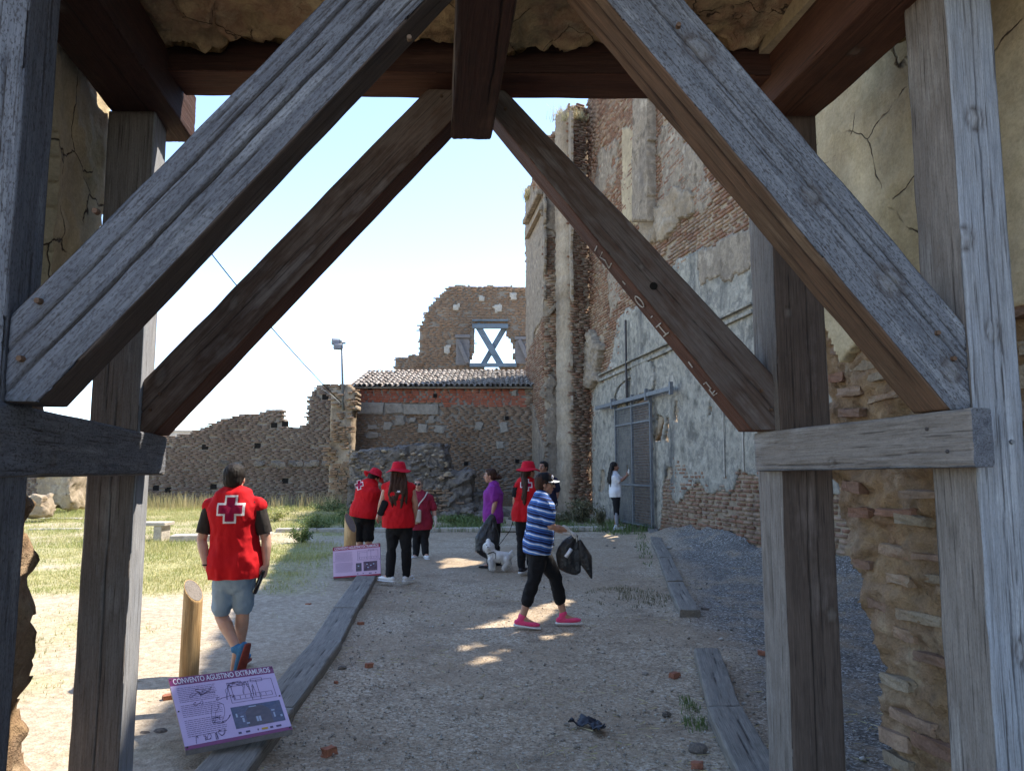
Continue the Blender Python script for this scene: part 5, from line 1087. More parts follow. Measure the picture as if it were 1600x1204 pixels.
def person(lb, Y, H, J, face, skin, top, bottom, shoes, hair, hairc, hat=None, girth=1.0, sleeve=0.55, topm=None, sleevem=None, hem=0.0, legm=None, legend=1.0, shorts=None, vox=0.011, extra=None, under=None, curls=(.35, .35), nolegs=False, vest=False, glove=(), head_fwd=None, head_up=None, shw=1.0, feet=None, rx=1.0, palm=None):
    """J holds the joints read off the photograph: (px, py, dY)"""
    def jp(k):
        v = J[k]; return at(v[0], v[1], Y + (v[2] if len(v) > 2 else 0))
    g = jp('ankL'); g2 = jp('ankR'); ground = gz0(Y)
    root = thing('person', ((g.x + g2.x) / 2, Y, ground), lb, 'person', None)
    s = H / 1.70; fwd = Vector((*face, 0)).normalized(); sd = fwd.cross(Vector((0, 0, 1))).normalized()     # sd = the person's right
    hip, nk = jp('pelvis'), jp('neck'); up = (nk - hip).normalized(); A = {k: jp(k) for k in J if k != 'hairlen'}
    g_ = girth * s
    def torso(bm, t0, t1, inf, flare=0.0, shoulder=True):
        prof = [(-.16, .150, .105), (0.0, .172, .122), (.16, .176, .126), (.38, .152, .116), (.58, .160, .122), (.78, .176, .124), (.92, .165 * shw, .100), (1.0, .10, .075), (1.05, .062, .058)]
        pts, rad = [], []
        n = 12
        for k in range(n + 1):
            t = t0 + (t1 - t0) * k / n
            w = float(np.interp(t, [p[0] for p in prof], [p[1] for p in prof])); d = float(np.interp(t, [p[0] for p in prof], [p[2] for p in prof]))
            fl = flare * max(0, (0.45 - t) / 0.6); bl = fwd * (0.012 * s * math.sin(max(0, min(1, t)) * math.pi))
            pts.append(hip + (nk - hip) * t + bl - fwd * 0.01 * s); gg = girth if t < .88 else 1 + (girth - 1) * .4
            rad.append((w * s * gg + inf + fl, d * s * gg + inf + fl * .8))
        tube(bm, pts, rad, sd, 20, sq=2.35)
    # ---- body
    bm = bmesh.new(); torso(bm, -.1, 1.0, -.012)
    hc = A['head']; hf = Vector(head_fwd).normalized() if head_fwd else fwd; hu = Vector(head_up).normalized() if head_up else Vector((0, 0, 1))
    hs = s * 1.02; P, hsd, hfw, hup, HR = head(bm, hc, hs, hf, hu)
    tube(bm, [nk - up * .03 * s, nk.lerp(hc, .45) , P(0, -.015, -.035)], [(.062 * s, .058 * s), (.053 * s, .053 * s), (.054 * s, .056 * s)], sd, 12)
    for q in 'LR':
        sh, el, wr, tp = A['sh' + q], A['el' + q], A['wr' + q], A['hd' + q]
        tube(bm, [sh + (nk - sh) * .35, sh, sh.lerp(el, .35), el, el.lerp(wr, .3), wr], [(.05 * g_, .05 * g_), (.054 * g_, .054 * g_), (.049 * g_, .05 * g_), (.040 * s, .040 * s), (.042 * s, .042 * s), (.027 * s, .024 * s)], fwd, 12)
        pn = Vector(palm[q]) if palm and q in palm else (nk - sh).normalized()
        if q not in glove: hand(bm, wr, tp, pn, s, curls[0 if q == 'L' else 1], 1 if q == 'R' else -1)
        if not nolegs:
            hp, kn, an = A['hip' + q], A['kn' + q], A['ank' + q]
            tube(bm, [hp + (hip - hp) * .2, hp.lerp(kn, .35), kn, kn.lerp(an, .28), kn.lerp(an, .65), an], [(.082 * g_, .085 * g_), (.076 * g_, .08 * g_), (.054 * s, .056 * s), (.055 * s, .06 * s), (.042 * s, .045 * s), (.034 * s, .038 * s)], sd, 12)
            ft = feet[q] if feet else (*((fwd).to_tuple()[:2]), 0); fd = Vector(ft).normalized()
            tube(bm, [an, an - Vector((0, 0, .035 * s)) + fd * .05 * s, an - Vector((0, 0, .055 * s)) + fd * .13 * s], [.036 * s, .034 * s, .026 * s], sd, 10)
    remesh('body', bm, skin, root, vox * 0.72, 0, 3)
    # ---- gloves
    for q in glove:
        bm = bmesh.new(); tp = A['hd' + q]; hand(bm, A['wr' + q], tp, (palm[q] if palm and q in palm else (nk - A['sh' + q])), s * 1.08, curls[0 if q == 'L' else 1], 1 if q == 'R' else -1)
        w = A['wr' + q]; d = (tp - w).normalized(); tube(bm, [w - d * .05, w], [.033 * s, .03 * s], sd, 10); remesh('glove', bm, GLOVE, root, .006, 0, 1)
    # ---- face
    if hat != 'none_':
        for q in (-1, 1):
            bm = bmesh.new(); ellipsoid(bm, P(q * .031, .078, .008), (.014 * s, .010 * s, .009 * s), HR, 10); bm_obj('eye', bm, EYE_W, root, True)
            bm = bmesh.new(); ellipsoid(bm, P(q * .031, .0865, .008), (.0062 * s, .004 * s, .0065 * s), HR, 8); bm_obj('iris', bm, EYE_D, root, True)
            bm = bmesh.new(); tube(bm, [P(q * .014, .094, .028), P(q * .032, .092, .036), P(q * .052, .076, .030)], [.003 * s] * 3, hup, 6); bm_obj('eyebrow', bm, hairc, root, True)
        bm = bmesh.new(); tube(bm, [P(-.022, .086, -.058), P(0, .094, -.056), P(.022, .086, -.058)], [(.0035 * s, .005 * s), (.006 * s, .007 * s), (.0035 * s, .005 * s)], hfw, 8); bm_obj('mouth', bm, LIP, root, True)
    # ---- hair
    bm = bmesh.new()
    ellipsoid(bm, P(0, -.020, .034), (.083 * hs, .092 * hs, .090 * hs), HR); ellipsoid(bm, P(0, -.045, -.010), (.074 * hs, .062 * hs, .078 * hs), HR)
    if hair == 'short': ellipsoid(bm, P(0, .035, .088), (.055 * hs, .045 * hs, .03 * hs), HR)
    if hair == 'bun':
        tube(bm, [P(0, -.08, -.01), P(0, -.135, -.015), P(0, -.17, -.03)], [.03 * hs, .045 * hs, .028 * hs], hsd, 10); ellipsoid(bm, P(0, .03, .082), (.058 * hs, .05 * hs, .035 * hs), HR)
    if hair in ('long', 'ponytail'):
        rg_ = random.Random(5); b0 = nk - fwd * .125 * s * (1 + (girth - 1) * .5); wd_ = 1.0 if hair == 'long' else .45
        for k in range(16):
            x = (k / 15 - .5) * 2; ln = J.get('hairlen', [.34])[0] * rg_.uniform(.72, 1.06); o = hsd * x; j = lambda: Vector([rg_.uniform(-.012, .012) for _ in range(3)])
            pts = [P(x * .06 * wd_, -.07, .05), P(x * .085 * wd_, -.095, -.06) + j(), b0 + o * .10 * wd_ + Vector((0, 0, .01)) + j(), b0 + o * .115 * wd_ - up * ln * .4 * s - fwd * .015 * s + j() * 1.5, b0 + o * .095 * wd_ - up * ln * .75 * s - fwd * .01 * s + j() * 2, b0 + o * .06 * wd_ - up * ln * s + j() * 2]
            tube(bm, pts, [(.02 * hs, .02 * hs), (.02 * hs, .02 * hs), (.018 * hs, .017 * hs), (.017 * hs, .014 * hs), (.014 * hs, .011 * hs), (.005, .004)], hsd, 8)
    if False:
        nk_ = P(0, -.085, -.09); w = 1.0 if hair == 'long' else .62; ln = J.get('hairlen', [.34])[0] if isinstance(J.get('hairlen'), list) else .34
        back = -fwd
        base = nk - fwd * .125 * s * (1 + (girth - 1) * .5)
        tube(bm, [P(0, -.05, .03), nk_, base + Vector((0, 0, .02)), base - up * ln * .45 * s - fwd * .02 * s, base - up * ln * .8 * s - fwd * .015 * s, base - up * ln * s], [(.080 * hs * w, .05 * hs), (.092 * hs * w, .05 * hs), (.105 * hs * w, .038 * hs), (.10 * hs * w, .035 * hs), (.075 * hs * w, .028 * hs), (.03 * hs * w, .015 * hs)], hsd, 14)
        if hair == 'long' and not hat:
            for q in (-1, 1): tube(bm, [P(q * .07, .0, .05), P(q * .082, -.005, -.05), P(q * .085, -.02, -.15), P(q * .075, -.03, -.24)], [(.022 * hs, .05 * hs)] * 2 + [(.025 * hs, .05 * hs), (.014 * hs, .03 * hs)], hsd, 10)
    remesh('hair', bm, hairc, root, vox * .8, .010, 1, 3, (60, 60, 6))
    # ---- top
    t0 = -.14 - hem
    bm = bmesh.new(); torso(bm, t0 - .14, .965 if vest else 1.0, .016 + (.010 if vest else 0), .03 if vest else .015)
    SL = {}
    for q in 'LR':
        sh, el, wr = A['sh' + q], A['el' + q], A['wr' + q]
        if vest or sleeve <= .12:
            tube(bm, [sh + (nk - sh) * .6, sh + (nk - sh) * -.02], [(.068 * g_, .066 * g_), (.064 * g_, .062 * g_)], fwd, 12)
        tgt = bmesh.new() if (vest and sleevem) else bm
        if sleeve > .12:
            L = sleeve; e = sh.lerp(el, min(1, L / .5)) if L <= .5 else el.lerp(wr, (L - .5) / .5); pts = [sh + (nk - sh) * .45, sh, sh.lerp(e, .5), e] if L <= .55 else [sh + (nk - sh) * .45, sh, el, e]
            tube(tgt, pts, [(.06 * g_, .06 * g_), (.066 * g_, .064 * g_), (.064 * g_, .062 * g_), (.062 * g_, .060 * g_)][:len(pts)], fwd, 12, caps=True)
        if tgt is not bm: SL[q] = tgt
    tp_o = remesh('vest' if vest else 'shirt', bm, top, root, vox, .024, 2, 11, (8, 8, 5), clips=[(hip + (nk - hip) * t0, -(up + Vector((0, 0, 1)) * .6).normalized())])
    for q in SL: remesh('sleeve', SL[q], sleevem, root, vox, .010, 1, 12, clips=[(A['sh' + q].lerp(A['el' + q], min(1, sleeve / .5 + .02)), (A['el' + q] - A['sh' + q]).normalized())])
    # ---- bottom
    if not nolegs:
        bm = bmesh.new(); torso(bm, -.18, .22, .004)
        for q in 'LR':
            hp, kn, an = A['hip' + q], A['kn' + q], A['ank' + q]; hp = hp + (hip - hp) * .12
            if legend <= .5: e = hp.lerp(kn, legend / .5); pts = [hp, hp.lerp(e, .5), e]; rad = [.090, .084, .079]
            else: e = kn.lerp(an, (legend - .5) / .5); pts = [hp, hp.lerp(kn, .5), kn, kn.lerp(e, .4), e]; rad = [.098, .086, .064, .062, .052 if legend > .8 else .055]
            tube(bm, pts, [(r * g_, r * g_ * 1.03) for r in rad], sd, 14)
        remesh('trousers' if legend > .6 else 'shorts', bm, bottom, root, vox, .018, 2, 21, (11, 11, 10))
        # ---- shoes
        for q in 'LR':
            an = A['ank' + q]; ft = feet[q] if feet else (*fwd.to_tuple()[:2], 0); fd = Vector(ft).normalized(); fs = fd.cross(Vector((0, 0, 1))).normalized(); fu = fs.cross(fd).normalized()
            up_m, so_m = shoes; b = an - fu * .055 * s; bm = bmesh.new()
            tube(bm, [b - fd * .055 * s, b + fd * .0 * s, b + fd * .08 * s, b + fd * .15 * s, b + fd * .185 * s], [(.032 * s, .030 * s), (.038 * s, .040 * s), (.044 * s, .032 * s), (.042 * s, .024 * s), (.028 * s, .016 * s)], fs, 12)
            tube(bm, [b + fd * -.01 * s, an + fu * .015 * s], [(.038 * s, .045 * s), (.042 * s, .045 * s)], fs, 12)
            sh_o = remesh('shoe', bm, up_m, root, .008, 0, 1)
            bm = bmesh.new(); bb = b - fu * .034 * s; tube(bm, [bb - fd * .075 * s, bb, bb + fd * .09 * s, bb + fd * .16 * s, bb + fd * .205 * s], [(.032 * s, .013 * s), (.040 * s, .013 * s), (.048 * s, .012 * s), (.045 * s, .012 * s), (.026 * s, .010 * s)], fs, 14, sq=2.6)
            bm_obj('shoe_sole', bm, so_m, root, True)
    # ---- hat
    if hat == 'bucket':
        bm = bmesh.new(); seg = 28; rings = []
        for (r, z, y) in ((.001, .150, 0), (.05, .148, 0), (.078, .135, 0), (.090, .10, 0), (.099, .062, 0), (.104, .045, 0), (.135, .030, 0), (.168, .012, 0), (.170, .006, 0), (.135, .022, 0), (.102, .038, 0)):
            ring = []
            for k in range(seg):
                a = 2 * math.pi * k / seg; wv = .012 * math.sin(3 * a + 1) * max(0, (r - .1) / .07); ring.append(bm.verts.new(P(r * math.cos(a), r * 1.08 * math.sin(a) - .01, z + .012 + wv)))
            rings.append(ring)
        for i in range(len(rings) - 1):
            for k in range(seg): bm.faces.new((rings[i][k], rings[i][(k + 1) % seg], rings[i + 1][(k + 1) % seg], rings[i + 1][k]))
        bm_obj('hat', bm, RED2, root, True)
    if hat == 'cap':
        bm = bmesh.new(); ellipsoid(bm, P(0, -.008, .045), (.086 * hs, .104 * hs, .086 * hs), HR)
        bmesh.ops.bisect_plane(bm, geom=bm.verts[:] + bm.edges[:] + bm.faces[:], plane_co=P(0, 0, .030), plane_no=-hup, clear_outer=True)
        bm_obj('cap', bm, BLACK, root, True)
        bm = bmesh.new(); n = 14; rows = []
        for j in range(6):
            t = j / 5; rows.append([bm.verts.new(P(.072 * math.cos(a) * (1 - .12 * t), (.078 + .088 * t) * 1.0 * (0.35 + .65 * math.sin(a)), .040 - .012 * t - .018 * abs(math.cos(a)))) for a in np.linspace(.12, math.pi - .12, n)])
        for j in range(5):
            for k in range(n - 1): bm.faces.new((rows[j][k], rows[j][k + 1], rows[j + 1][k + 1], rows[j + 1][k]))
        r = bmesh.ops.extrude_face_region(bm, geom=bm.faces[:]); bmesh.ops.translate(bm, verts=[v for v in r['geom'] if isinstance(v, bmesh.types.BMVert)], vec=hup * .006)
        bmesh.ops.recalc_face_normals(bm, faces=bm.faces[:]); bm_obj('cap_peak', bm, WHITE_C, root, True)
        bm = bmesh.new(); ellipsoid(bm, P(.035, .082, .075), (.022 * hs, .014 * hs, .024 * hs), HR, 10); bm_obj('cap_badge', bm, WHITE_C, root, True)
    root['_'] = 0; del root['_']
    return root, A, P, (hsd, hfw, hup, HR, s, sd, fwd, up), tp_o

def drape(name, root, target, cells, org, r, u, d, mat, off=0.004, sub=1):
    """a flat print laid onto cloth: cells (x0,x1,z0,z1) in metres around org, projected along d"""
    deps = target.data; rl = Vector(root.location); T = BVHTree.FromPolygons([v.co + rl for v in deps.vertices], [tuple(p.vertices) for p in deps.polygons])
    bm = bmesh.new(); cache = {}
    def vert(x, z):
        k = (round(x, 5), round(z, 5))
        if k not in cache:
            o = org + r * x + u * z - d * 1.0; h = T.ray_cast(o, d)
            cache[k] = bm.verts.new((h[0] if h[0] is not None else org + r * x + u * z) - d * off)
        return cache[k]
    for (x0, x1, z0, z1) in cells:
        nx, nz = max(1, int(round((x1 - x0) / .012))), max(1, int(round((z1 - z0) / .012)))
        for i in range(nx):
            for j in range(nz):
                a, b, c, e = x0 + (x1 - x0) * i / nx, x0 + (x1 - x0) * (i + 1) / nx, z0 + (z1 - z0) * j / nz, z0 + (z1 - z0) * (j + 1) / nz
                q = [vert(a, c), vert(b, c), vert(b, e), vert(a, e)]
                if len(set(q)) == 4: 
                    try: bm.faces.new(q)
                    except ValueError: pass
    return bm_obj(name, bm, mat, root, True)
CROSS_IN = cloth_mat('crimson_print', (0.30, 0.006, 0.05)); CROSS_W = cloth_mat('white_print', (0.75, 0.74, 0.76))
def emblem(root, target, org, r, u, d, S):
    a, b = S * .18, S * .5; w = S * .085
    o = [(-b - w, -a - w, -a - w, a + w), (-a - w, a + w, -b - w, -a - w), (-a - w, a + w, a + w, b + w), (a + w, b + w, -a - w, a + w), (-a - w, a + w, -a - w, a + w)]
    i = [(-b, -a, -a, a), (-a, a, -b, -a), (-a, a, a, b), (a, b, -a, a), (-a, a, -a, a)]
    drape('emblem_outline', root, target, o, org, r, u, d, CROSS_W, .004); drape('emblem_cross', root, target, i, org, r, u, d, CROSS_IN, .008)
def mk(name, root, mat, fn, smooth=True):
    bm = bmesh.new(); fn(bm); return bm_obj(name, bm, mat, root, smooth)

X_, Y_, Z_ = Vector((1, 0, 0)), Vector((0, 1, 0)), Vector((0, 0, 1))
# 1 the man in front, seen from behind
J = dict(head=(367, 748, .02), neck=(366, 776, .0), pelvis=(367, 886, 0), shL=(330, 790, 0), shR=(403, 790, 0), elL=(315, 842, -.02), wrL=(322, 883, -.10), hdL=(344, 902, -.17), elR=(416, 842, .02), wrR=(416, 882, .0), hdR=(407, 905, -.02),
         hipL=(349, 897, 0), hipR=(384, 897, 0), knL=(346, 962, .02), knR=(379, 958, .06), ankL=(371, 1014, -.12), ankR=(374, 1020, .12))
r, A, P, K, vest = person('man seen from behind in a red vest with a cross, denim shorts and blue trainers', 6.3, 1.71, J, (0, 1), SK2, RED, DENIM, (SHOE_BL, SOLE_R), 'short', HAIR_B, vest=True, sleevem=CHAR, sleeve=.40, girth=.97, legend=.40, shw=1.16,
                    curls=(.25, .75), palm=dict(L=(.2, 1, 0), R=(-.6, .6, 0)), feet=dict(L=(-.25, .12, -.95), R=(.05, 1, 0)))
emblem(r, vest, at(370, 794, 6.3), X_, Z_, Y_, .19)
mk('phone', r, LENS, lambda bm: tube(bm, [at(411, 893, 6.24), at(398, 925, 6.20)], [(.030, .016)] * 2, Y_, 8, sq=4))
mk('bracelet', r, HAIR_B, lambda bm: tube(bm, [A['wrL'] + Vector((0, 0, .012)), A['wrL']], [(.031, .028)] * 2, Y_, 12, caps=False))
# 2 woman with long hair and red hat, seen from behind
J = dict(head=(623, 739, .0), neck=(623, 757, 0), pelvis=(623, 815, 0), shL=(604, 761, 0), shR=(642, 761, 0), elL=(597, 783, 0), wrL=(592, 800, .05), hdL=(588, 811, .08), elR=(649, 786, .0), wrR=(648, 808, .05), hdR=(647, 820, .06),
         hipL=(613, 822, 0), hipR=(634, 822, 0), knL=(612, 858, 0), knR=(635, 858, 0), ankL=(609, 897, .0), ankR=(635, 896, .1), hairlen=[.36])
r, A, P, K, vest = person('woman seen from behind with long brown hair, red hat and red vest', 10.45, 1.68, J, (-.05, 1), SK1, RED, BLACK, (SHOE_W, SHOE_W), 'long', HAIR_BR, hat='bucket', vest=True, sleeve=.0, girth=1.0, feet=dict(L=(-.75, .5, 0), R=(.3, .9, 0)), hem=.0)
mk('black_pouch', r, BLACK, lambda bm: tube(bm, [at(602, 784, 10.35), at(594, 803, 10.35)], [(.05, .02), (.045, .02)], X_, 10, sq=3))
drape('vest_print', r, vest, [(-.045, .045, -.012, .012)], at(627, 767, 10.45), X_, Z_, Y_, CROSS_W)
# 3 woman leaning over in red hat and light blue sleeve
J = dict(head=(584, 747, .05), neck=(578, 757, .0), pelvis=(569, 800, 0), shL=(564, 762, -.0), shR=(585, 766, -.02), elL=(575, 785, .2), wrL=(586, 797, .28), hdL=(592, 803, .3), elR=(589, 785, .0), wrR=(593, 800, .1), hdR=(596, 810, .12),
         hipL=(562, 806, 0), hipR=(577, 806, 0), knL=(562, 850, .05), knR=(576, 850, .0), ankL=(561, 884, 0), ankR=(577, 884, 0))
r, A, P, K, vest = person('woman stooping in red hat and black shorts with one light blue sleeve showing', 11.5, 1.58, J, (.45, .9), SK2, RED, BLACK, (SHOE_D, SHOE_W), 'short', HAIR_B, hat='bucket', vest=True, sleevem=LBLUE, sleeve=.42, girth=1.08, legend=.38, head_fwd=(.6, .6, -.5), head_up=(.35, .3, .8), hem=.03)
emblem(r, vest, at(562, 757, 11.5), (X_ + Z_ * .25).normalized(), (Z_ - X_ * .25).normalized(), Y_, .125)
# 4 woman in sunglasses, facing us
J = dict(head=(654, 757, .0), neck=(656, 773, 0), pelvis=(658, 820, 0), shL=(673, 778, 0), shR=(641, 778, 0), elL=(678, 797, 0), wrL=(680, 812, -.05), hdL=(681, 824, -.06), elR=(641, 797, .0), wrR=(644, 811, -.12), hdR=(648, 818, -.2),
         hipL=(665, 822, 0), hipR=(650, 822, 0), knL=(663, 842, 0), knR=(651, 842, 0), ankL=(665, 864, -.05), ankR=(650, 865, 0))
r, A, P, K, sh = person('woman facing us in sunglasses and maroon shirt with a cream bag', 13.2, 1.50, J, (-.15, -1), SK2, MAROON, BLACK, (SHOE_W, SHOE_W), 'short', HAIR_G, sleeve=.4, girth=1.12, glove=('L',), hem=.0, feet=dict(L=(.4, -1, 0), R=(-.35, -1, 0)))
mk('cream_bag', r, CREAM, lambda bm: box(bm, at(650, 806, 12.95), (.17, .07, .22), bev=.02), False)
mk('bag_strap', r, CREAM, lambda bm: tube(bm, [at(650, 797, 12.93), at(656, 786, 12.98), at(664, 776, 13.05), at(668, 768, 13.2)], [(.012, .004)] * 4, X_, 6))
for q in (-1, 1): mk('sunglass_lens', r, LENS, lambda bm: ellipsoid(bm, P(q * .034, .096, .010), (.027, .010, .022), K[3], 12))
# 5 woman in purple, profile to the left
J = dict(head=(766, 743, .0), neck=(771, 759, 0), pelvis=(770, 808, 0), shL=(769, 764, -.15), shR=(772, 764, .15), elL=(774, 784, -.19), wrL=(769, 803, -.2), hdL=(766, 815, -.2), elR=(766, 784, .2), wrR=(760, 802, .2), hdR=(757, 812, .2),
         hipL=(769, 816, -.07), hipR=(772, 816, .07), knL=(768, 848, -.06), knR=(773, 848, .10), ankL=(766, 880, -.06), ankR=(777, 878, .12))
r, A, P, K, sh = person('woman in purple T-shirt with hair in a bun, side on, holding a black bag', 12.1, 1.57, J, (-1, .05), SK1, PURPLE, BLACK, (SHOE_D, SHOE_D), 'bun', HAIR_BR, sleeve=.38, girth=1.15, hem=.02)
mk('side_stripe', r, CREAM, lambda bm: tube(bm, [at(775, 802, 11.93), at(773, 825, 11.94), at(776, 842, 11.97)], [(.028, .008), (.03, .008), (.02, .006)], X_, 8))
BAG = nodes_of('black_bin_bag'); BAGM, _nt, _b = BAG; _b.inputs['Base Color'].default_value = (.012, .013, .016, 1); _b.inputs['Roughness'].default_value = .28
_n = noise_t(_nt, obj_co(_nt), 14, 5, .6); bump(_nt, _b, [(_n, .9, .03)], 1)
def bag(px, Y, rads, lb, seed=0, ref=X_):
    pts = [at(a, b, Y) for a, b in px]; r = thing('rubbish_bag', tuple(pts[-1]), lb, 'bag'); bm = bmesh.new(); tube(bm, pts, rads, ref, 30)
    for v in bm.verts:
        c = v.co; n = float(vn(c.x * 11, c.y * 11, c.z * 4, seed)) * .018 + float(vn(c.x * 30, c.y * 30, c.z * 9, seed + 1)) * .012; ax = Vector((c.x - pts[1].x, (c.y - Y), 0)); 
        if ax.length > 1e-4: v.co += ax.normalized() * n
    bmesh.ops.subdivide_edges(bm, edges=bm.edges[:], cuts=1, smooth=0.5)
    for v in bm.verts: c = v.co; v.co += Vector([float(vn(c.x * 22 + q * 5, c.y * 22, c.z * 14, seed + 5)) for q in range(3)]) * .012
    bm_obj('plastic', bm, BAGM, r, False); return r
bag([(768, 806), (766, 822), (762, 842), (760, 858), (766, 866)], 11.85, [(.05, .03), (.12, .06), (.19, .09), (.18, .09), (.10, .05)], 'black rubbish bag held by the woman in purple beside the dog', 2)
# 6 second woman in red hat, from behind, turned right
J = dict(head=(826, 737, .0), neck=(823, 753, 0), pelvis=(823, 806, 0), shL=(808, 760, -.03), shR=(839, 759, .05), elL=(805, 781, 0), wrL=(806, 800, .1), hdL=(807, 812, .12), elR=(846, 778, .15), wrR=(850, 765, .3), hdR=(851, 758, .32),
         hipL=(815, 812, 0), hipR=(830, 812, 0), knL=(815, 848, .0), knR=(829, 848, .1), ankL=(815, 884, 0), ankR=(829, 880, .2))
r, A, P, K, vest = person('woman from behind in red hat and red vest standing behind the striped shirt walker', 11.3, 1.68, J, (.35, .93), SK1, RED, BLACK, (SHOE_D, SHOE_W), 'ponytail', HAIR_BR, hat='bucket', vest=True, sleevem=BLACK, sleeve=.36, girth=1.0, head_fwd=(.8, .6, 0), hem=.0)
emblem(r, vest, at(822, 757, 11.3), X_, Z_, Y_, .15)
leash_end = A['wrL']
# 7 man in navy behind
J = dict(head=(849, 730, .0), neck=(852, 745, 0), pelvis=(855, 785, 0), shL=(867, 750, 0), shR=(840, 750, 0), elL=(871, 768, 0), wrL=(869, 782, -.05), hdL=(868, 791, -.1), elR=(836, 768, 0), wrR=(838, 780, -.1), hdR=(839, 786, -.12),
         hipL=(861, 790, 0), hipR=(850, 790, 0), knL=(861, 817, 0), knR=(849, 817, 0), ankL=(861, 844, 0), ankR=(849, 844, 0))
r, A, P, K, sh = person('dark haired man in a navy shirt half hidden behind the red hats', 14.4, 1.65, J, (-.6, -.8), SK3, NAVY, BLACK, (SHOE_D, SHOE_D), 'short', HAIR_B, sleeve=.4, glove=('L',), vox=.013)
# 8 woman in striped shirt walking right
J = dict(head=(851, 756, .0), neck=(848, 778, 0), pelvis=(841, 851, 0), shL=(846, 788, .17), shR=(848, 790, -.17), elL=(862, 822, .22), wrL=(884, 832, .2), hdL=(896, 836, .18), elR=(862, 823, -.20), wrR=(887, 828, -.12), hdR=(903, 838, -.08),
         hipL=(842, 862, .08), hipR=(842, 862, -.08), knL=(868, 902, .10), knR=(834, 905, -.10), ankL=(880, 960, .10), ankR=(816, 964, -.08))
r, A, P, K, sh = person('woman in a blue striped T-shirt, dark cap and pink trainers walking with a rubbish bag', 8.0, 1.60, J, (1, .02), SK1, STRIPE, BLACK, (SHOE_PK, SHOE_W), 'short', HAIR_BR, hat='cap', sleeve=.34, girth=1.05, legend=.80, glove=('R', 'L'), curls=(.6, .5), hem=.03, palm=dict(R=(0, .2, -1), L=(0, -.2, -1)), feet=dict(L=(1, 0, 0), R=(1, -.05, -.12)))
for q in (-1, 1): mk('sunglass_lens', r, LENS, lambda bm: ellipsoid(bm, P(q * .034, .092, .012), (.028, .012, .020), K[3], 12))
mk('sunglass_arm', r, LENS, lambda bm: tube(bm, [P(.058, .085, .014), P(.080, .0, .012)], [(.003, .005)] * 2, Z_, 6))
rb = bag([(899, 838), (892, 850), (888, 866), (889, 880), (900, 893)], 7.92, [(.03, .04), (.09, .05), (.135, .05), (.13, .05), (.05, .03)], 'half full black rubbish bag swinging from the striped shirt walker', 7)
mk('bag_corner', rb, BAGM, lambda bm: tube(bm, [at(906, 845, 7.9), at(914, 872, 7.9), at(924, 902, 7.9)], [(.02, .02), (.075, .03), (.012, .01)], X_, 10))
mk('white_label', rb, WHITE_C, lambda bm: tube(bm, [at(893, 857, 7.80), at(884, 870, 7.79)], [(.02, .004)] * 2, X_, 4, caps=False))
# 9 woman photographing the gate
J = dict(head=(960, 729, .0), neck=(960, 740, 0), pelvis=(962, 771, 0), shL=(962, 745, .14), shR=(961, 745, -.14), elL=(972, 750, .16), wrL=(981, 741, .10), hdL=(983, 734, .06), elR=(968, 753, -.16), wrR=(979, 743, -.08), hdR=(982, 735, -.05),
         hipL=(963, 774, .07), hipR=(963, 774, -.07), knL=(963, 797, .07), knR=(963, 797, -.07), ankL=(965, 820, .08), ankR=(963, 821, -.06))
r, A, P, K, sh = person('woman in a white T-shirt and long dark hair photographing the mesh gate', 17.55, 1.58, J, (1, .1), SK3, WHITE_C, BLACK, (SHOE_W, SHOE_W), 'long', HAIR_B, sleeve=.38, legend=.66, vox=.014, hem=.02, girth=.95)
mk('phone', r, LENS, lambda bm: box(bm, at(980, 731, 17.5), (.012, .07, .15), bev=.003), False)
mk('white_glove', r, GLOVE, lambda bm: ellipsoid(bm, at(982, 737, 17.5), (.03, .05, .07), None, 10))
for q, n in ((.07, 'L'), (-.07, 'R')):
    mk('legging', r, GREYC, lambda bm: tube(bm, [at(963, 800, 17.55 + q), at(963.5, 810, 17.55 + q), at(964, 818, 17.55 + q)], [.055, .050, .038], X_, 12))

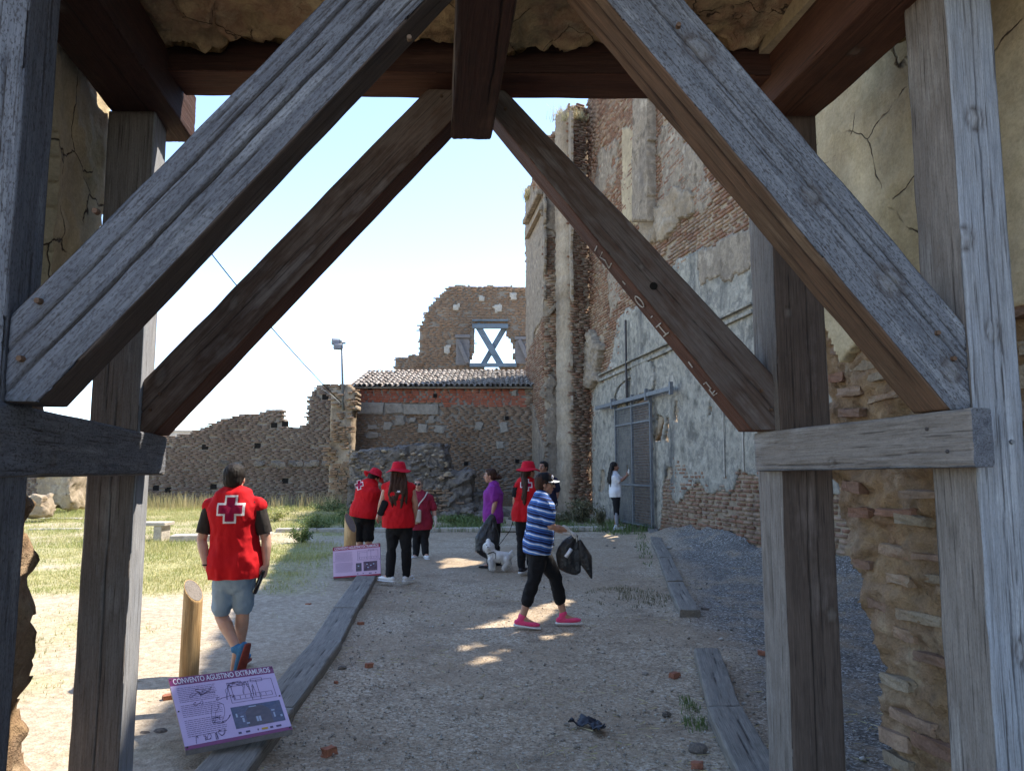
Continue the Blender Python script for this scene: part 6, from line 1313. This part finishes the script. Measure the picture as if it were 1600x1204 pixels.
# ------------------------------------------------------------------ dog
def dog():
    Y = 11.7; r = thing('dog', (at(775, 887, Y).x, Y, gz0(Y)), 'small shaggy white dog on a lead between the two rubbish bag carriers', 'dog')
    q = lambda px, py, d=0: at(px, py, Y + d); bm = bmesh.new()
    tube(bm, [q(770, 868), q(778, 868), q(787, 869, .03), q(794, 869, .05)], [(.075, .075), (.078, .072), (.074, .068), (.058, .058)], Y_, 14)
    tube(bm, [q(771, 866), q(767, 860), q(764, 856)], [.07, .062, .06], Y_, 12); ellipsoid(bm, q(763.5, 852, -.02), (.066, .066, .064), None, 14); ellipsoid(bm, q(762.5, 855, -.085), (.030, .035, .026), None, 10)
    for sx in (-1, 1): ellipsoid(bm, q(763.5 + sx * 6.5, 854, -.0), (.022, .028, .05), None, 10)
    ellipsoid(bm, q(763, 844, 0), (.03, .025, .025), None, 8)
    for (a, b, d) in ((766, 767, -.06), (770, 771, .05)): tube(bm, [q(a, 874, d), q(b, 881, d), q(b, 886, d)], [.036, .028, .026], Y_, 10)
    for (a, b, c, d) in ((791, 793, 787, -.03), (793, 796, 790, .09)): tube(bm, [q(a, 873, d), q(b, 879, d), q(c + 2, 883, d), q(c, 886.5, d)], [.045, .032, .026, .026], Y_, 10)
    tube(bm, [q(796, 866, .05), q(800, 862, .05), q(801, 866, .05)], [.03, .03, .02], Y_, 8)
    body = remesh('body', bm, FUR, r, .009, .014, 1, 5, (45, 45, 30))
    # shaggy locks
    me = body.data; n = len(me.vertices); co = np.empty(n * 3, np.float32); no = co.copy(); me.vertices.foreach_get('co', co); me.vertices.foreach_get('normal', no); co, no = co.reshape(-1, 3), no.reshape(-1, 3)
    k = RNG.integers(0, n, 5000); p = co[k]; d = no[k] * .012 + np.array([0, 0, -.022]) + RNG.uniform(-.008, .008, (5000, 3)); s_ = np.cross(d, no[k]); s_ /= (np.linalg.norm(s_, axis=1, keepdims=True) + 1e-6); s_ *= .003
    V = np.stack([p - s_, p + s_, p + d], 1).reshape(-1, 3); me2 = mesh_np('coat', V, np.arange(15000).reshape(-1, 3)); link('coat', me2, FUR, r)
    mk('nose', r, LENS, lambda b: ellipsoid(b, q(762.3, 854, -.118), (.011, .008, .009), None, 8))
    for sx in (-1, 1): mk('eye', r, LENS, lambda b: ellipsoid(b, q(763 + sx * 2.6, 851, -.08), (.008, .006, .008), None, 8))
    mk('harness', r, BLACK, lambda b: tube(b, [q(762, 865, -.07), q(767, 863, -.085), q(771, 862, -.08), q(774, 864, -.075), q(774, 872, -.085)], [(.008, .005)] * 5, Z_, 6))
    l = mk('dog_lead', None, BLACK, lambda b: tube(b, [q(772, 861, 0), q(786, 843, -.05), q(797, 828, -.1), leash_end], [.005] * 4, Z_, 6)); tag(l, 'thin black lead running from the white dog up to the hidden hand', 'lead')
FUR = simple('white_fur', (0.66, 0.64, 0.61), (0.80, 0.78, 0.75), 25, .9, 120, .004)
dog()
# ------------------------------------------------------------------ wooden bollards and information panels
def bollard(x, Y, rad, zlo, zhi, lb, tilt=0.0, ang=2.2):
    g = gz0(Y); r = thing('wooden_bollard', (x, Y, g), lb, 'bollard'); bm = bmesh.new(); n = 28; m = 60
    dirx, diry = math.cos(ang), math.sin(ang); rings = []
    for j in range(m + 1):
        ring = []
        for k in range(n):
            a = 2 * math.pi * k / n; cx, cy = math.cos(a), math.sin(a); top = (zhi + zlo) / 2 + (zhi - zlo) / 2 * (cx * dirx + cy * diry); z = -0.1 + (top + 0.1) * j / m
            rr = rad * (1 + .02 * float(vn(a * 2, z * 3, 0, 3)) - .10 * math.exp(-((a - 4.55) / .05) ** 2)); ring.append(bm.verts.new((x + rr * cx + tilt * z, Y + rr * cy, g + z)))
        rings.append(ring)
    for j in range(m):
        for k in range(n): bm.faces.new((rings[j][k], rings[j][(k + 1) % n], rings[j + 1][(k + 1) % n], rings[j + 1][k]))
    cap = bm.faces.new(rings[-1]); cap.material_index = 0
    me = bpy.data.meshes.new('shaft'); bm.to_mesh(me); bm.free(); me.transform(Matrix.Translation(-Vector(r.location))); me.polygons.foreach_set('use_smooth', np.ones(len(me.polygons), bool)); me.polygons[len(me.polygons) - 1].use_smooth = False
    # grain runs up the post: build it lying along X and stand it up
    me.transform(Matrix.Rotation(math.radians(90), 4, 'Y')); o = link('shaft', me, W_POST, r); o.rotation_euler = (0, -math.radians(90), 0)
    bm = bmesh.new(); t = Vector((x, Y, g + (zlo + zhi) / 2 + .002)); u1 = Vector((dirx, diry, (zhi - zlo) / 2 / rad)); u2 = Vector((-diry, dirx, 0)); bm.faces.new([bm.verts.new(t + Vector((tilt * zhi, 0, 0)) + (u1 * math.cos(a) + u2 * math.sin(a)) * rad * .93) for a in np.linspace(0, 2 * math.pi, 20, endpoint=False)]); bm_obj('cut_face', bm, W_TAN, r)
    return r
bollard(-2.205, 5.36, .063, .76, .90, 'honey coloured round wooden bollard with a slanted top beside the man in the red vest', 0.01, 2.6)
bollard((551 - 800) / F * 11.25, 11.25, .085, .62, .90, 'wooden bollard standing behind the small far information panel', 0, 2.6)

PAN_W = simple('panel_print_lilac', (0.44, 0.33, 0.50), (0.50, 0.38, 0.55), 3, .35, 200, 0, .04); PAN_P = simple('panel_print_pink', (0.50, 0.34, 0.44), (0.54, 0.38, 0.48), 3, .35, 200, 0, .04); PAN_V = simple('panel_purple', (0.15, 0.015, 0.085), (0.18, 0.02, 0.10), 5, .35, 100, 0, .05); PAN_R = simple('panel_crimson', (0.30, 0.02, 0.04), rough=.35, bd=0)
INK = simple('print_ink', (0.06, 0.04, 0.09), rough=.5, bd=0); PW = simple('print_white', (0.72, 0.68, 0.72), rough=.4, bd=0); EDGE = simple('panel_edge_grey', (0.22, 0.20, 0.20), rough=.6, bd=0.001)
PHOTO = simple('printed_photo_blue', (0.03, 0.045, 0.10), (0.09, 0.08, 0.12), 9, .3, 40, 0, .3); PHOTO2 = simple('printed_photo_brown', (0.06, 0.03, 0.05), (0.14, 0.08, 0.10), 12, .3, 40, 0, .3); PHL = simple('printed_photo_light', (0.35, 0.38, 0.48), rough=.3, bd=0); ARCHM = simple('printed_arch_brown', (0.10, 0.075, 0.085), (0.05, 0.04, 0.05), 30, .4, 60, 0, .2); YEL = simple('print_yellow', (.55, .35, .05), bd=0)
def flatten(TL, TR, BR, BL):
    n = (TR - TL).cross(BL - TL); O = Vector((0, 0, CAMZ)); d = BR - O; return O + d * ((TL - O).dot(n) / d.dot(n))
def info_panel(TL, TR, BR, BL, lb, headm, bodym, detail=True):
    TL, TR, BR, BL = [Vector(v) for v in (TL, TR, BR, BL)]; BR = flatten(TL, TR, BR, BL); c = (TL + TR + BR + BL) / 4; r = thing('information_panel', tuple((BL + BR) / 2), lb, 'information panel')
    n = (TR - TL).cross(TL - BL).normalized(); n = n if n.dot(Vector((0, 0, CAMZ)) - c) > 0 else -n
    def P(u, v, o=0): return (TL * (1 - u) + TR * u) * (1 - v) + (BL * (1 - u) + BR * u) * v + n * o
    def quad(bm, u0, v0, u1, v1, o): return bm.faces.new([bm.verts.new(P(*q, o)) for q in ((u0, v0), (u1, v0), (u1, v1), (u0, v1))])
    bm = bmesh.new(); f = [bm.verts.new(P(u, v, 0)) for u, v in ((0, 0), (1, 0), (1, 1), (0, 1))]; b = [bm.verts.new(P(u, v, -.035)) for u, v in ((0, 0), (1, 0), (1, 1), (0, 1))]
    bm.faces.new(f); bm.faces.new(b[::-1])
    for k in range(4): bm.faces.new((f[k], b[k], b[(k + 1) % 4], f[(k + 1) % 4]))
    bmesh.ops.recalc_face_normals(bm, faces=bm.faces[:]); bmesh.ops.bevel(bm, geom=bm.edges[:], offset=.003, segments=2, affect='EDGES'); bm_obj('board', bm, EDGE, r)
    mk('printed_sheet', r, bodym, lambda bm: quad(bm, .0, .125, 1, .955, .002), False)
    mk('heading_band', r, headm, lambda bm: quad(bm, 0, 0, 1, .125, .0022), False); mk('foot_band', r, headm, lambda bm: quad(bm, 0, .955, 1, 1, .0022), False)
    # heading in letters
    cu = bpy.data.curves.new('t', 'FONT'); cu.body = 'CONVENTO AGUSTINO EXTRAMUROS'; cu.size = 1; cu.offset = .012; to = bpy.data.objects.new('t', cu); scene.collection.objects.link(to)
    dg = bpy.context.evaluated_depsgraph_get(); me = bpy.data.meshes.new_from_object(to.evaluated_get(dg)); bpy.data.objects.remove(to)
    co = np.array([v.co for v in me.vertices]); x0, x1 = co[:, 0].min(), co[:, 0].max(); y0, y1 = co[:, 1].min(), co[:, 1].max()
    for v in me.vertices:
        u = .035 + .93 * (v.co.x - x0) / (x1 - x0); w = .105 - .085 * (v.co.y - y0) / (y1 - y0); v.co = P(u, w, .0035) - Vector(r.location)
    me.name = 'heading_lettering'; link('heading_lettering', me, PW, r)
    rg = random.Random(3)
    def lines(bm):
        for (a, b_) in ((.17, .40), (.43, .60), (.64, .86)) if detail else ((.2, .5), (.54, .85)):
            v = a
            while v < b_:
                e = .42 - rg.random() * .03; u = .05
                while u < e: w = rg.uniform(.012, .045); quad(bm, u, v, min(u + w, e), v + .006, .003); u += w + .006
                v += .026
    mk('body_text', r, INK, lines, False)['kind'] = 'stuff'
    def plan(bm):
        def ln(a, b_, w=.0025):
            a, b_ = Vector(a), Vector(b_); d = (b_ - a).normalized(); s_ = Vector((-d.y, d.x)) * w; bm.faces.new([bm.verts.new(P(*q, .003)) for q in (a + s_, b_ + s_, b_ - s_, a - s_)])
        for (a, b_, c_, d) in ((.52, .2, .95, .5), (.55, .25, .72, .46), (.72, .2, .80, .5), (.55, .40, .92, .46), (.75, .17, .86, .22)):
            ln((a, b_), (c_, b_)); ln((c_, b_), (c_, d)); ln((c_, d), (a, d)); ln((a, d), (a, b_))
        for k in range(7): ln((.56 + k * .05, .41), (.56 + k * .05, .45))
    mk('floor_plan_drawing', r, INK, plan, False)
    if detail:
        mk('printed_photo', r, PHOTO, lambda bm: quad(bm, .49, .56, .965, .86, .003), False)
        mk('photo_arch', r, ARCHM, lambda bm: bm.faces.new([bm.verts.new(P(.73 + .12 * math.cos(a), .70 - .12 * math.sin(a) if a < math.pi else .78, .0036)) for a in np.linspace(0, math.pi, 12)] + [bm.verts.new(P(.61, .86, .0036)), bm.verts.new(P(.85, .86, .0036))]), False)
        def lt(bm):
            for (a, b_, w, h) in ((.70, .74, .02, .07), (.725, .74, .02, .07), (.56, .70, .03, .02), (.57, .73, .02, .06), (.60, .80, .03, .02), (.86, .68, .03, .02), (.87, .72, .015, .07), (.66, .585, .07, .012), (.93, .77, .02, .03), (.52, .66, .015, .05)): quad(bm, a, b_, a + w, b_ + h, .0042)
        mk('photo_highlights', r, PHL, lt, False)
        def sc(bm):   # pen scrawl over the print
            def st(pts): tube(bm, [P(u, v, .004) for u, v in pts], [.0010] * len(pts), n, 5, caps=False)
            for (cx, cy, w, h, s_) in ((.20, .30, .09, .035, 1), (.22, .43, .07, .03, 2), (.36, .60, .11, .14, 3), (.52, .33, .06, .12, 4), (.60, .22, .12, .04, 5), (.30, .26, .12, .05, 6), (.40, .70, .13, .05, 7), (.12, .90, .02, .05, 8), (.22, .89, .05, .04, 9), (.30, .90, .015, .05, 10), (.36, .87, .05, .04, 11), (.68, .30, .05, .10, 12), (.75, .36, .02, .10, 13), (.46, .40, .14, .02, 14)):
                rr = random.Random(s_); m_ = rr.choice((9, 12, 15)); ph = rr.random() * 6; st([(cx + w * math.sin(t * rr.choice((1.0, 1.1)) + ph) * (0.5 + .5 * t / m_), cy + h * math.cos(t * 1.7 + ph) * (1 - .03 * t)) for t in np.linspace(0, m_ * .55, m_ * 3)])
        mk('pen_scrawl', r, INK, sc, False)
        mk('logo_strip', r, INK, lambda bm: [quad(bm, a, .905, a + w, .93, .003) for a, w in ((.50, .03), (.57, .04), (.68, .012), (.80, .03), (.86, .05))], False)['kind'] = 'stuff'
        mk('logo_yellow', r, YEL, lambda bm: quad(bm, .72, .905, .78, .93, .003), False)
    else:
        mk('printed_photo', r, PHOTO2, lambda bm: quad(bm, .64, .55, .93, .84, .003), False); mk('printed_photo', r, ARCHM, lambda bm: quad(bm, .48, .58, .60, .84, .003), False)
        mk('photo_highlights', r, PHL, lambda bm: [quad(bm, a, b_, a + .03, b_ + .03, .004) for a, b_ in ((.70, .62), (.78, .66), (.84, .62), (.72, .72), (.52, .66))], False)
        mk('logo_strip', r, INK, lambda bm: [quad(bm, a, .90, a + w, .925, .003) for a, w in ((.50, .03), (.62, .02), (.75, .06), (.88, .03))], False)['kind'] = 'stuff'
    for u, v in ((.015, .03), (.985, .03), (.02, .5), (.98, .5), (.98, .97), (.02, .97)):
        mk('screw', r, IRON, lambda bm: bmesh.ops.create_uvsphere(bm, u_segments=8, v_segments=5, radius=.006, matrix=Matrix.Translation(P(u, v, .002))))
    return r
Zp = lambda px, py, Y: at(px, py, Y)
info_panel(at(263, 1060, 4.95), at(425, 1040, 5.14), at(457, 1139, 4.46), at(290, 1172, 4.36), 'large lilac information panel with purple heading, scrawled on, leaning over the near left sleepers', PAN_V, PAN_W)
info_panel(at(520, 855, 11.05), at(594, 848, 11.05), at(595, 898, 10.75), at(521, 903, 10.75), 'small pink information panel with crimson heading standing at the end of the left sleepers', PAN_R, PAN_P, False)

# ------------------------------------------------------------------ lamp post, wires
CABLE = simple('black_rubber', (.02, .02, .02), rough=1, bd=0, spec=0)
def lamp():
    Y = 24.6; b = at(536, 640, Y); t = at(534, 532, Y); r = thing('floodlight_mast', tuple(b), 'thin mast with two floodlights rising from the wall corner', 'lamp')
    mk('mast', r, GATE_M, lambda bm: tube(bm, [b, t], [.045, .035], X_, 10, caps=False)); mk('cross_arm', r, GATE_M, lambda bm: box(bm, at(530, 536, Y), (.42, .05, .05)), False)
    for px, py in ((525, 534), (528, 541)):
        mk('floodlight', r, GATE_M, lambda bm: box(bm, at(px, py, Y - .12), (.28, .14, .20), Matrix.Rotation(.4, 3, 'Z') @ Matrix.Rotation(.5, 3, 'X'), bev=.02), False); mk('floodlight_glass', r, PHL, lambda bm: box(bm, at(px, py, Y - .215), (.22, .02, .14), Matrix.Rotation(.4, 3, 'Z') @ Matrix.Rotation(.5, 3, 'X')), False)
    A, B = at(150, 150, 14.5), at(533, 628, 24.5); pts = [A.lerp(B, k / 24) - Vector((0, 0, 1.0 * 4 * (k / 24) * (1 - k / 24) * .35)) for k in range(25)]
    w = mk('overhead_cable', None, CABLE, lambda bm: tube(bm, pts, [.015] * 25, X_, 5)); tag(w, 'thin cable sagging across the sky down to the floodlight mast', 'cable')
    A2 = at(500, 606, 24.5); w = mk('overhead_cable', None, GATE_M, lambda bm: tube(bm, [at(502, 607, 24.5), at(518, 617, 24.4), at(534, 632, 24.5)], [.012] * 3, X_, 5)); tag(w, 'short loose cable at the wall corner below the mast', 'cable')
lamp()

# ------------------------------------------------------------------ loose stones, brick bits, the crumpled black thing
def loose(px, py, s, mat, lb, kind='stone', flatn=.6, seed=0, square=False):
    g = ongnd(px, py); r = random.Random(seed); bm = bmesh.new()
    if square:
        box(bm, (0, 0, 0), (s * 2, s * 1.3, s * 1.1)); bmesh.ops.subdivide_edges(bm, edges=bm.edges[:], cuts=2, use_grid_fill=True)
    else: bmesh.ops.create_icosphere(bm, subdivisions=2, radius=s)
    ph = seed * 3.1; Rz = Matrix.Rotation(r.uniform(0, 3), 3, 'Z')
    for v in bm.verts:
        c = v.co * (1 + .22 * float(vn(v.co.x / s * 1.3 + ph, v.co.y / s * 1.3, v.co.z / s * 1.3, seed)) + (.0 if square else .10 * float(vn(v.co.x / s * 3 + ph, v.co.y / s * 3, v.co.z / s * 3, seed))))
        if not square: c.z *= flatn; c.x *= 1.2
        v.co = Rz @ c
    o = bm_obj(kind, bm, mat, None, False, loc=(g.x, g.y, gzf(g.x, g.y) + s * (.45 if square else flatn * .5))); tag(o, lb, 'brick piece' if 'brick' in kind else 'stone')
FRAG = masonry('brick_fragment_clay', [(0.27, 0.10, 0.06), (0.36, 0.16, 0.10), (0.22, 0.09, 0.06)], stain=.1, island=False, bs=(20, 120), bd=(.01, .004), sc=3)
L_ = [(577, 1043, .032, 1, 'squared brick piece lying on the gravel left of the path centre'), (564, 975, .030, 1, 'brick piece tucked against the right side of the left sleeper'), (535, 1046, .034, 2, 'grey brown stone beside the left sleeper'), (525, 1068, .016, 1, 'small reddish crumb near the left sleeper'),
      (514, 1178, .040, 1, 'rounded brick lump at the bottom of the path'), (1054, 1056, .040, 1, 'broken red brick lying near the right sleeper'), (1008, 1052, .026, 0, 'brown clod left of the broken red brick'), (1018, 1078, .018, 0, 'dark small clod below the broken red brick'), (1037, 1023, .022, 3, 'white pebble in front of the striped shirt walker'),
      (1007, 1019, .010, 3, 'tiny white pebble left of the larger white one'), (1127, 998, .024, 3, 'white stone between the two runs of right sleepers'), (1091, 1172, .055, 2, 'grey angular stone left of the nearest right sleeper'), (1089, 1198, .030, 1, 'reddish lump at the very bottom by the right sleeper'), (1042, 1116, .030, 2, 'brown stone left of the grass tuft'),
      (1036, 1124, .018, 3, 'pale flat pebble beside the brown stone'), (266, 1096, .050, 1, 'flat brick piece left of the large information panel'), (250, 1147, .045, 2, 'brown rock left of the large panel foot'), (225, 1150, .035, 2, 'smaller brown rock by the left rear post'), (337, 1175, .026, 3, 'white pebble under the large panel corner'),
      (481, 946, .030, 1, 'low brick shard in the shade left of the sleepers'), (1191, 1022, .035, 1, 'dark brick lump left of the right rear post'), (1102, 953, .040, 2, 'flat stone at the end of the far right sleeper'), (1163, 1098, .020, 3, 'pale pebble in the blue grey gravel'), (1045, 859, .05, 3, 'pale stone at the wall foot beside the sleepers'),
      (885, 1132, .018, 0, 'small clod left of the crumpled black cloth'), (960, 856, .03, 0, 'dark stone on the path before the gate'), (993, 854, .03, 0, 'dark stone near the far sleepers'), (468, 990, .02, 0, 'low dark clod in the shaded soil'), (948, 853, .025, 2, 'pale brown stone on the path before the gate')]
for i, (px, py, s, k, lb) in enumerate(L_): loose(px, py, s, (MORTAR_D, FRAG, RUBBLE, LIMESTONE)[k], lb, 'brick_fragment' if k == 1 else 'stone', .6, i + 3, square=(k == 1))
def scrap():
    g = ongnd(920, 1140); bm = bmesh.new(); n = 44; R = []
    pts = [(-.13, -.02), (-.12, .05), (-.05, .10), (.04, .10), (.09, .04), (.08, -.02), (.10, -.07), (.09, -.12), (.03, -.12), (.02, -.06), (-.02, .0), (-.08, .01)]
    for i in range(n):
        for j in range(n):
            x, y = -.18 + .36 * i / n, -.16 + .32 * j / n
            if inpoly(np.array([x + .01 * math.sin(y * 60)]), np.array([y + .012 * math.sin(x * 50)]), pts)[0]: R.append((i, j))
    st = .36 / n; c = {}
    def v(x, y):
        k = (x, y)
        if k not in c:
            x = -.18 + st * x; y = -.16 + .32 / n * y
            d = float(fbm(x * 9, y * 9, 0, 5)); e = float(vn(x * 30, y * 30, 0, 6)); c[k] = bm.verts.new((g.x + x, g.y + y * 1.1, gzf(g.x, g.y) + .022 + .038 * abs(d) * 2 + .010 * e))
        return c[k]
    for x, y in R: bm.faces.new((v(x, y), v(x + 1, y), v(x + 1, y + 1), v(x, y + 1)))
    r_ = bmesh.ops.extrude_face_region(bm, geom=bm.faces[:]); bmesh.ops.translate(bm, verts=[q for q in r_['geom'] if isinstance(q, bmesh.types.BMVert)], vec=(0, 0, .006)); bmesh.ops.recalc_face_normals(bm, faces=bm.faces[:])
    o = bm_obj('crumpled_cloth', bm, SCRAP, None, True); tag(o, 'crumpled dark blue black rag lying on the gravel', 'rag')
SCRAP = simple('dark_rag', (0.012, 0.016, 0.028), (0.03, 0.035, 0.05), 30, .55, 90, .004)
scrap()

# ------------------------------------------------------------------ shrubs and weeds one can tell apart
def shrub(px, py, Yd, h, w, n, mat, lb, leaf=.03, seed=1, name='shrub', d=None):
    g = ongnd(px, py) if Yd is None else Vector(((px - 800) / F * Yd, Yd, gz0(Yd))); rg = np.random.default_rng(seed); r = thing(name, (g.x, g.y, gzf(g.x, g.y)), lb, 'plant'); base = np.array(r.location); d = d or w
    m = max(5, int(n / 60)); bm = bmesh.new(); tips = []
    for k in range(m):
        a = rg.uniform(0, 6.28); rr = rg.uniform(.1, 1) ** .6; e = base + np.array([math.cos(a) * rr * w, math.sin(a) * rr * d, h * rg.uniform(.45, 1) * (1.1 - .4 * rr)]); mid = (base + e) / 2 + np.array([0, 0, .1 * h]); tips.append((base, mid, e))
        tube(bm, [Vector(base), Vector(mid), Vector(e)], [.006 * h / .5, .004 * h / .5, .002], X_, 4, caps=False)
    bm_obj('stem', bm, G_DULL, r); P_ = []
    for k in range(n):
        b_, mi, e = tips[rg.integers(m)]; t = rg.uniform(.2, 1.05); q = b_ * (1 - t) ** 2 + mi * 2 * t * (1 - t) + e * t * t; P_.append(q + rg.normal(0, .13, 3) * np.array([w, d, h * .7]))
    P_ = np.array(P_); P_[:, 2] = np.maximum(P_[:, 2], base[2] + .01); u = rg.normal(size=(n, 3)); u /= np.linalg.norm(u, axis=1, keepdims=True); v = np.cross(u, rg.normal(size=(n, 3))); v /= np.linalg.norm(v, axis=1, keepdims=True); s = leaf * rg.uniform(.5, 1.3, (n, 1))
    V = np.stack([P_ - u * s, P_ - v * s * .4, P_ + u * s, P_ + v * s * .4], 1).reshape(-1, 3)
    tag(link('leaves', mesh_np('leaves', local(V, r), np.arange(n * 4).reshape(-1, 4)), mat, r), kind='stuff')
shrub(905, 808, 19.6, .62, .42, 2200, G_DULL, 'dull brown green shrub growing at the foot of the tall pier', .035, 1, d=.4)
shrub(880, 812, 19.3, .35, .40, 1400, G_DULL, 'low straggling weeds left of the shrub at the pier', .03, 2, d=.3)
shrub(935, 812, 18.9, .45, .22, 900, G_DULL, 'small weed clump between the shrub and the mesh gate', .03, 3)
shrub(470, 850, None, .38, .24, 1100, G_GREEN, 'bushy green weed at the edge of the sunlit grass beside the man', .028, 4)
shrub(490, 830, None, .45, .40, 1300, G_GREEN, 'taller leafy weeds behind the bushy green weed', .03, 5)
shrub(430, 815, None, .45, .5, 1100, G_FIELD, 'pale green weeds behind the man in the red vest', .03, 6)
shrub(515, 800, None, .4, .6, 1000, G_GREEN, 'green weeds at the foot of the rubble block', .03, 7)
shrub(722, 822, None, .32, .6, 1500, G_GREEN, 'dark green weeds between the maroon and the purple shirts', .03, 8, d=.3)
shrub(130, 785, None, .7, .6, 1600, G_DRY, 'tall straw coloured weeds behind the left rear post', .03, 9, d=.4)
shrub(545, 812, None, .3, .3, 700, G_GREEN, 'leafy weeds left of the stooping woman', .028, 10)
def wall_top():
    # tufts on top of the ruined walls
    for (px, py, Y, w, h) in ((882, 176, 22.9, .35, .35), (896, 178, 22.2, .4, .25), (828, 300, 26.6, .2, .35)):
        p = at(px, py, Y); n = 420; x = p.x + RNG.normal(0, w * .5, n); y = Y + RNG.normal(0, .2, n)
        o = blades('wall_top_tuft', np.stack([x, y, np.full(n, p.z - .25)], 1), RNG.uniform(.1, h + .12, n), .008, G_DRY, 'dry grass tuft', lean=.9); o['kind'] = 'stuff'; o['label'] = 'dry grass growing on the broken wall top at pixel side'
        o['label'] = {882: 'dry grass crowning the highest point of the pier', 896: 'dry grass beside the highest point of the pier', 828: 'dry tuft on the lower outer edge of the pier'}[px]
wall_top()
